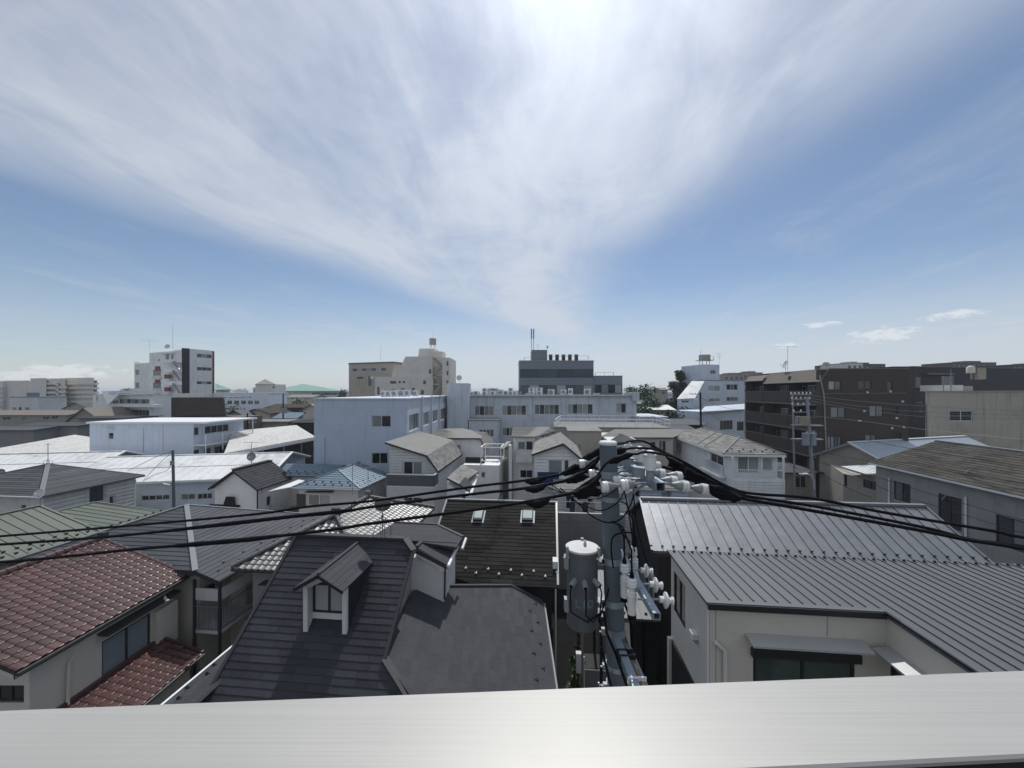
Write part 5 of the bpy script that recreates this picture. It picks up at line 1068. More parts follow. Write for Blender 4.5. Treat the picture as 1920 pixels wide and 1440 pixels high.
block('', '', '', (829, 111), (843.5, 111), 670.5, 12, m_cream2, root=h, wname='corner_tower', wins=[(0, 837, 677, 841, 686, 1, m_glass), (0, 837, 695, 841, 704, 1, m_glass), (0, 837, 713, 841, 721, 1, m_glass)]); block('', '', '', (812, 115), (830, 115), 659, 5, m_cream2, root=h, wname='stair_shaft')
zf = [CAMZ + (CY - y_) / F * 112 for y_ in (738, 721, 704, 687, 671)]
for i, z_ in enumerate(zf[:-1]):
    xl, xr = (812.5, 829) if i % 2 == 0 else (829, 812.5); a_, b_ = D(xl, 0, 111.5), D(xr, 0, 111.5); a_.z = z_; b_.z = zf[i + 1]; MB().bar(a_, b_, .5, .75).build('stair_flight', m_tan, h)
    c_ = D(812.3, 0, 111.6); c_.z = zf[i + 1]; MB().par(c_, V((2.6, 0, 0)), V((0, 1.4, 0)), Zv * .2).build('landing', m_cream2, h)
tk = thing('water_tank', 'brown water tank on the highest roof of the stepped beige apartments', 'tank', D(811.5, 652, 118)); L = V(tk.location)
MB().lathe(L + Zv * .9, Zv, [(0, 1.05), (1.9, 1.05), (2.0, .9)], 14).build('tank', m_tank, tk, True)
for k in range(4): MB().tube([L + V((math.cos(k * 1.57 + .8), math.sin(k * 1.57 + .8), 0)) * .8, L + V((math.cos(k * 1.57 + .8), math.sin(k * 1.57 + .8), 0)) * .8 + Zv * .95], .06, 5).build('leg', m_dsteel, tk)
mast(D(812, 637, 118.2), 2.9, 'thin lightning rod behind the brown water tank')
h = block('taupe_hall', 'taupe flat topped building with a dark strip of windows left of the stepped apartments', 'building', (654, 132), (738, 126), 682, 18, m_tan2,
          wins=[(0, 661, 690, 724, 696, 7, [m_glass, m_curt]), (0, 669, 706, 682, 711, 1, m_glass), (0, 690, 704.5, 697, 724, 1, m_glass)], roofm=m_bfas, rh=.5)
mast(D(714, 680, 131), 6.5, 'tall thin rod on the taupe building'); dish(D(698, 745, 108), .55, 5.6, 'round dish on a long pole before the taupe building', V((.1, -.9, .2)), feet=False)

# --- white tower with black stripe and red balconies, left
h = block('striped_tower', 'white apartment tower with a black vertical stripe and red edged corner', 'building', (355.5, 110.2), (398, 115.4), 653.6, 9, m_white, zt=25.4,
          wins=[(0, 369, 664, 397, 671, 3, [m_glass, m_curt]), (0, 369, 688.5, 397, 695, 3, [m_glass, m_bronze]), (0, 369, 715, 397, 720.5, 3, [m_glass, m_curt])])
block('', '', '', (341, 109.0), (355.3, 110.1), 652, 8, m_dark, root=h, wname='black_stripe', zt=25.5); block('', '', '', (398.2, 115.4), (402, 115.9), 655, 6, m_red2, root=h, wname='red_edge', zt=25.3)
block('', '', '', (280, 117), (340.5, 109.4), 657, 8, m_white, root=h, wname='west_wall', zt=24.9,
      wins=[(0, 296.5, 672.5, 299, 678, 1, m_glass), (0, 311, 664, 317, 676, 1, m_glass), (0, 321, 664, 325, 676, 1, m_glass)] + [(0, 287, y_, 302, y_ + 15, 1, m_glass) for y_ in (692.5, 716.5, 741, 764)])
for y_ in (700, 724, 749, 772):
    a_, b_ = D(287, y_, 115.8), D(302, y_, 113.9); a_.z = b_.z = CAMZ + (CY - y_ - 8) / F * 115; MB().bar(a_, b_, .3, 1.2).build('balcony_front', m_white2, h); a_, b_ = D(291, y_ - 9, 115.6), D(301, y_ - 9, 114.3); b_.z = a_.z; MB().bar(a_, b_, .12, 1.3).build('red_screen', m_red2, h)
    a_, b_ = D(309, y_, 111.5), D(319, y_, 110.3); a_.z = b_.z = CAMZ + (CY - y_ - 6) / F * 111; MB().bar(a_, b_, .3, 1.2).build('red_panel', m_red2, h)
for i, y_ in enumerate((680, 698, 722, 746, 768)):
    a_, b_ = D(308, y_, 109.5), D(341, y_, 106.8); a_.z = b_.z = CAMZ + (CY - y_) / F * 108; MB().par(a_, b_ - a_, V((-1.7, 1.9, 0)), Zv * 1.0).build('stair_parapet', m_white, h)
    if i < 4: c_, d_ = D(324, y_ - 3, 107.6), D(337, y_ + 14, 106.8); MB().bar(c_, d_, .4, .35).build('stair_flight', m_dsteel, h)
block('', '', '', (252, 122), (279.5, 118), 681, 8, m_white, root=h, wname='north_wing', wins=[(0, 254, 693, 261, 703, 1, m_glass), (0, 254, 717, 261, 728, 1, m_glass)]); block('', '', '', (302, 113), (328, 110.5), 656, 1.5, m_white, root=h, wname='stair_canopy', zb=24.2, zt=24.6)
for y_ in (680, 694, 717): a_ = D(251, y_, 121.8); MB().par(a_, V((1.6, 0, 0)), V((0, 1, 0)), Zv * .2).build('ledge', m_white, h)
mast(D(324, 654, 112), 7.4, 'very tall thin rod on the striped white tower'); aerial(D(280.5, 657, 118.5), 3.4, 'wide aerial on the left corner of the striped white tower', booms=2, boom=4, el=1); dish(D(314, 653, 113), .7, .5, 'dish on the roof of the striped white tower', V((.2, -.8, .3)), feet=False)
h = block('terrace_apartments', 'low white apartments with a sloping end wall left of the striped tower', 'building', (174, 106), (282, 100), 744, 9, m_white, zt=12.2, roofm=m_wroof,
          wins=[(0, 205, 750, 222, 757, 3, m_glass), (0, 224, 748, 280, 757, 8, [m_glass, m_curt]), (0, 232, 768, 280, 781, 7, m_glass), (0, 181, 742, 183, 752, 1, m_glass)])
for (y0, y1) in ((758, 763), (733, 739)): a_, b_ = D(203, y0, 101.5), D(292, y0, 98.5); b_.z = a_.z; MB().par(a_, b_ - a_, V((.2, 1.8, 0)), Zv * -.7).build('balcony_slab', m_white, h)
s_ = MB(); s_.slab([D(190, 733, 103), D(228, 734, 101), D(202, 759, 100), D(214, 759, 101)][:3] + [D(193, 740, 103)], .25); s_.build('sloping_wall', m_white, h)
h = block('mansard_house', 'building with steep brown mansard roof and white rooftop fence', 'building', (322, 70), (423, 68), 781, 8, m_bfas, zt=8.4)
p = [D(330, 780, 68.6), D(423, 779, 66.6), D(419, 746, 68.5), D(334, 747, 70)]; roof(h, p, m_roofb, .2, 'mansard'); block('', '', '', (321, 71), (332, 70), 746, 7, m_roofb, root=h, wname='side_slope')
for i in range(9): a_, b_ = D(324 + i * 10.8, 745, 70.2), D(324 + (i + 1) * 10.8 - 1.5, 745, 70); b_.z = a_.z; MB().par(a_, b_ - a_, V((0, .06, 0)), Zv * .75).build('fence_panel', m_white2, h)
MB().par(D(320, 746, 70.6), V((10.3, -.3, 0)), V((0, 7, 0)), Zv * .12).build('roof', m_flat, h)

# --- far left apartment slabs
h = block('slab_apartments', 'cream six storey apartment slab with zigzag open stairs', 'building', (57, 200), (87, 196), 710, 16, m_cream2, side=(-18.5, 16), zt=20.1)
block('', '', '', (87.2, 198.2), (122, 193.5), 710, 12, m_cream2, side=(-14, 12), root=h, wname='stair_bay', zt=19.9); block('', '', '', (122.2, 199), (176, 196), 709, 12, m_cream2, side=(-13, 12), root=h, wname='balcony_bay', zt=20.3)
for i in range(6):
    y_ = 717.5 + i * 8.4
    a_, b_ = D(123, y_, 197.5), D(180, y_, 194.5); b_.z = a_.z = CAMZ + (CY - y_) / F * 196; MB().par(a_, b_ - a_, V((0, 1.4, 0)), Zv * -1.0).build('balcony', m_cream2, h); MB().par(a_ + V((.3, 1.25, 0)), (b_ - a_) * .93, V((0, .05, 0)), Zv * 1.2).build('window', m_glass, h)
    a_, b_ = D(88, y_, 196), D(101, y_, 194); b_.z = a_.z = CAMZ + (CY - y_) / F * 195; MB().par(a_, b_ - a_, V((0, 1.4, 0)), Zv * -1.0).build('balcony', m_cream2, h); MB().bar(b_ - Zv * .4, D(109, y_ + 5, 193.0), .5, .8).build('stair_flight', m_cream2, h); MB().par(D(109, y_ + 7, 193), V((3.2, -.3, 0)), V((0, 1.3, 0)), Zv * -1.0).build('landing', m_cream2, h); MB().par(D(90, y_ + 6, 195.6), V((8, -1, 0)), V((0, .05, 0)), Zv * 1.1).build('stair_shade', m_bronze, h)  # dark plates before the wall paint the shade of the stair openings
h = block('slab_apartments', 'grey cream apartment slab cut off by the left edge', 'building', (5, 215), (56, 210), 715, 16, m_cream2, side=(-20, 16), zt=19.3); block('', '', '', (-60, 216), (4.8, 213), 715, 14, m_cream2, root=h, wname='balcony_bay', zt=19.0)
for i in range(5): y_ = 724 + i * 8.5; a_ = D(-10, y_, 212); MB().par(a_, V((4.2, 0, 0)), V((0, 1, 0)), Zv * -1.1).build('balcony', m_white2, h)

# --- school with green roofs
h = block('school', 'pale long school building with small square windows below green roofs', 'building', (395, 150), (505, 150), 737, 12, m_blue3, wins=[(0, x_, 751, x_ + 9, 758, 2, m_glass) for x_ in (426, 439, 452, 465, 477)] + [(0, x_, 744, x_ + 3, 747, 1, m_glass) for x_ in (420, 431, 443, 455, 468)], roofm=m_white)
h = block('gymnasium', 'broad hall with low verdigris green hipped roof on the horizon', 'building', (497, 205), (640, 205), 733.5, 30, m_white2, wins=[(0, 585, 736, 632, 741, 8, m_glass)])
c = [D(495, 733, 203), D(642, 733, 203), D(630, 731, 240), D(515, 731, 240)]; r0, r1_ = D(572, 720, 222), D(566, 720.5, 226); z = 17.6
r0.z = r1_.z = z
for q in ([c[0], c[1], r0], [c[1], c[2], r1_, r0], [c[3], c[0], r0, r1_]): roof(h, q, m_teal, .3)
h = block('pyramid_roof_hall', 'small white tower with a pyramid roof on the horizon left of the green hall', 'building', (479, 190), (516, 190), 720.5, 9, m_white2, wins=[(0, 511, 724, 515, 728, 1, m_glass)]); p = [D(478, 720.5, 189.5), D(517, 720.5, 189.5), D(517, 720.5, 200), D(480, 720.5, 200)]; t_ = D(497, 710.5, 194.5)
for i in range(4): roof(h, [p[i], p[(i + 1) % 4], t_], m_tan, .2)
roof(block('teal_house', 'white house with small verdigris roof right of the striped tower', 'building', (404, 160), (432, 160), 731, 10, m_white2), [D(402, 731, 158), D(434, 730, 158), D(412, 722, 166), D(403, 718, 166)], m_teal, .3)

# --- right side: bluish white building with sloping glass roof
h = block('sloped_white_building', 'bluish white building with sunlit sloping roof on its left and a roof tank', 'building', (1308, 92), (1396, 92), 714, 14, m_blue3, zt=15.7, side=(7.2, 14),
          wins=[(0, 1328, 723, 1350, 733, 2, [m_curt, m_curt]), (0, 1362, 720.5, 1383, 731, 3, [m_glass, m_curt]), (0, 1329, 747, 1350, 753, 2, m_curt), (0, 1362, 744.5, 1384, 752, 3, m_curt)], roofm=m_flat)
block('', '', '', (1317, 93.5), (1349, 94.5), 683.5, 8, m_blue3, root=h, wname='penthouse', wins=[(0, 1332, 694, 1342, 701, 2, m_glass)])
block('', '', '', (1270, 83), (1309.8, 84.5), 748, 14, m_blue3, root=h, wname='lower_front', zt=11.4, side=(6.4, 14), wins=[(0, 1278, 751, 1292, 755, 2, m_glass), (0, 1278, 772, 1293, 782, 3, m_glass), (0, 1273, 770, 1276, 777, 1, m_glass)])
roof(h, [D(1269, 748, 82.7), D(1303, 746.5, 83.4), D(1321, 714.5, 91.7), D(1297, 714.5, 91.9)], m_wroof, .2, 'sloping_roof')
tk = thing('water_tank', 'weathered box tank on stilts with railing above the sloped white building', 'tank', D(1321, 684.5, 97)); L = V(tk.location)
MB().box(L + Zv * 1.9, 2.1, 1.8, 1.35).build('tank', m_tank, tk); MB().box(L + Zv * 1.15, 3.6, 2.4, .12).build('platform', m_dsteel, tk)
for sx_ in (-.85, .85):
    for sy_ in (-.7, .7): MB().bar(L + V((sx_, sy_, 0)), L + V((sx_, sy_, 1.15)), .12, .12).build('leg', m_dsteel, tk)
railing(tk, L + V((-1.75, -1.1, 1.2)), L + V((1.75, -1.1, 1.2)), .9, m_dsteel, .9, bw=.04); mast(D(1313.5, 671, 97), 2.3, 'thin rod beside the box tank on stilts'); aerial(D(1348.5, 684.5, 96), 2.9, 'tall stacked aerial right of the box tank on stilts', booms=3, boom=1.8, el=.6)
h = block('workshop', 'low icy blue workshop with slanting roof in front of the sloped white building', 'building', (1316, 70), (1395, 74), 768, 7, m_blue3, zt=9.4, wins=[(0, 1350, 788, 1374, 806, 4, m_glass), (0, 1382, 790, 1396, 808, 3, m_glass)])
roof(h, [D(1312, 772, 69), D(1396, 767, 73), D(1396, 757, 82), D(1322, 762, 82)], m_silver, .2)

# --- brown tiled apartment block
h = thing('brown_apartments', 'dark brown tiled four storey apartments with long balconies on the left face', 'building', Q(33, 52, 0)); zt = 15.5
def zq(y_, x_, b_): return N(x_, y_, b_).z
ft = foot_q([(28.6, 44), (37.2, 44), (37.2, 60), (30.1, 60), (30.1, 44.6), (28.6, 44.6)])
wl = [(0, 1553, 714, 1577, 731, 2, m_curt), (0, 1609, 713, 1634, 730, 2, m_glass), (0, 1663, 715, 1673, 733, 1, m_glass), (0, 1557, 763, 1585, 783, 2, m_curt), (0, 1630, 760, 1656, 781, 2, m_curt), (0, 1678, 762, 1685, 778, 1, m_glass), (0, 1551, 818, 1578, 842, 4, m_curt), (0, 1622, 815, 1643, 830, 2, m_curt), (0, 1672, 810, 1690, 830, 1, m_glass)]
body(h, ft, 15.4, m_ftile, wins=wl, frame=m_bronze)
bwl, bw1 = foot_q([(30.1, 60), (30.1, 44.6)])
for k, zt_ in enumerate((13.05, 10.17, 7.30, 4.4)):
    for b0, b1 in ((59.6, 55.0), (54.85, 49.6), (49.45, 44.6)):
        MB().par(Q(28.6, b0, zt_), GV * (b1 - b0), RV * .15, Zv * -1.35).build('balcony_panel', m_ftile, h); bar('balcony_cap', Q(28.67, b0, zt_ + .03), Q(28.67, b1, zt_ + .03), .22, .07, m_bfas, h)
        c = (b0 + b1) / 2; make_window(h, Q(30.08, c + 1.2, zt_ - 1.25), -GV, -RV, 2.4, 2.0, 2, [m_curt, m_glass], m_alu, rec=-.03)
        make_window(h, Q(30.08, c + 2.2, zt_ - 1.25), -GV, -RV, .7, 1.9, 1, m_glass, m_alu, rec=-.03) if k % 2 == 0 else None
    MB().par(Q(28.6, 60, zt_ - 1.36), -GV * 15.4, RV * 1.5, Zv * -.16).build('balcony_slab', m_bfas, h)
for b0 in (59.7, 54.9, 49.5): MB().par(Q(28.65, b0, 0), GV * .12, RV * 1.45, Zv * 14.9).build('divider', m_ftile, h)
for b0, b1, ztop in ((60, 54.95, 15.35), (54.95, 49.55, 15.45), (49.55, 43.9, 15.5)):
    sl_ = [Q(28.45, b0, 14.55 if b1 > 50 else 14.1), Q(28.45, b1, 14.55 if b1 > 50 else 14.1), Q(29.4, b1, ztop), Q(29.4, b0, ztop)]; roof(h, sl_, m_eave, .12, 'sloping_eave')
MB().slab(qq([(29.4, 44, 15.52), (37.3, 44, 15.52), (37.3, 60, 15.52), (29.4, 60, 15.52)]), .1).build('roof', m_bfas, h)
fS0, fS1 = ft[0], ft[1]; pp_ = [on_wall(fS0, fS1, x_, y_) - GV * .08 for x_, y_ in ((1536, 703), (1544, 742), (1546, 790), (1548, 845))]; downpipe(h, pp_, .065, m_conc)
bar('string_course', on_wall(fS0, fS1, 1545, 738) - GV * .02, on_wall(fS0, fS1, 1698, 737) - GV * .02, .06, .08, m_bfas, h)
for (x_, y_) in ((1626, 736), (1669, 734), (1620, 771), (1692, 753), (1681, 784), (1694, 801), (1672, 803)): p = on_wall(fS0, fS1, x_, y_); MB().lathe(p - GV * .14, GV, [(0, .02), (.03, .10), (.13, .13)], 8).build('vent_cover', m_lgrey, h)
OCC.append((Q(33, 52, 0), 12))
aerial(Q(29.7, 51.5, 15.6), 3.2, 'wide aerial on a tall mast on the brown apartments', nel=3, boom=2.6, ang=.2, el=.5); dish(Q(29.5, 51.6, 15.6), .55, .8, 'white dish at the foot of the mast on the brown apartments', V((-.8, .2, .3)), feet=False); dish(D(1549, 692, 44), .35, .5, 'small tilted dish on the roof edge of the brown apartments', V((.5, .4, .8)), feet=False)
h = block('dark_block', 'near black tiled apartment block behind the right end of the brown one', 'building', (1676, 66), (1712, 66), 687, 14, m_dtile)
block('', '', '', (1712.2, 70), (1960, 76), 690, 16, m_dtile, root=h, wname='long_wing', wins=[(0, 1717, 708, 1727, 726, 1, m_glass), (0, 1720, 754, 1731, 772, 1, m_glass), (0, 1765, 706, 1790, 724, 3, m_glass)], roofm=m_bfas); MB().par(D(1740, 702, 69.5), V((6, 1, 0)), V((0, 1.2, 0)), Zv * .25).build('balcony_slab', m_bfas, h); MB().par(D(1716, 727, 69.5), V((5, .6, 0)), V((0, 1.2, 0)), Zv * .2).build('balcony_slab', m_bfas, h)
h = thing('beige_building', 'large plain beige walled building at the right edge with one small window', 'building', V((62, 52, 0)))
bb0, bb1 = D(1735, 0, 47), D(2080, 0, 45); bb0.z = bb1.z = 0
body(h, [bb0, bb1, bb1 + V((16, 12, 0)), bb0 + V((13.4, 12, 0))], 13.06, m_tan2, wins=[(0, 1781, 770.5, 1824, 789.5, 2, m_glassb, {'fr': m_rail, 'bars': 1})], rec=.14)
MB().bar(bb0 + Zv * 13.1, bb1 + Zv * 13.1, .3, .09).build('coping', m_tan2, h); OCC.append((V((64, 52, 0)), 17))
downpipe(h, [D(1740, 756, 46.8), D(1742, 828, 46.8)], .16, m_tan2); U0 = V((1, 0, 0))
t = block('roof_hut', 'low white box hut standing on the beige building roof', 'hut', (1771, 50), (1806, 50), 722, 3, m_white2, zb=13.1); t = block('roof_hut', 'grey covered box beside the white hut on the beige roof', 'hut', (1807, 50.5), (1824, 50.5), 724, 2.5, m_conc, zb=13.1)
tk = thing('water_tank', 'cream cylinder tank on the beige roof at right', 'tank', D(1820, 712, 52)); L = V(tk.location); MB().lathe(L + Zv * .9, Zv, [(0, .42), (.75, .42), (.9, .3), (1.0, .1)], 12).build('tank', m_cream, tk, True)
for k in range(4): MB().tube([L + V((math.cos(k * 1.57), math.sin(k * 1.57), 0)) * .35 - Zv * 1.6, L + V((math.cos(k * 1.57), math.sin(k * 1.57), 0)) * .35 + Zv * .95], .04, 5).build('leg', m_black, tk)
MB().box(L + V((1.0, 0, .8)), 1.1, .9, 1.5).build('pump_box', m_tan, tk)
for px, y0, h_, lb in ((1769, 722, 1.9, 'short grey post on the beige roof at right'), (1783, 722, 2.8, 'taller post with a sunlit lamp bar on the beige roof')): mast(D(px, 733, 48.5), h_, lb, .07, 'roof_post', 'post')
for (xl, xr, d, yt_, lb, m_) in ((1573, 1660, 150, 683, 'stepped dark apartment top peeping above the brown apartments', m_ftile), (1588, 1618, 140, 681, 'pale block top peeping above the brown apartments', m_white2), (1785, 1868, 160, 680, 'stepped brown apartment top above the dark block', m_ftile), (1828, 1900, 190, 690, 'grey apartment top at the far right', m_bfas), (1898, 2000, 150, 684, 'dark block top cut by the right edge', m_dtile), (1855, 1990, 95, 706, 'dull grey office with ribbon windows at the far right', m_grey), (1358, 1395, 130, 702, 'cream apartment with vertical fins behind the sloped white building', m_beige), (1392, 1430, 150, 699, 'low brown block with roof boxes beyond the brown apartments', m_tan)):
    wn_ = []
    n_ = max(2, int((xr - xl) / 9))
    for r in range(3):
        for k in range(n_): x_ = xl + (xr - xl) * (k + .2) / n_; wn_.append((0, x_, yt_ + 4 + r * 13.5, x_ + (xr - xl) / n_ * .6, yt_ + 10 + r * 13.5, 1, m_glass))
    h = block('far_apartments', lb, 'building', (xl, d), (xr, d), yt_, 12, m_, wins=wn_, roofm=m_bfas)
    x0_ = xl + (xr - xl) * .3; block('', '', '', (x0_, d + 3), (x0_ + (xr - xl) * .35, d + 3), yt_ - 3.2, 5, m_, root=h, wname='roof_house', zb=10)

# --- left middle clutter
def pitched(name, label, xl, xr, ye, yr, d, dep, m, rm, wins=(), along=True, group=None):
    p0, p1 = D(xl, ye, d), D(xr, ye, d); ze = p0.z; p1.z = ze; zr = CAMZ + (CY - yr) / F * (d + dep / 2)
    h = thing(name, label, 'house', V(((p0.x + p1.x) / 2, d + dep / 2, 0)), group); Y = V((0, dep, 0)); o_ = .5
    if along:
        r0, r1 = p0 + Y / 2, p1 + Y / 2; r0.z = r1.z = zr; ex = V((o_, 0, 0)); q = lambda v_, s: v_ + V((0, s * o_, 0))
        roof(h, [q(p0, -1) - ex, q(p1, -1) + ex, r1 + ex, r0 - ex], rm, .12); roof(h, [r0 - ex, r1 + ex, q(p1 + Y, 1) + ex, q(p0 + Y, 1) - ex], rm, .12, 'rear_roof')
        body(h, [V((p0.x, d, 0)), V((p1.x, d, 0)), V((p1.x, d + dep / 2, 0)), V((p1.x, d + dep, 0)), V((p0.x, d + dep, 0)), V((p0.x, d + dep / 2, 0))], [ze, ze, zr - .1, ze, ze, zr - .1], m, wins=wins)
    else:
        mx = (p0.x + p1.x) / 2; a0, a1 = V((mx, d - o_, zr)), V((mx, d + dep + o_, zr)); ex = V((o_, 0, -.15))
        roof(h, [p0 - ex - V((0, o_, .3)), a0, a1, p0 + Y - ex + V((0, o_, -.3))], rm, .12, 'west_roof'); roof(h, [a0, p1 + ex - V((0, o_, 0)), p1 + Y + ex + V((0, o_, 0)), a1], rm, .12)
        body(h, [V((p0.x, d, 0)), V((mx, d, 0)), V((p1.x, d, 0)), V((p1.x, d + dep, 0)), V((mx, d + dep, 0)), V((p0.x, d + dep, 0))], [ze, zr - .1, ze, ze, zr - .1, ze], m, wins=wins)
    OCC.append((V(h.location), max(dep, (p1 - p0).length) * .7)); return h
lc = [
 ('long beige roofed terrace at the far left', -40, 128, 778, 769, 98, 9, m_tan, m_bfas, [(0, 80, 780, 92, 787, 2, m_glass), (0, 97, 779, 108, 786, 2, m_glass), (0, 40, 781, 50, 788, 1, m_curt), (0, 5, 781, 20, 788, 2, m_glass)], True),
 ('grey low house with a curtained window behind the blue block', 30, 146, 798, 792, 74, 8, m_grey, m_cap, [(0, 81, 802, 104, 814, 2, m_curt)], True),
 ('dark roofed low house at the left edge above the dusty hall', -60, 62, 806, 799, 70, 7, m_grey, m_metal3, [(0, 20, 805, 60, 808, 2, m_glass)], True),
 ('tan house with gable wall left of the terrace apartments', 128, 192, 790, 763, 92, 9, m_tan, m_bfas, [(0, 126, 773, 158, 782, 3, m_glass)], False),
 ('tan flat walled house behind the blue block', 148, 232, 784, 780, 80, 8, m_tan, m_dark, [(0, 160, 788, 168, 796, 1, m_glass)], True),
 ('cream house with small windows right of the mansard building', 454, 506, 774, 765, 90, 8, m_cream, m_roofb, [(0, 482, 776, 496, 783, 2, m_glass), (0, 504, 775, 508, 783, 1, m_glass)], False),
 ('dark roofed house in front of the school', 428, 455, 778, 767, 86, 8, m_grey, m_metal3, [], False),
 ('white villa with two rows of windows below the green hall', 538, 586, 745, 740, 140, 10, m_cream, m_flat, [(0, 541, 743, 545, 747, 1, m_glass), (0, 558, 743, 566, 747, 2, m_glass), (0, 575, 742, 582, 747, 2, m_glass)], True),
 ('long dark roofed house in front of the cream villa', 500, 592, 764, 757, 105, 10, m_dark, m_roofb, [], True),
 ('house with blue corrugated roof left of the blue wing', 515, 555, 784, 773, 88, 7, m_grey, m_bluer, [(0, 520, 786, 528, 792, 1, m_glass)], True),
 ('house with terracotta coloured roof left of the blue wing', 568, 600, 769, 756, 78, 9, m_cream, mat('terracotta_roof', (.26, .15, .10), .8), [(0, 570, 772, 574, 777, 1, m_glass)], False),
 ('dark slatted house beside the blue wing', 552, 592, 792, 786, 72, 5, m_dark, m_dark, [], True),
 ('grey house with flat roof and railing before the terracotta one', 466, 540, 790, 786, 76, 6, m_tan, m_flat, [(0, 470, 794, 486, 804, 2, m_glass)], True),
 ('pale roofed house in the trees right of the office', 1203, 1240, 756, 748, 92, 8, m_tan, m_flat, [(0, 1210, 760, 1216, 766, 1, m_glass)], False),
 ('white roofed house below the dark conifers', 1222, 1262, 768, 759, 84, 8, m_grey, m_wroof, [(0, 1230, 772, 1238, 779, 1, m_glass)], True),
 ('pinkish house tower far right of the office', 1240, 1252, 731, 727, 150, 8, m_beige, m_bfas, [(0, 1242, 735, 1247, 739, 1, m_glass)], True),
 ('dark roofed house left of the sloped white building', 1250, 1318, 796, 785, 66, 8, m_dark, m_metal3, [], True),
 ('low house with dark roof between long blue annexe and pole street', 1240, 1300, 806, 797, 58, 6, m_grey, m_metal3, [], True),
 ('low tan house by the street left of the brown apartments', 1470, 1530, 884, 874, 41, 5, m_tan, m_metal3, [(0, 1490, 892, 1512, 915, 2, m_glass)], True)]
for (lb, xl, xr, ye, yr, d, dep, m_, rm, wn_, al) in lc: pitched('small_house' if 'villa' not in lb else 'villa', lb, xl, xr, ye, yr, d, dep, m_, rm, wn_, al)

# --- low roofscape that runs to the horizon
for o in [q for q in COL.objects if q.parent is None and q.get('category') in ('house', 'building', 'hall', 'shed')]: OCC.append((V(o.location), 7.0))
rg = random.Random(21); fm = [m_white2, m_beige, m_grey, m_tan, m_cream, m_lgrey, m_blue3]; fr2 = [m_metal3, m_flat, m_bfas, m_metal2, m_roofb, m_shing2, m_wroof2, m_bluer]; nfar = 0; FAR = []
for k in range(900):
    d = rg.uniform(62, 420) if rg.random() < .75 else rg.uniform(300, 1100); px = rg.uniform(-60, 1980); X = (px - CX) / F * d; w_ = rg.uniform(7, 13); dep = rg.uniform(6, 10); P_ = V((X, d, 0))
    if abs(X - 21.5) < 3.5 and d < 120: continue
    if any((P_ - V((c.x, c.y, 0))).length < r + w_ * .62 for c, r in OCC): continue
    OCC.append((P_, w_ * .62)); nfar += 1
    if nfar > 260: break
    ze = rg.uniform(5.2, 8.2) if rg.random() < .85 else rg.uniform(9, 12.3); 
    if d > 300: ze += rg.uniform(1, 5)
    if d > 600: ze = rg.uniform(10, 22); w_ *= 2.2
    m_, rm = rg.choice(fm), rg.choice(fr2); t = thing('distant_house', 'x', 'house', P_, 'distant low houses'); FAR.append((t, w_, ze, dep, m_, rm)); ang = rg.choice((.1, .1, -.05, .2)); U = V((math.cos(ang), -math.sin(ang), 0)); n = V((math.sin(ang), math.cos(ang), 0)); c = P_ - U * w_ / 2 - n * dep / 2
    q = [c, c + U * w_, c + U * w_ + n * dep, c + n * dep]; flat_ = ze > 8.5 or rg.random() < .2
    b = MB(); b.par(c, U * w_, n * dep, Zv * ze)
    if not flat_:
        zr = ze + rg.uniform(1.2, 2.2)
        if rg.random() < .5:
            m0, m1 = (q[0] + q[3]) / 2 + Zv * (zr - .12), (q[1] + q[2]) / 2 + Zv * (zr - .12); b.add([q[0] + Zv * ze, q[3] + Zv * ze, m0, q[1] + Zv * ze, q[2] + Zv * ze, m1], [(0, 1, 2), (3, 4, 5)])
            m0 += Zv * .12; m1 += Zv * .12; RR = [[q[0] + Zv * ze - n * .5 - U * .4 - Zv * .2, q[1] + Zv * ze - n * .5 + U * .4 - Zv * .2, m1 + U * .4, m0 - U * .4], [m0 - U * .4, m1 + U * .4, q[2] + Zv * ze + n * .5 + U * .4 - Zv * .2, q[3] + Zv * ze + n * .5 - U * .4 - Zv * .2]]
        else:
            m0, m1 = (q[0] + q[1]) / 2 + Zv * (zr - .12), (q[3] + q[2]) / 2 + Zv * (zr - .12); b.add([q[0] + Zv * ze, q[1] + Zv * ze, m0, q[3] + Zv * ze, q[2] + Zv * ze, m1], [(0, 1, 2), (3, 4, 5)])
            m0 += Zv * .12; m1 += Zv * .12; RR = [[q[0] + Zv * ze - U * .5 - n * .4 - Zv * .2, m0 - n * .4, m1 + n * .4, q[3] + Zv * ze - U * .5 + n * .4 - Zv * .2], [m0 - n * .4, q[1] + Zv * ze + U * .5 - n * .4 - Zv * .2, q[2] + Zv * ze + U * .5 + n * .4 - Zv * .2, m1 + n * .4]]
        rb_ = MB(); [rb_.slab(r_, .12) for r_ in RR]
    else: rb_ = MB(); rb_.par(c - U * .1 - n * .1 + Zv * (ze + .003), U * (w_ + .2), n * (dep + .2), Zv * .25); rb_.par(c + U * w_ * .3 + n * 2 + Zv * ze, U * 2.2, n * 2, Zv * rg.uniform(.8, 2.0))
    b.build('wall', m_, t); rb_.build('roof', rm, t)
    if d < 330:
        for fl in range(int(ze // 2.9)):
            for j in range(int(w_ // 2.6)):
                if rg.random() < .7: MB().par(c + U * (.6 + j * 2.5 + rg.uniform(0, .5)) - n * .03 + Zv * (fl * 2.8 + 1.0), U * rg.uniform(.9, 1.7), n * .05, Zv * 1.2).build('window', rg.choice((m_glass, m_glass, m_curt)), t)

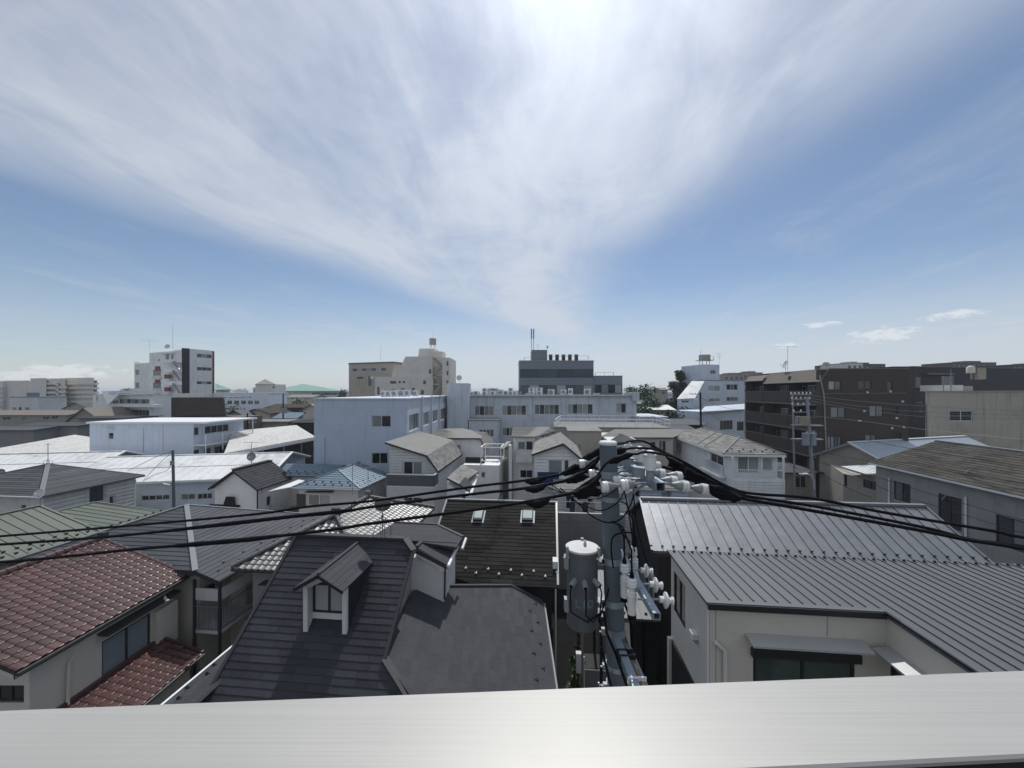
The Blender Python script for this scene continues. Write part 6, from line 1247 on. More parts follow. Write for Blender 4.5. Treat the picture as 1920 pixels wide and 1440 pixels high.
# --- trees
def tree(name, label, x, d, hgt, rad, m, n=2600, trunk=.22, blobs=9, leaf=.34, seed=1, zlow=.25, group=None, cone=False):
    r = random.Random(seed); t = thing(name, label, 'tree', V((x, d, 0)), group); L = V((x, d, 0)); bl = []
    for i in range(blobs):
        f = r.uniform(zlow, .95); sp_ = rad * (1 - f * .85 if cone else math.sqrt(max(.12, 1 - (2 * f - 1.05) ** 2))) * .7; a = r.uniform(0, 6.28)
        bl.append((L + V((math.cos(a) * sp_ * r.uniform(.25, 1), math.sin(a) * sp_ * r.uniform(.25, 1), hgt * f)), rad * r.uniform(.36, .66) * (1.05 - .55 * f if cone else 1)))
    tb = MB(); tb.tube([L, L + V((.1, 0, hgt * .45)), L + V((0, .1, hgt * .85))], [trunk, trunk * .7, trunk * .25], 7)
    for c, rr in bl[:7]: tb.tube([L + Zv * hgt * .3, (L + Zv * hgt * .45 + c) / 2, c], [trunk * .4, trunk * .25, trunk * .08], 5)
    tb.build('trunk', m_bark, t, True); cb = MB()
    for i in range(n):
        c, rr = r.choice(bl); v_ = V((r.gauss(0, 1), r.gauss(0, 1), r.gauss(0, 1))).normalized() * rr * (r.random() ** .45) * r.uniform(.8, 1.25); v_.z *= .85
        p = c + v_; s_ = leaf * r.uniform(.5, 1.2); a_ = V((r.gauss(0, 1), r.gauss(0, 1), r.gauss(0, .6))).normalized(); e_ = a_.cross(V((r.gauss(0, 1), r.gauss(0, 1), r.gauss(0, 1)))).normalized()
        cb.add([p - a_ * s_, p + e_ * s_ * .5, p + a_ * s_, p - e_ * s_ * .5], [(0, 1, 2, 3)])
    cb.build('crown', m, t); return t
def gx(px, d): return (px - CX) / F * d
tree('evergreen_tree', 'tallest dark evergreen touching the left wall of the sloped white building', gx(1276, 99), 99, 18.9, 3.4, m_leaf2, 6500, blobs=34, seed=3, cone=True)
tree('evergreen_tree', 'dark evergreen a little lower, left of the tallest one', gx(1263, 97), 97, 16.4, 4.0, m_leaf2, 6000, blobs=30, seed=4, cone=True)
tree('broadleaf_tree', 'round green tree right of the office block', gx(1203, 100), 100, 14.2, 4.6, m_leaf, 4200, blobs=16, seed=5); tree('broadleaf_tree', 'green tree between the long blue building and the evergreens', gx(1222, 88), 88, 12.0, 3.8, m_leaf, 3600, blobs=15, seed=6)
tree('broadleaf_tree', 'dark tree low below the evergreens', gx(1275, 80), 80, 9.8, 3.6, m_leaf2, 3200, blobs=14, seed=8); tree('broadleaf_tree', 'dark tree just left of the street pole by the sloped building', gx(1262, 76), 76, 9.2, 3.6, m_leaf2, 3200, blobs=14, seed=9); tree('broadleaf_tree', 'small tree below the east annexe of the long blue building', gx(1215, 84), 84, 9.6, 2.6, m_leaf, 1600, seed=10)
for i_, (px_, d_, h_, r_, lb_) in enumerate(((1178, 150, 14.5, 5, 'far tree directly right of the office side wing'), (1190, 125, 13.2, 4, 'far tree behind the corner box of the long blue building'), (1236, 170, 13.6, 5, 'far tree beyond the pinkish house tower'), (1150, 210, 14.5, 5, 'far tree peeping over the office side wing'), (872, 240, 14.2, 5, 'far tree right of the stair tower on the horizon'), (640, 190, 13.5, 5, 'far tree left of the taupe building'), (452, 230, 14.5, 6, 'far tree behind the school'), (232, 240, 13.5, 6, 'far tree behind the low white apartments'), (1250, 120, 12.5, 4, 'leafy tree behind the dark evergreens'))):
    tree('broadleaf_tree', lb_, gx(px_, d_), d_, h_, r_, m_leaf2 if i_ % 2 else m_leaf, 1500, blobs=12, seed=40 + i_, leaf=.6)
tree('broadleaf_tree', 'low shrubby tree beside the cream villa', gx(560, 130), 130, 10.6, 3.0, m_leaf, 900, seed=12, leaf=.5); tree('broadleaf_tree', 'low green tree in front of the school windows', gx(438, 130), 130, 8.4, 4.0, m_leaf, 900, seed=13, leaf=.5)
# ================================================================== utility pole in the foreground
PY = 5.0
def pX(z): return 1.25 + (12.31 - z) * .0385
def pR(z): return .11 + (12.31 - z) * .0058
pole = thing('utility_pole', 'leaning blue grey concrete utility pole right of centre with crowded insulators', 'utility pole', (pX(0), PY, 0))
MB().tube([V((pX(z), PY, z)) for z in (0, 3, 6, 9, 12.31)], [pR(z) for z in (0, 3, 6, 9, 12.31)], 28).build('shaft', m_pole, pole, True)
MB().lathe(V((1.25, PY, 12.315)), Zv, [(0, .114), (.03, .114), (.045, .10)], 28).build('cap', m_lgrey, pole, True)
for z, hh in ((11.93, .09), (11.62, .06), (10.82, .08), (10.28, .08), (9.9, .09), (9.45, .06), (9.2, .06)):
    bz_ = MB().lathe(V((pX(z), PY, z - hh / 2)), Zv, [(0, pR(z) + .010), (hh, pR(z) + .010)], 22).build('band', m_steel, pole, True)
    MB().box(V((pX(z) - pR(z) - .03, PY - .02, z)), .06, .05, hh * .9).build('bolt', m_dsteel, bz_); MB().tube([V((pX(z) - pR(z) - .09, PY - .03, z)), V((pX(z) - pR(z), PY - .03, z))], .009, 6).build('bolt', m_rail, bz_)
def hollow_arm(p, q, w, nm, m=None, t=.008):
    p, q = V(p), V(q); b = MB(); d = q - p; sd = d.cross(Zv).normalized(); k = w / 2 - t / 2
    b.bar(p + Zv * k, q + Zv * k, w, t); b.bar(p - Zv * k, q - Zv * k, w, t); b.bar(p + sd * k, q + sd * k, t, w - 2 * t); b.bar(p - sd * k, q - sd * k, t, w - 2 * t)
    return b.build(nm, m or m_steel, pole)
AX, AZ = 1.655, 11.94
arm = hollow_arm((AX, 4.28, AZ), (AX, 6.25, AZ), .105, 'crossarm'); arm2 = hollow_arm((AX - .14, 4.75, AZ - .10), (AX - .14, 6.25, AZ - .10), .075, 'crossarm')
for y_ in (4.92, 5.1): bar('arm_bracket', (pX(AZ) + .08, y_, AZ - .06), (AX + .02, y_, AZ - .06), .06, .05, m_steel, pole)
bar('brace', (pX(11.5), PY, 11.5), (AX, 5.9, AZ - .05), .035, .035, m_steel, pole); bar('brace', (pX(11.5), PY, 11.5), (AX, 4.7, AZ - .05), .035, .035, m_steel, pole)
def strain(y_, s_, z0, drop, n=2):
    """a string of bell insulators pulled out sideways from the arm"""
    dr = V((s_, 0, -drop)).normalized(); p = V((AX + s_ * .06, y_, z0))
    root = MB().bar(p - dr * .03, p + dr * .16, .04, .02); q = p + dr * .05
    for k in (-1, 1): root.tube([q + V((0, k * .018, .0)), q + dr * .07 + V((0, k * .05, .02)), q + dr * .15 + V((0, k * .02, 0))], .007, 5)
    ro = root.build('insulator_link', m_dsteel, pole)
    q = p + dr * .14
    for i in range(n):
        MB().lathe(q, dr, [(0, .018), (.03, .030), (.07, .048), (.105, .058), (.115, .058)], 16).build('insulator_cover', m_porcg, ro, True)
        MB().lathe(q + dr * .112, dr, [(0, .054), (.006, .066), (.030, .068), (.034, .059), (.042, .059), (.046, .068), (.072, .067), (.084, .054), (.086, .03), (.07, .012)], 20).build('insulator', m_porc, ro, True)
        q = q + dr * .19; MB().bar(q - dr * .03, q + dr * .06, .022, .03).build('clevis', m_dsteel, ro); q = q + dr * .04
    return q
ends = {}
for nm, y_ in (('c', 4.46), ('b', 5.15), ('a', 5.9)):
    for s_ in (-1, 1): ends[nm, s_] = strain(y_, s_, AZ + .01, .10 if s_ < 0 else .16)
for y_ in (4.78, 5.5): strain(y_, 1, AZ - .02, .1, 1); strain(y_, -1, AZ - .02, .1, 1)
def post_ins(x_, y_, zb_, r, hh):
    o = MB().lathe(V((x_, y_, zb_ - .13)), Zv, [(0, r * .72), (.14, r * .72)], 16).build('post_base', m_dsteel, pole, True)
    MB().lathe(V((x_, y_, zb_)), Zv, [(0, r), (hh * .62, r), (hh * .66, r * .86), (hh * .72, r * .86), (hh * .74, r * 1.05), (hh * .80, r * 1.05), (hh * .82, r * .66), (hh, r * .62), (hh * 1.04, r * .3)], 22).build('insulator', m_porc, o, True); return o
post_ins(1.62, 4.50, 12.09, .067, .22); post_ins(1.73, 5.2, 12.06, .055, .20); post_ins(1.80, 5.95, 12.02, .06, .20)
for y_, x_ in ((4.62, 1.52), (5.3, 1.60), (5.75, 1.52)):
    MB().box((x_, y_, AZ + .10), .12, .12, .10).build('clamp_box', m_steel, pole); MB().par((x_ - .08, y_ - .08, AZ + .16), (.16, 0, -.02), (0, .14, 0), Zv * .012).build('clamp_plate', m_steel, pole)
# lower arm with cut-out fuses and disc insulators
LX, LZ = 1.50, 10.69
hollow_arm((1.56, 5.9, LZ), (1.49, 3.95, LZ), .075, 'lower_crossarm')
def armx(y_): return 1.49 + (y_ - 3.95) * .036
for y_, s_, zz in ((4.45, -1, .0), (4.78, -1, .02), (5.2, 1, .06)):
    x_ = armx(y_) + s_ * .12; z1 = LZ + .16 + zz
    f_ = MB().bar((armx(y_), y_, LZ + .02), (x_, y_, LZ + .02), .03, .04).build('fuse_bracket', m_dsteel, pole)
    pr = [(0, .035), (.02, .045)]
    for k in range(3): pr += [(.18 + k * .045, .045), (.19 + k * .045, .058), (.21 + k * .045, .054), (.22 + k * .045, .042)]
    MB().lathe((x_, y_, z1 - .42), Zv, [(0, .048), (.14, .05), (.15, .047), (.17, .055), (.19, .050), (.22, .055), (.235, .045), (.25, .052), (.262, .044), (.27, .03), (.30, .03), (.305, .045), (.33, .058), (.345, .046), (.36, .058), (.38, .044), (.395, .056), (.42, .040)], 20).build('fuse_cutout', m_porc, f_, True)
    MB().lathe((x_, y_, z1 - .48), Zv, [(0, .02), (.01, .05), (.06, .052)], 16).build('fuse_base', m_rubber, f_, True); MB().lathe((x_, y_, z1 - .01), Zv, [(0, .032), (.10, .012)], 12).build('fuse_boot', m_rubber, f_, True)
    MB().tube([(x_, y_, z1 + .08), (x_ + .01, y_ + .05, z1 + .30), (x_ - .05, y_ + .2, z1 + .52), (x_ - .12, y_ + .45, z1 + .50), (armx(y_) + .1, y_ + .8, z1 + .1)], .011, 7).build('fuse_lead', m_rubber, f_, True)
for y_ in (4.28, 4.62, 4.98):
    x_ = armx(y_); f_ = MB().tube([V((x_ - .10, y_, LZ)), V((x_ + .18, y_, LZ))], .012, 6).build('disc_bolt', m_dsteel, pole)
    MB().lathe((x_ + .14, y_, LZ), V((1, -.1, -.1)), [(0, .035), (.045, .035), (.05, .06), (.06, .085), (.075, .085), (.10, .05), (.11, .03), (.125, .03), (.13, .045), (.15, .045), (.155, .02)], 20).build('insulator', m_porc, f_, True)
# service arm pointing at the viewer lower down, with conduits strapped to it
hollow_arm((1.31, 4.88, 9.9), (1.285, 3.5, 9.9), .085, 'service_arm', t=.085 / 2)
for dx_, r_ in ((.085, .030), (.13, .024)):
    tube('conduit', [V((1.31 + dx_, 5.05, 9.0)), V((1.35 + dx_, 5.0, 9.55)), V((1.31 + dx_, 4.75, 9.86)), V((1.29 + dx_, 4.2, 9.89)), V((1.285 + dx_, 3.5, 9.9))], r_, m_wood if dx_ < .1 else m_dsteel, pole)
for y_ in (4.55, 4.45, 4.1, 3.75): MB().box((1.335, y_, 9.905), .20, .015, .105).build('strap', m_black if y_ > 4.2 else m_rail, pole)
for k, pts in enumerate(([(pX(11) - .13, 4.9, 10.2), (pX(10) - .14, 4.86, 9.95), (1.24, 4.6, 9.87), (1.22, 3.9, 9.86), (1.2, 3.5, 9.86)], [(1.14, 4.9, 9.75), (1.22, 4.82, 9.4), (1.3, 4.8, 9.1), (1.32, 4.85, 8.0)], [(1.5, 4.9, 10.1), (1.56, 4.95, 10.0), (1.57, 5.0, 9.6), (1.52, 5.0, 8.5)], [(1.45, 5.02, 10.3), (1.54, 5.0, 10.05), (1.56, 5.0, 9.7), (1.46, 5.0, 9.3)])):
    MB().tube([V(p) for p in pts], .016, 7).build('service_cable', m_rubber, pole, True)
for i in range(3): z_ = 9.2 - i * .5; MB().tube([V((pX(z_) - pR(z_), PY, z_)), V((pX(z_) - pR(z_) - .12, PY - .03, z_)), V((pX(z_) - pR(z_) - .12, PY - .03, z_ + .04))], .012, 6).build('step_bolt', m_steel, pole)

# ---- transformer hanging on the pole
TX, TY, TR = .918, 5.02, .20
tr = thing('transformer', 'grey cylindrical pole transformer marked L10 hanging left of the pole', 'transformer', (TX, TY, 9.95))
MB().lathe((TX, TY, 9.95), Zv, [(0, .13), (.012, TR * .93), (.035, TR), (.95, TR), (.96, TR + .012), (1.0, TR + .012), (1.005, TR)], 36).build('tank', m_trans, tr, True)
MB().lathe((TX, TY, 10.957), Zv, [(0, TR + .016), (.022, TR + .016), (.026, TR + .010), (.027, .02)], 36).build('lid', m_lgrey, tr)
MB().lathe((TX + .04, TY + .02, 10.995), Zv, [(0, .022), (.025, .022), (.03, .010), (.06, .012), (.065, .004)], 12).build('lid_knob', m_steel, tr, True)
for an in (200, 330, 80): c = V((TX + math.cos(math.radians(an)) * (TR + .02), TY + math.sin(math.radians(an)) * (TR + .02), 10.95)); MB().box(c, .035, .05, .12).build('lid_clamp', m_dsteel, tr); MB().tube([c - V((.05, 0, .08)), c + V((.05, 0, -.08))], .012, 6).build('clamp_bolt', m_rail, tr)
for an in (232, 268, 308):
    a_ = math.radians(an); d_ = V((math.cos(a_), math.sin(a_), -.42)).normalized(); c = V((TX + math.cos(a_) * TR * .9, TY + math.sin(a_) * TR * .9, 10.62))
    bo = MB().lathe(c, d_, [(0, .030), (.02, .036), (.12, .034), (.12, .026), (.04, .02)], 16).build('bushing', m_porcg, tr, True); MB().lathe(c + d_ * .118, d_, [(0, .025), (.006, .02)], 14).build('bushing_seal', m_rubber, bo, True)
    e_ = c + d_ * .12; pts = [e_, e_ + d_ * .03 + Zv * -.06, e_ + V((.0, -.01, -.32)), V((e_.x + (TX + .16 - e_.x) * .6, TY - TR - .02, 10.12)), V((TX + .22, TY - .16, 10.22)), V((TX + .33, TY - .1, 10.5))]
    MB().tube(pts, .009, 6).build('lead_wire', m_rubber, tr, True)
for z_ in (10.80, 10.25):
    MB().bar((TX + TR - .03, TY - .02, z_), (pX(z_) - pR(z_) + .01, TY - .02, z_), .09, .07).build('hanger', m_dsteel, tr); MB().box((TX - TR - .015, TY - .04, z_), .05, .10, .16).build('lug', m_dsteel, tr); MB().tube([V((TX + TR + .02, TY - .1, z_ + .03)), V((TX + TR + .02, TY + .05, z_ + .03))], .018, 6).build('hanger_bolt', m_rail, tr)
fc = bpy.data.curves.new('lettering', 'FONT'); fc.body = 'L10'; fc.size = .155; fc.align_x = 'CENTER'; fc.extrude = .0; fo = bpy.data.objects.new('lettering_src', fc); COL.objects.link(fo)
bpy.context.view_layer.update(); me = bpy.data.meshes.new_from_object(fo.evaluated_get(bpy.context.evaluated_depsgraph_get())); bpy.data.objects.remove(fo)
bmx = bmesh.new(); bmx.from_mesh(me); bmesh.ops.subdivide_edges(bmx, edges=[e for e in bmx.edges if e.calc_length() > .03], cuts=2, use_grid_fill=True); bmx.to_mesh(me); bmx.free()
for v_ in me.vertices:
    a_ = -math.pi / 2 + math.radians(-3) + v_.co.x * 1.05 / TR; z_ = v_.co.y; v_.co = V((math.cos(a_) * (TR + .003), math.sin(a_) * (TR + .003), .33 + z_))
me.materials.clear(); me.materials.append(m_text); lo = bpy.data.objects.new('lettering', me); COL.objects.link(lo); lo.parent = tr; lo['label'] = 'pale stencilled characters L10 on the tank'

# ---- heavy cables left and right of the pole
def smooth_pts(pts, k=6):
    out = []; n = len(pts)
    for i in range(n - 1):
        p0, p1, p2, p3 = pts[max(i - 1, 0)], pts[i], pts[i + 1], pts[min(i + 2, n - 1)]
        for j in range(k):
            t = j / k; out.append(.5 * ((2 * p1) + (p2 - p0) * t + (2 * p0 - 5 * p1 + 4 * p2 - p3) * t * t + (3 * p1 - p0 - 3 * p2 + p3) * t ** 3))
    return out + [pts[-1]]
def cable(label, pts, r, sleeves=(), grp=None, n=8, name='power_cable', m=None):
    t = thing(name, label, 'cable', V(pts[len(pts) // 2]), grp); MB().tube(smooth_pts([V(p) for p in pts]), r, n).build('conductor', m or m_rubber, t, True)
    for sl_ in sleeves:
        sp_ = smooth_pts([V(p) for p, _ in sl_], 4); rr = []
        for i in range(len(sl_) - 1):
            for j in range(4): rr.append(sl_[i][1] + (sl_[i + 1][1] - sl_[i][1]) * j / 4)
        rr = [q if q < .03 else q * random.uniform(.85, 1.12) for q in rr]; MB().tube(sp_, rr + [sl_[-1][1]], 9).build('sleeve', m_rubber, t, True)
    return t
def cover(t, px, b_, th=.09):
    base = [N(x_, y_, b_) for x_, y_ in px]; out = []
    for i in range(len(base)):
        p, q = base[i], base[(i + 1) % len(base)]; k = max(1, int((q - p).length / .05))
        for j in range(k): out.append(p + (q - p) * (j / k) + V((random.uniform(-1, 1), 0, random.uniform(-1, 1))) * (.006 if j else .0))
    c = sum(out, V((0, 0, 0))) / len(out); n = len(out); vs = [q - GV * th * .18 for q in out] + [q + GV * th * .18 for q in out] + [c + (q - c) * .72 - GV * th * random.uniform(.4, .6) for q in out] + [c + (q - c) * .72 + GV * th * random.uniform(.4, .6) for q in out]
    fs = [(i, (i + 1) % n, (i + 1) % n + n, i + n) for i in range(n)] + [(i, i + 2 * n, (i + 1) % n + 2 * n, (i + 1) % n) for i in range(n)] + [(i + n, (i + 1) % n + n, (i + 1) % n + 3 * n, i + 3 * n) for i in range(n)]
    mb = MB(); mb.add(vs, fs); 
    for o_, f in ((2 * n, 1), (3 * n, 0)):
        tr_ = tessellate_polygon([[V((q.dot(RV), q.z, 0)) for q in vs[o_:o_ + n]]]); mb.add(vs[o_:o_ + n], [tuple(x_) for x_ in tr_])
    return mb.build('sleeve', m_rubber, t)
def PL(l, b): return [N(x_, y_, b) for x_, y_ in l]
bA, bB, bC = 6.05, 5.30, 4.60
A_ = [(-420, 1026), (-60, 1010), (0, 1005.5), (250, 985), (480, 964), (577, 950), (700, 939), (880, 913.5), (982, 901), (1060, 887)]
B_ = [(-420, 1046), (0, 1021), (250, 1002), (480, 976), (631, 961), (700, 950), (880, 927), (987, 915), (1062, 901)]
C_ = [(-420, 1076), (0, 1054), (250, 1030), (360, 1021), (495, 1008), (631, 992), (700, 981), (880, 957), (992, 940), (1075, 924)]
lc_ = 'heavy black cables left of the pole'
ea, eb, ec = ends['a', -1], ends['b', -1], ends['c', -1]
kA = cable('uppermost of the three heavy black cables running left from the pole', PL(A_, bA) + [ea], .021, [[(N(985, 902, bA), .024), (N(998, 904, bA), .05), (N(1012, 901, bA), .045), (N(1024, 896, bA), .022)]], lc_)
kB = cable('middle one of the three heavy black cables running left from the pole', PL(B_, bB) + [eb], .021, [[(N(300, 997, bB), .022), (N(430, 982, bB), .031), (N(560, 967, bB), .027), (N(660, 956, bB), .022)], [(N(985, 917, bB), .024), (N(1000, 918, bB), .05), (N(1012, 916, bB), .045), (N(1022, 911, bB), .022)]], lc_)
kC = cable('lowest of the three heavy black cables running left from the pole', PL(C_, bC) + [ec], .020, [[(N(330, 1023, bC), .022), (N(370, 1020, bC), .033), (N(470, 1011, bC), .032), (N(520, 1005, bC), .022)], [(N(988, 943, bC), .024), (N(1003, 945, bC), .055), (N(1018, 942, bC), .05), (N(1030, 935, bC), .022)]], lc_)
ra, rb2, rc = ends['a', 1], ends['b', 1], ends['c', 1]; rc_ = 'heavy black cables right of the pole'
kD = cable('uppermost of the three heavy black cables crossing the dark ribbed roof', [ra] + PL([(1340, 905), (1400, 924), (1520, 934), (1653, 960), (1864, 996), (1920, 1008), (2300, 1075)], bA), .022, [], rc_)
kE_ = cable('middle one of the three heavy black cables crossing the dark ribbed roof', [rb2] + PL([(1345, 913), (1400, 930), (1520, 948), (1728, 988), (1822, 1012), (1920, 1025), (2300, 1090)], bB), .020, [], rc_)
kF = cable('lowest of the three heavy black cables crossing the dark ribbed roof', [rc] + PL([(1370, 928), (1400, 936), (1520, 957), (1728, 995), (1812, 1012), (1920, 1029), (2300, 1096)], bC), .020, [], rc_)
cover(kA, [(1052, 886), (1066, 877), (1090, 862), (1112, 850), (1116, 853), (1104, 864), (1112, 868), (1108, 876), (1092, 880), (1076, 889), (1058, 893)], bA)
cover(kB, [(1058, 899), (1078, 889), (1096, 880), (1112, 866), (1124, 855), (1126, 859), (1116, 874), (1124, 880), (1117, 889), (1100, 897), (1080, 906), (1064, 907)], bB)
cover(kC, [(1068, 923), (1084, 914), (1102, 906), (1118, 893), (1125, 886), (1128, 892), (1122, 902), (1131, 908), (1131, 922), (1122, 931), (1108, 930), (1096, 935), (1084, 936), (1079, 931)], bC, .11)
cover(kD, [(1246, 853), (1268, 864), (1290, 874), (1324, 890), (1352, 905), (1388, 923), (1384, 930), (1350, 924), (1316, 908), (1296, 902), (1270, 890), (1262, 878), (1252, 874), (1255, 866)], bA, .12)
cover(kE_, [(1284, 878), (1306, 884), (1330, 896), (1362, 911), (1390, 926), (1386, 935), (1360, 931), (1332, 922), (1308, 912), (1300, 904), (1286, 900)], bB, .12)
cover(kF, [(1330, 908), (1350, 911), (1372, 920), (1392, 931), (1388, 938), (1374, 942), (1366, 938), (1350, 937), (1336, 930), (1330, 924)], bC, .10)
jc = 'jumper cables arching over the pole head'
cable('farthest jumper cable arching highest over the pole head', PL([(1062, 886), (1090, 864), (1105, 855), (1138, 837), (1170, 831), (1180, 827.5), (1201, 826.5), (1218, 832), (1236, 843), (1258, 854), (1294, 874), (1322, 894), (1392, 923)], bA), .017, [[(N(1088, 867, bA), .02), (N(1098, 860, bA), .055), (N(1126, 845, bA), .06), (N(1142, 838, bA), .02)]], jc)
cable('middle jumper cable arching over the pole head', PL([(1064, 900), (1090, 883), (1109, 868), (1129, 852), (1134, 848), (1173, 842), (1192, 840), (1218, 841), (1236, 845), (1265, 858), (1310, 884), (1396, 928)], bB), .016, [[(N(1131, 850, bB), .024), (N(1140, 849, bB), .058), (N(1165, 845, bB), .055), (N(1174, 842, bB), .018)]], jc)
cable('nearest jumper cable arching low over the pole head', PL([(1078, 922), (1092, 910), (1119, 893), (1126, 883), (1141, 866), (1177, 853), (1195, 851), (1210, 847.5), (1237, 851), (1265, 858), (1310, 882), (1396, 934)], bC), .014, [[(N(1141, 867, bC), .022), (N(1155, 862, bC), .046), (N(1177, 854, bC), .040), (N(1186, 852, bC), .016)]], jc)
lw = 'thin looped wires on the pole'
cable('shallow thin wire loop just below the left insulators', PL([(1000, 900), (1030, 915), (1080, 932), (1120, 935), (1150, 922), (1160, 908)], 4.9), .007, (), lw, 6, 'loop_wire'); cable('middle thin wire loop below the left insulators', PL([(1030, 905), (1070, 935), (1100, 950), (1130, 957), (1160, 940), (1172, 915)], 4.8), .008, (), lw, 6, 'loop_wire')
cable('deepest thin wire loop hanging across the pole', PL([(1050, 915), (1085, 945), (1110, 968), (1140, 980), (1165, 972), (1183, 945), (1188, 925)], 4.7), .009, (), lw, 6, 'loop_wire')
cable('straight lead wire dropping beside the pole to the fuses', PL([(1170, 918), (1178, 955), (1186, 1010), (1190, 1035)], 4.9), .008, (), lw, 6, 'loop_wire'); cable('second lead wire dropping beside the pole, right of the first', PL([(1187, 915), (1192, 970), (1200, 1010), (1215, 1060)], 5.1), .008, (), lw, 6, 'loop_wire')
cable('black lead looping from the pole over the lower arm', PL([(1150, 1065), (1146, 1030), (1149, 1008), (1165, 999), (1188, 1001), (1194, 1020), (1200, 1060)], 4.9), .010, (), lw, 6, 'loop_wire')
# ================================================================== street poles, lamps and thin wires farther away
def cross(root, c, L_, ang, n, m=None, ins=True, name='crossarm'):
    U = V((math.cos(ang), math.sin(ang), 0)); o = MB().bar(c - U * L_ / 2, c + U * L_ / 2, .09, .09).build(name, m_dsteel, root)
    if ins:
        for i in range(n): p = c + U * L_ * (i / max(1, n - 1) - .5) * .95; MB().lathe(p + Zv * .04, Zv, [(0, .05), (.1, .07), (.16, .06), (.2, .02)], 8).build('insulator', m_porc, o, True)
    return o
t = thing('utility_pole', 'distant double utility pole with twin transformers before the brown apartments', 'utility pole', D(1531, 735 + 13 / 35.5 * 720, 35.5) * V((1, 1, 0)))
b0 = V(t.location); tp = D(1513, 744, 36.2); MB().tube([b0, (b0 + tp) / 2, tp], [.19, .16, .12], 10).build('shaft', m_dsteel, t, True)
c0 = V((D(1492, 735, 36.6).x, 36.6, 0)); ct = D(1486, 737, 36.6); MB().tube([c0, ct], [.10, .07], 8).build('side_shaft', m_dsteel, t, True)
for z_, L_, n_ in ((12.75, 2.2, 6), (12.3, 2.0, 5), (11.75, 1.9, 4), (11.1, 1.6, 3)): cross(t, V((D(1500, 735, 36.4).x, 36.3, z_)), L_, .15, n_)
for z_ in (9.85, 8.55): bar('platform', V((ct.x - .2, 36.4, z_)), V((ct.x + 2.4, 36.1, z_)), .5, .08, m_dsteel, t)
for px, lb in ((1511, 'a'), (1523, 'b')):
    p = D(px, 835, 35.6); c = MB().lathe(p, Zv, [(0, .26), (.03, .31), (1.05, .31), (1.1, .33), (1.16, .3)], 14).build('transformer', m_steel, t, True); MB().lathe(p + V((0, -.1, 1.15)), Zv, [(0, .06), (.15, .05)], 8).build('bushing', m_porc, c, True)
MB().box(D(1508, 789, 35.8), .75, .5, .75).build('switch_box', m_tan, t); MB().box(D(1497, 788, 36.2), .4, .4, .7).build('small_box', m_dsteel, t)
lp = thing('street_lamp', 'curved arm street lamp on the distant double pole', 'street lamp', D(1527, 918, 35.4)); tube('lamp_arm', [D(1527, 918, 35.4), D(1526, 900, 35.4), D(1521, 891, 35.4), D(1513, 888.5, 35.4)], .05, m_white2, lp); MB().box(D(1507, 888.5, 35.4), .75, .25, .12).build('lamp_head', m_white, lp)
t = thing('utility_pole', 'slender dark street pole in front of the sloped white building', 'utility pole', D(1316, 735, 62) * V((1, 1, 0))); b0 = V(t.location); tp = D(1313, 736, 62); MB().tube([b0, tp], [.2, .14], 10).build('shaft', m_dark, t, True)
cross(t, D(1304, 739, 62), 1.9, 0, 5); cross(t, D(1308, 763, 62), 1.0, 0, 3); cross(t, D(1306, 767, 62), 1.2, 0, 3)
t = thing('utility_pole', 'thin grey pole standing before the long white hall', 'utility pole', D(328, 735, 31) * V((1, 1, 0))); b0 = V(t.location); tp = D(324, 844, 31); MB().tube([b0, tp], [.13, .09], 10).build('shaft', m_pole, t, True); MB().box(D(323, 868, 30.9), .2, .2, .35).build('junction_box', m_dsteel, t)
bar('lamp_arm', D(320, 909, 30.8), D(306, 907, 30.8), .1, .06, m_rail, t)
t = thing('utility_pole', 'dark wooden pole with small arms left of the blue wing', 'utility pole', D(531, 735, 82) * V((1, 1, 0))); b0 = V(t.location); tp = D(531, 738, 82); MB().tube([b0, tp], [.18, .13], 8).build('shaft', m_dark, t, True); cross(t, D(535, 741, 82), 1.2, 0, 3); MB().box(D(533, 770, 81.7), .9, .6, 1.1).build('transformer', m_dsteel, t)
t = thing('utility_pole', 'stout dark pole right of the mansard building', 'utility pole', D(464, 735, 72) * V((1, 1, 0))); b0 = V(t.location); MB().tube([b0, D(464, 775, 72)], [.18, .13], 8).build('shaft', m_dark, t, True); cross(t, D(473, 785, 72), 1.6, 0, 3); cross(t, D(473, 793, 72), 1.4, 0, 3)
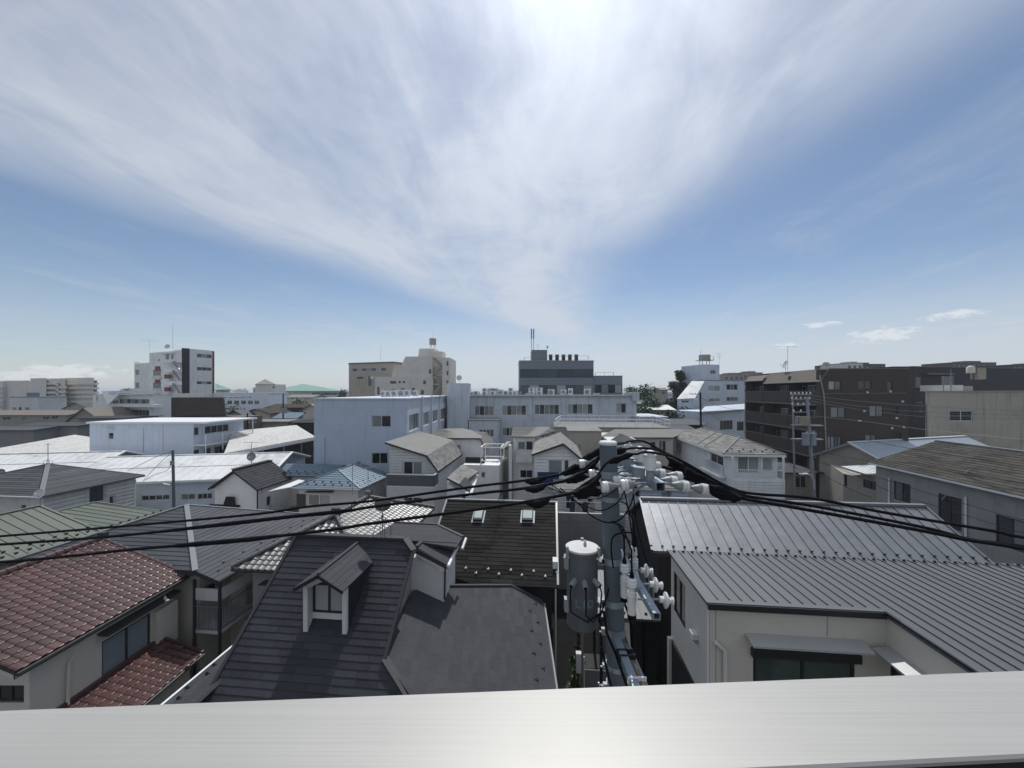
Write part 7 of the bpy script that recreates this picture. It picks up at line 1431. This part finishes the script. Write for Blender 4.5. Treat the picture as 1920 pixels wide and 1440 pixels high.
wl_ = [('topmost thin wire from the double pole to the right edge', [(1518, 741), (1600, 751), (1740, 762), (1920, 771)], 36, 30), ('second thin wire from the top, double pole to right edge', [(1518, 746), (1600, 760), (1740, 773), (1920, 779)], 36, 30), ('third thin wire from the top, double pole to right edge', [(1515, 751), (1600, 766), (1740, 782), (1920, 786)], 36, 30),
 ('pale wire with a white clip across the brown apartments', [(1525, 780), (1612, 789), (1740, 806), (1920, 824)], 36, 26), ('dark wire passing just over the silver roof ridge', [(1522, 803), (1593, 819), (1728, 845), (1920, 874)], 35, 20), ('wire over the weathered roof held by the leaning roof pole', [(1528, 846), (1649, 868), (1760, 882), (1920, 907)], 35, 20),
 ('wire drooping across the grey wall above its windows', [(1528, 866), (1649, 896), (1728, 921), (1862, 960), (1920, 975)], 35, 17), ('lowest wire drooping across the grey wall windows', [(1526, 860), (1600, 890), (1682, 927), (1760, 950), (1832, 973), (1920, 1000)], 35, 16), ('slack wire between the balcony house and the double pole', [(1450, 838), (1480, 850), (1528, 858)], 33, 35.4), ('dark wire across the street below the double pole', [(1470, 866), (1500, 880), (1530, 884), (1600, 920), (1650, 938)], 36, 33),
 ('wire from the slender street pole into the brown apartments', [(1314, 745), (1350, 762), (1395, 770)], 62, 60), ('lower wire from the slender street pole to the workshop', [(1314, 766), (1335, 778), (1352, 788)], 62, 69), ('wire across the lower balconies to the double pole', [(1400, 770), (1450, 775), (1512, 774)], 56, 36.2),
 ('wire from the thin pole down to the shingled house', [(324, 847), (300, 868), (270, 899)], 31, 31), ('wire from the thin pole far left across the white roof', [(323, 846), (290, 858), (238, 883)], 31, 32), ('short sagging wire with black joint on the thin pole', [(323, 866), (313, 882), (290, 890), (268, 902)], 31, 31)]
for lb, l, d0, d1 in wl_:
    n_ = len(l); pts = [D(x_, y_, d0 + (d1 - d0) * (x_ - l[0][0]) / (l[-1][0] - l[0][0])) for x_, y_ in l]
    if l[-1][0] >= 1920: pts.append(pts[-1] + (pts[-1] - pts[-2]) * 1.2)
    rr = .016 if d0 < 50 else .022; o = MB().tube(smooth_pts(pts, 4), rr, 5).build('thin_wire', m_dsteel if 'pale' in lb or 'top' in lb else m_rubber, None, True, loc=pts[1]); tag(o, lb, 'wire', 'thin wires between poles and houses')
p = D(1612, 789, 36 - 10 * 87 / 395); o = MB().box(p, .22, .1, .1).build('wire_clip', m_rail, None, loc=p); tag(o, 'white clip on the pale wire before the brown apartments', 'clip')
# ================================================================== aerials and dishes on the nearer roofs
def wire_base(t, L, r=.30, hh=.75):
    for k in range(4): a_ = k * 1.571 + .6; MB().tube([L + V((math.cos(a_) * r, math.sin(a_) * r, -.12)), L + V((math.cos(a_) * r, math.sin(a_) * r, .25)), L + Zv * hh], .012, 5).build('stay', m_black, t)
L = Q(-5.93, 13.1, 7.9); d_ = dish(L, .29, 1.05, 'grey dish on a wire frame on the ridge of the dormer house', V((-.25, .9, .35)), m_bfas, feet=False); wire_base(d_, L)
L = N(941, 943, 20.13); t = aerial(L, 2.35, 'thin aerial standing on the ridge between the two skylights', 6, 1.5, 1.2, .5); wire_base(t, L, .2, .7)
for (px, py, b_, hh, lb, el_, nel_) in ((661, 928, 27.0, 2.35, 'big horizontal aerial on a mast before the blue ribbed roof', .9, 8), (690, 930, 26.4, 2.1, 'right hand mast aerial before the blue ribbed roof, elements upright', .7, 5)):
    t = aerial(N(px, py, b_), hh, lb, nel_, 3.0 if nel_ == 8 else 1.0, .05 if nel_ == 8 else .9, el_)
dish(N(472, 871, 34.0) , .40, .75, 'round grey dish on the white hall roof above the small gabled house', V((.15, -.9, .2)), m_dsteel); aerial(N(471.5, 862, 34.2), 1.75, 'arrow shaped aerial above the white hall roof', 7, 1.4, .1, .4)
dish(N(76, 950, 19.6), .27, .75, 'pale dish on a mast over the green roof', V((.2, -.9, .3)), m_lgrey, feet=False); dish(N(2, 900, 27), .35, .55, 'grey dish at the left edge before the dusty white hall', V((.2, -.9, .3)), m_dsteel, feet=False); t = aerial(N(90, 871, 26.76), 1.7, 'bare mast on the peak of the grey shingled roof', 2, .3, .2, .2); wire_base(t, N(90, 871, 26.76), .25, .4)
dish(N(141, 806, 76), .30, .2, 'small white dish on the grey house behind the blue block', V((.2, -.9, .3)), m_white, feet=False)
# ================================================================== alley things
def shrub(label, L, hgt, rad, n, m, seed, leaf=.09): return tree('shrub', label, L.x, L.y, hgt, rad, m, n, .05, 7, leaf, seed, .1)
shrub('narrow green shrub at the foot of the alley wall', Q(.95, 16.4, 0), 1.7, .38, 700, m_leaf, 31); shrub('leafy climber beside the brown post in the alley', Q(1.2, 17.3, 0), 3.9, .32, 900, m_leaf, 32)
sx = thing('storage_shed', 'low grey storage shed with pale eave line at the bottom of the alley', 'shed', Q(1.95, 16.6, 0)); MB().par(Q(1.42, 16.3, 0), RV * 1.1, GV * .8, Zv * 1.42).build('body', m_grey, sx); MB().par(Q(1.38, 16.24, 1.425), RV * 1.18, GV * .9, Zv * .07).build('lid', m_dark, sx); bar('eave_strip', Q(1.38, 16.23, 1.44), Q(2.56, 16.23, 1.44), .03, .05, m_rail, sx)
o = MB().tube([Q(1.18, 14.2, 0), Q(1.15, 14.2, 6.1)], .045, 8).build('alley_post', m_wood, None, True, loc=Q(1.18, 14.2, 0)); tag(o, 'slim brown post standing in the alley left of the transformer', 'post')
o = MB().tube([Q(1.35, 15.6, 0), Q(1.32, 15.6, 2.4)], .04, 8).build('alley_pipe', m_rail, None, True, loc=Q(1.35, 15.6, 0)); tag(o, 'short white pipe standing by the storage shed', 'pipe')
for i, (a_, w_, h_, m_, lb) in enumerate(((1.25, .42, .75, m_cloth, 'leftmost dark shirt on the balcony drying line'), (1.72, .36, .9, m_grey, 'grey long garment second on the balcony drying line'), (2.1, .45, .7, m_cloth, 'dark shirt in the middle of the balcony drying line'), (2.62, .34, .85, m_grey, 'pale grey garment last on the balcony drying line'))):
    b_ = 26.1; zt_ = Zn(1070, 942, b_); L = Q(a_, b_, zt_ - h_); o = MB().add([Q(a_, b_, zt_), Q(a_ + w_ * .3, b_ + .03, zt_ + .05), Q(a_ + w_ * .7, b_ + .03, zt_ + .05), Q(a_ + w_, b_, zt_), Q(a_ + w_ * .86, b_ - .02, zt_ - h_), Q(a_ + w_ * .14, b_ + .02, zt_ - h_), Q(a_, b_ + .08, zt_), Q(a_ + w_ * .3, b_ + .11, zt_ + .05), Q(a_ + w_ * .7, b_ + .11, zt_ + .05), Q(a_ + w_, b_ + .08, zt_), Q(a_ + w_ * .86, b_ + .06, zt_ - h_), Q(a_ + w_ * .14, b_ + .1, zt_ - h_)], [(0, 5, 4, 3, 2, 1), (6, 7, 8, 9, 10, 11), (0, 1, 7, 6), (1, 2, 8, 7), (2, 3, 9, 8), (3, 4, 10, 9), (4, 5, 11, 10), (5, 0, 6, 11)]).build('garment', m_, None, loc=L); tag(o, lb, 'laundry', 'laundry on the balcony behind the pole')
o = MB().tube([Q(1.0, 26.14, Zn(1070, 941, 26.1)), Q(3.2, 26.14, Zn(1070, 941, 26.1))], .015, 5).build('drying_pole', m_rail, None, loc=Q(1.0, 26.14, 6)); tag(o, 'drying pole holding the dark clothes behind the utility pole', 'drying pole')
bk = thing('bicycle', 'bicycle with pale wheels parked in the dark alley under the carport', 'bicycle', Q(3.55, 15.9, 0)); c = Q(3.55, 15.9, 0); U = (RV * .35 + GV * .94).normalized()
for s_ in (-.52, .52):
    w_ = c + U * s_ + Zv * .33; pts = [w_ + U * .32 * math.cos(k * .3142) + Zv * .32 * math.sin(k * .3142) for k in range(21)]; ti = MB().tube(pts, .018, 6, False).build('wheel', m_white2, bk, True)
    for k in range(6): MB().tube([w_, w_ + U * .31 * math.cos(k * 1.047) + Zv * .31 * math.sin(k * 1.047)], .004, 4).build('spoke', m_dsteel, ti)
s0_, s1_, s2_ = c + U * -.12 + Zv * .33, c + U * -.25 + Zv * .78, c + U * .36 + Zv * .82
b = MB()
for p, q in ((s0_, s1_), (s1_, s2_), (s0_, s2_), (c - U * .52 + Zv * .33, s1_), (c - U * .52 + Zv * .33, s0_), (s2_, c + U * .52 + Zv * .33)): b.tube([p, q], .016, 6)
b.build('frame', m_dsteel, bk, True); MB().tube([s2_ + RV * -.26 + Zv * .16, s2_ + Zv * .18, s2_ + RV * .26 + Zv * .16], .014, 6).build('handlebar', m_steel, bk, True); MB().box(s1_ + Zv * .10, .16, .24, .06).build('saddle', m_black, bk)
sb = MB().par(Q(1.0, 15.2, 2.0), RV * .28, GV * .2, Zv * .75).build('meter_cabinet', m_lgrey, None, loc=Q(1.1, 15.2, 2.0)); tag(sb, 'pale meter cabinet on the alley wall of the skylight house', 'meter box')

# ================================================================== drop roofscape houses the camera cannot see, describe the rest by look and place
bpy.context.view_layer.update(); dg = bpy.context.evaluated_depsgraph_get(); eye = V((0, 0, CAMZ)); wn_m = {m_white2: 'off white', m_beige: 'beige', m_grey: 'grey', m_tan: 'tan', m_cream: 'cream', m_lgrey: 'light grey', m_blue3: 'icy blue'}; rn_m = {m_metal3: 'charcoal roof', m_flat: 'pale grey roof', m_bfas: 'taupe roof', m_metal2: 'grey metal roof', m_roofb: 'brown roof', m_shing2: 'mid grey roof', m_wroof2: 'speckled white roof', m_bluer: 'blue roof'}
zones = [(170, 'near the left apartment slabs'), (330, 'beyond the low white apartments'), (480, 'between the striped tower and the school'), (650, 'below the green roofed hall'), (840, 'around the taupe and stepped buildings'), (975, 'between the stepped apartments and the office'), (1200, 'close behind the office block'), (1300, 'in the gap by the evergreens'), (1420, 'behind the sloped white building'), (1700, 'round the brown apartments'), (3000, 'far right past the dark block')]
for (t, w_, ze, dep, m_, rm) in FAR:
    L = V(t.location); seen = 0
    for k in range(16):
        tgt = L + V((random.uniform(-.5, .5) * w_, -dep * .5 * random.random(), random.uniform(.35, 1.12) * ze)); px = CX + F * tgt.x / tgt.y
        if not 0 < px < 1920: continue
        hit, loc, nn, idx, ob, mx = SC.ray_cast(dg, eye + (tgt - eye).normalized() * 1.2, (tgt - eye).normalized())
        if hit and (ob == t or ob.parent == t):
            seen = 1; break
    if seen < 1:
        for c_ in list(t.children): bpy.data.objects.remove(c_)
        bpy.data.objects.remove(t); continue
    px = CX + F * L.x / L.y; zn = next(z_ for e_, z_ in zones if px < e_); dn = 'nearer' if L.y < 110 else ('distant' if L.y < 250 else 'faint remote')
    t['label'] = f"{dn} {wn_m[m_]} house with {rn_m[rm]} {zn}"

# ================================================================== thin city haze
hb = MB(); hb.par(V((-4600, -600, -2)), V((9200, 0, 0)), V((0, 7200, 0)), Zv * 38)
HM = bpy.data.materials.new('haze'); HM.use_nodes = True; ht = HM.node_tree; ht.nodes.remove(ht.nodes['Principled BSDF']); hv = ht.nodes.new('ShaderNodeVolumePrincipled'); hv.inputs['Color'].default_value = (.80, .88, 1.0, 1); hv.inputs['Density'].default_value = .00034; hv.inputs['Anisotropy'].default_value = .2
ht.links.new(hv.outputs[0], ht.nodes['Material Output'].inputs['Volume'])
ho = hb.build('haze', HM); ho['kind'] = 'stuff'
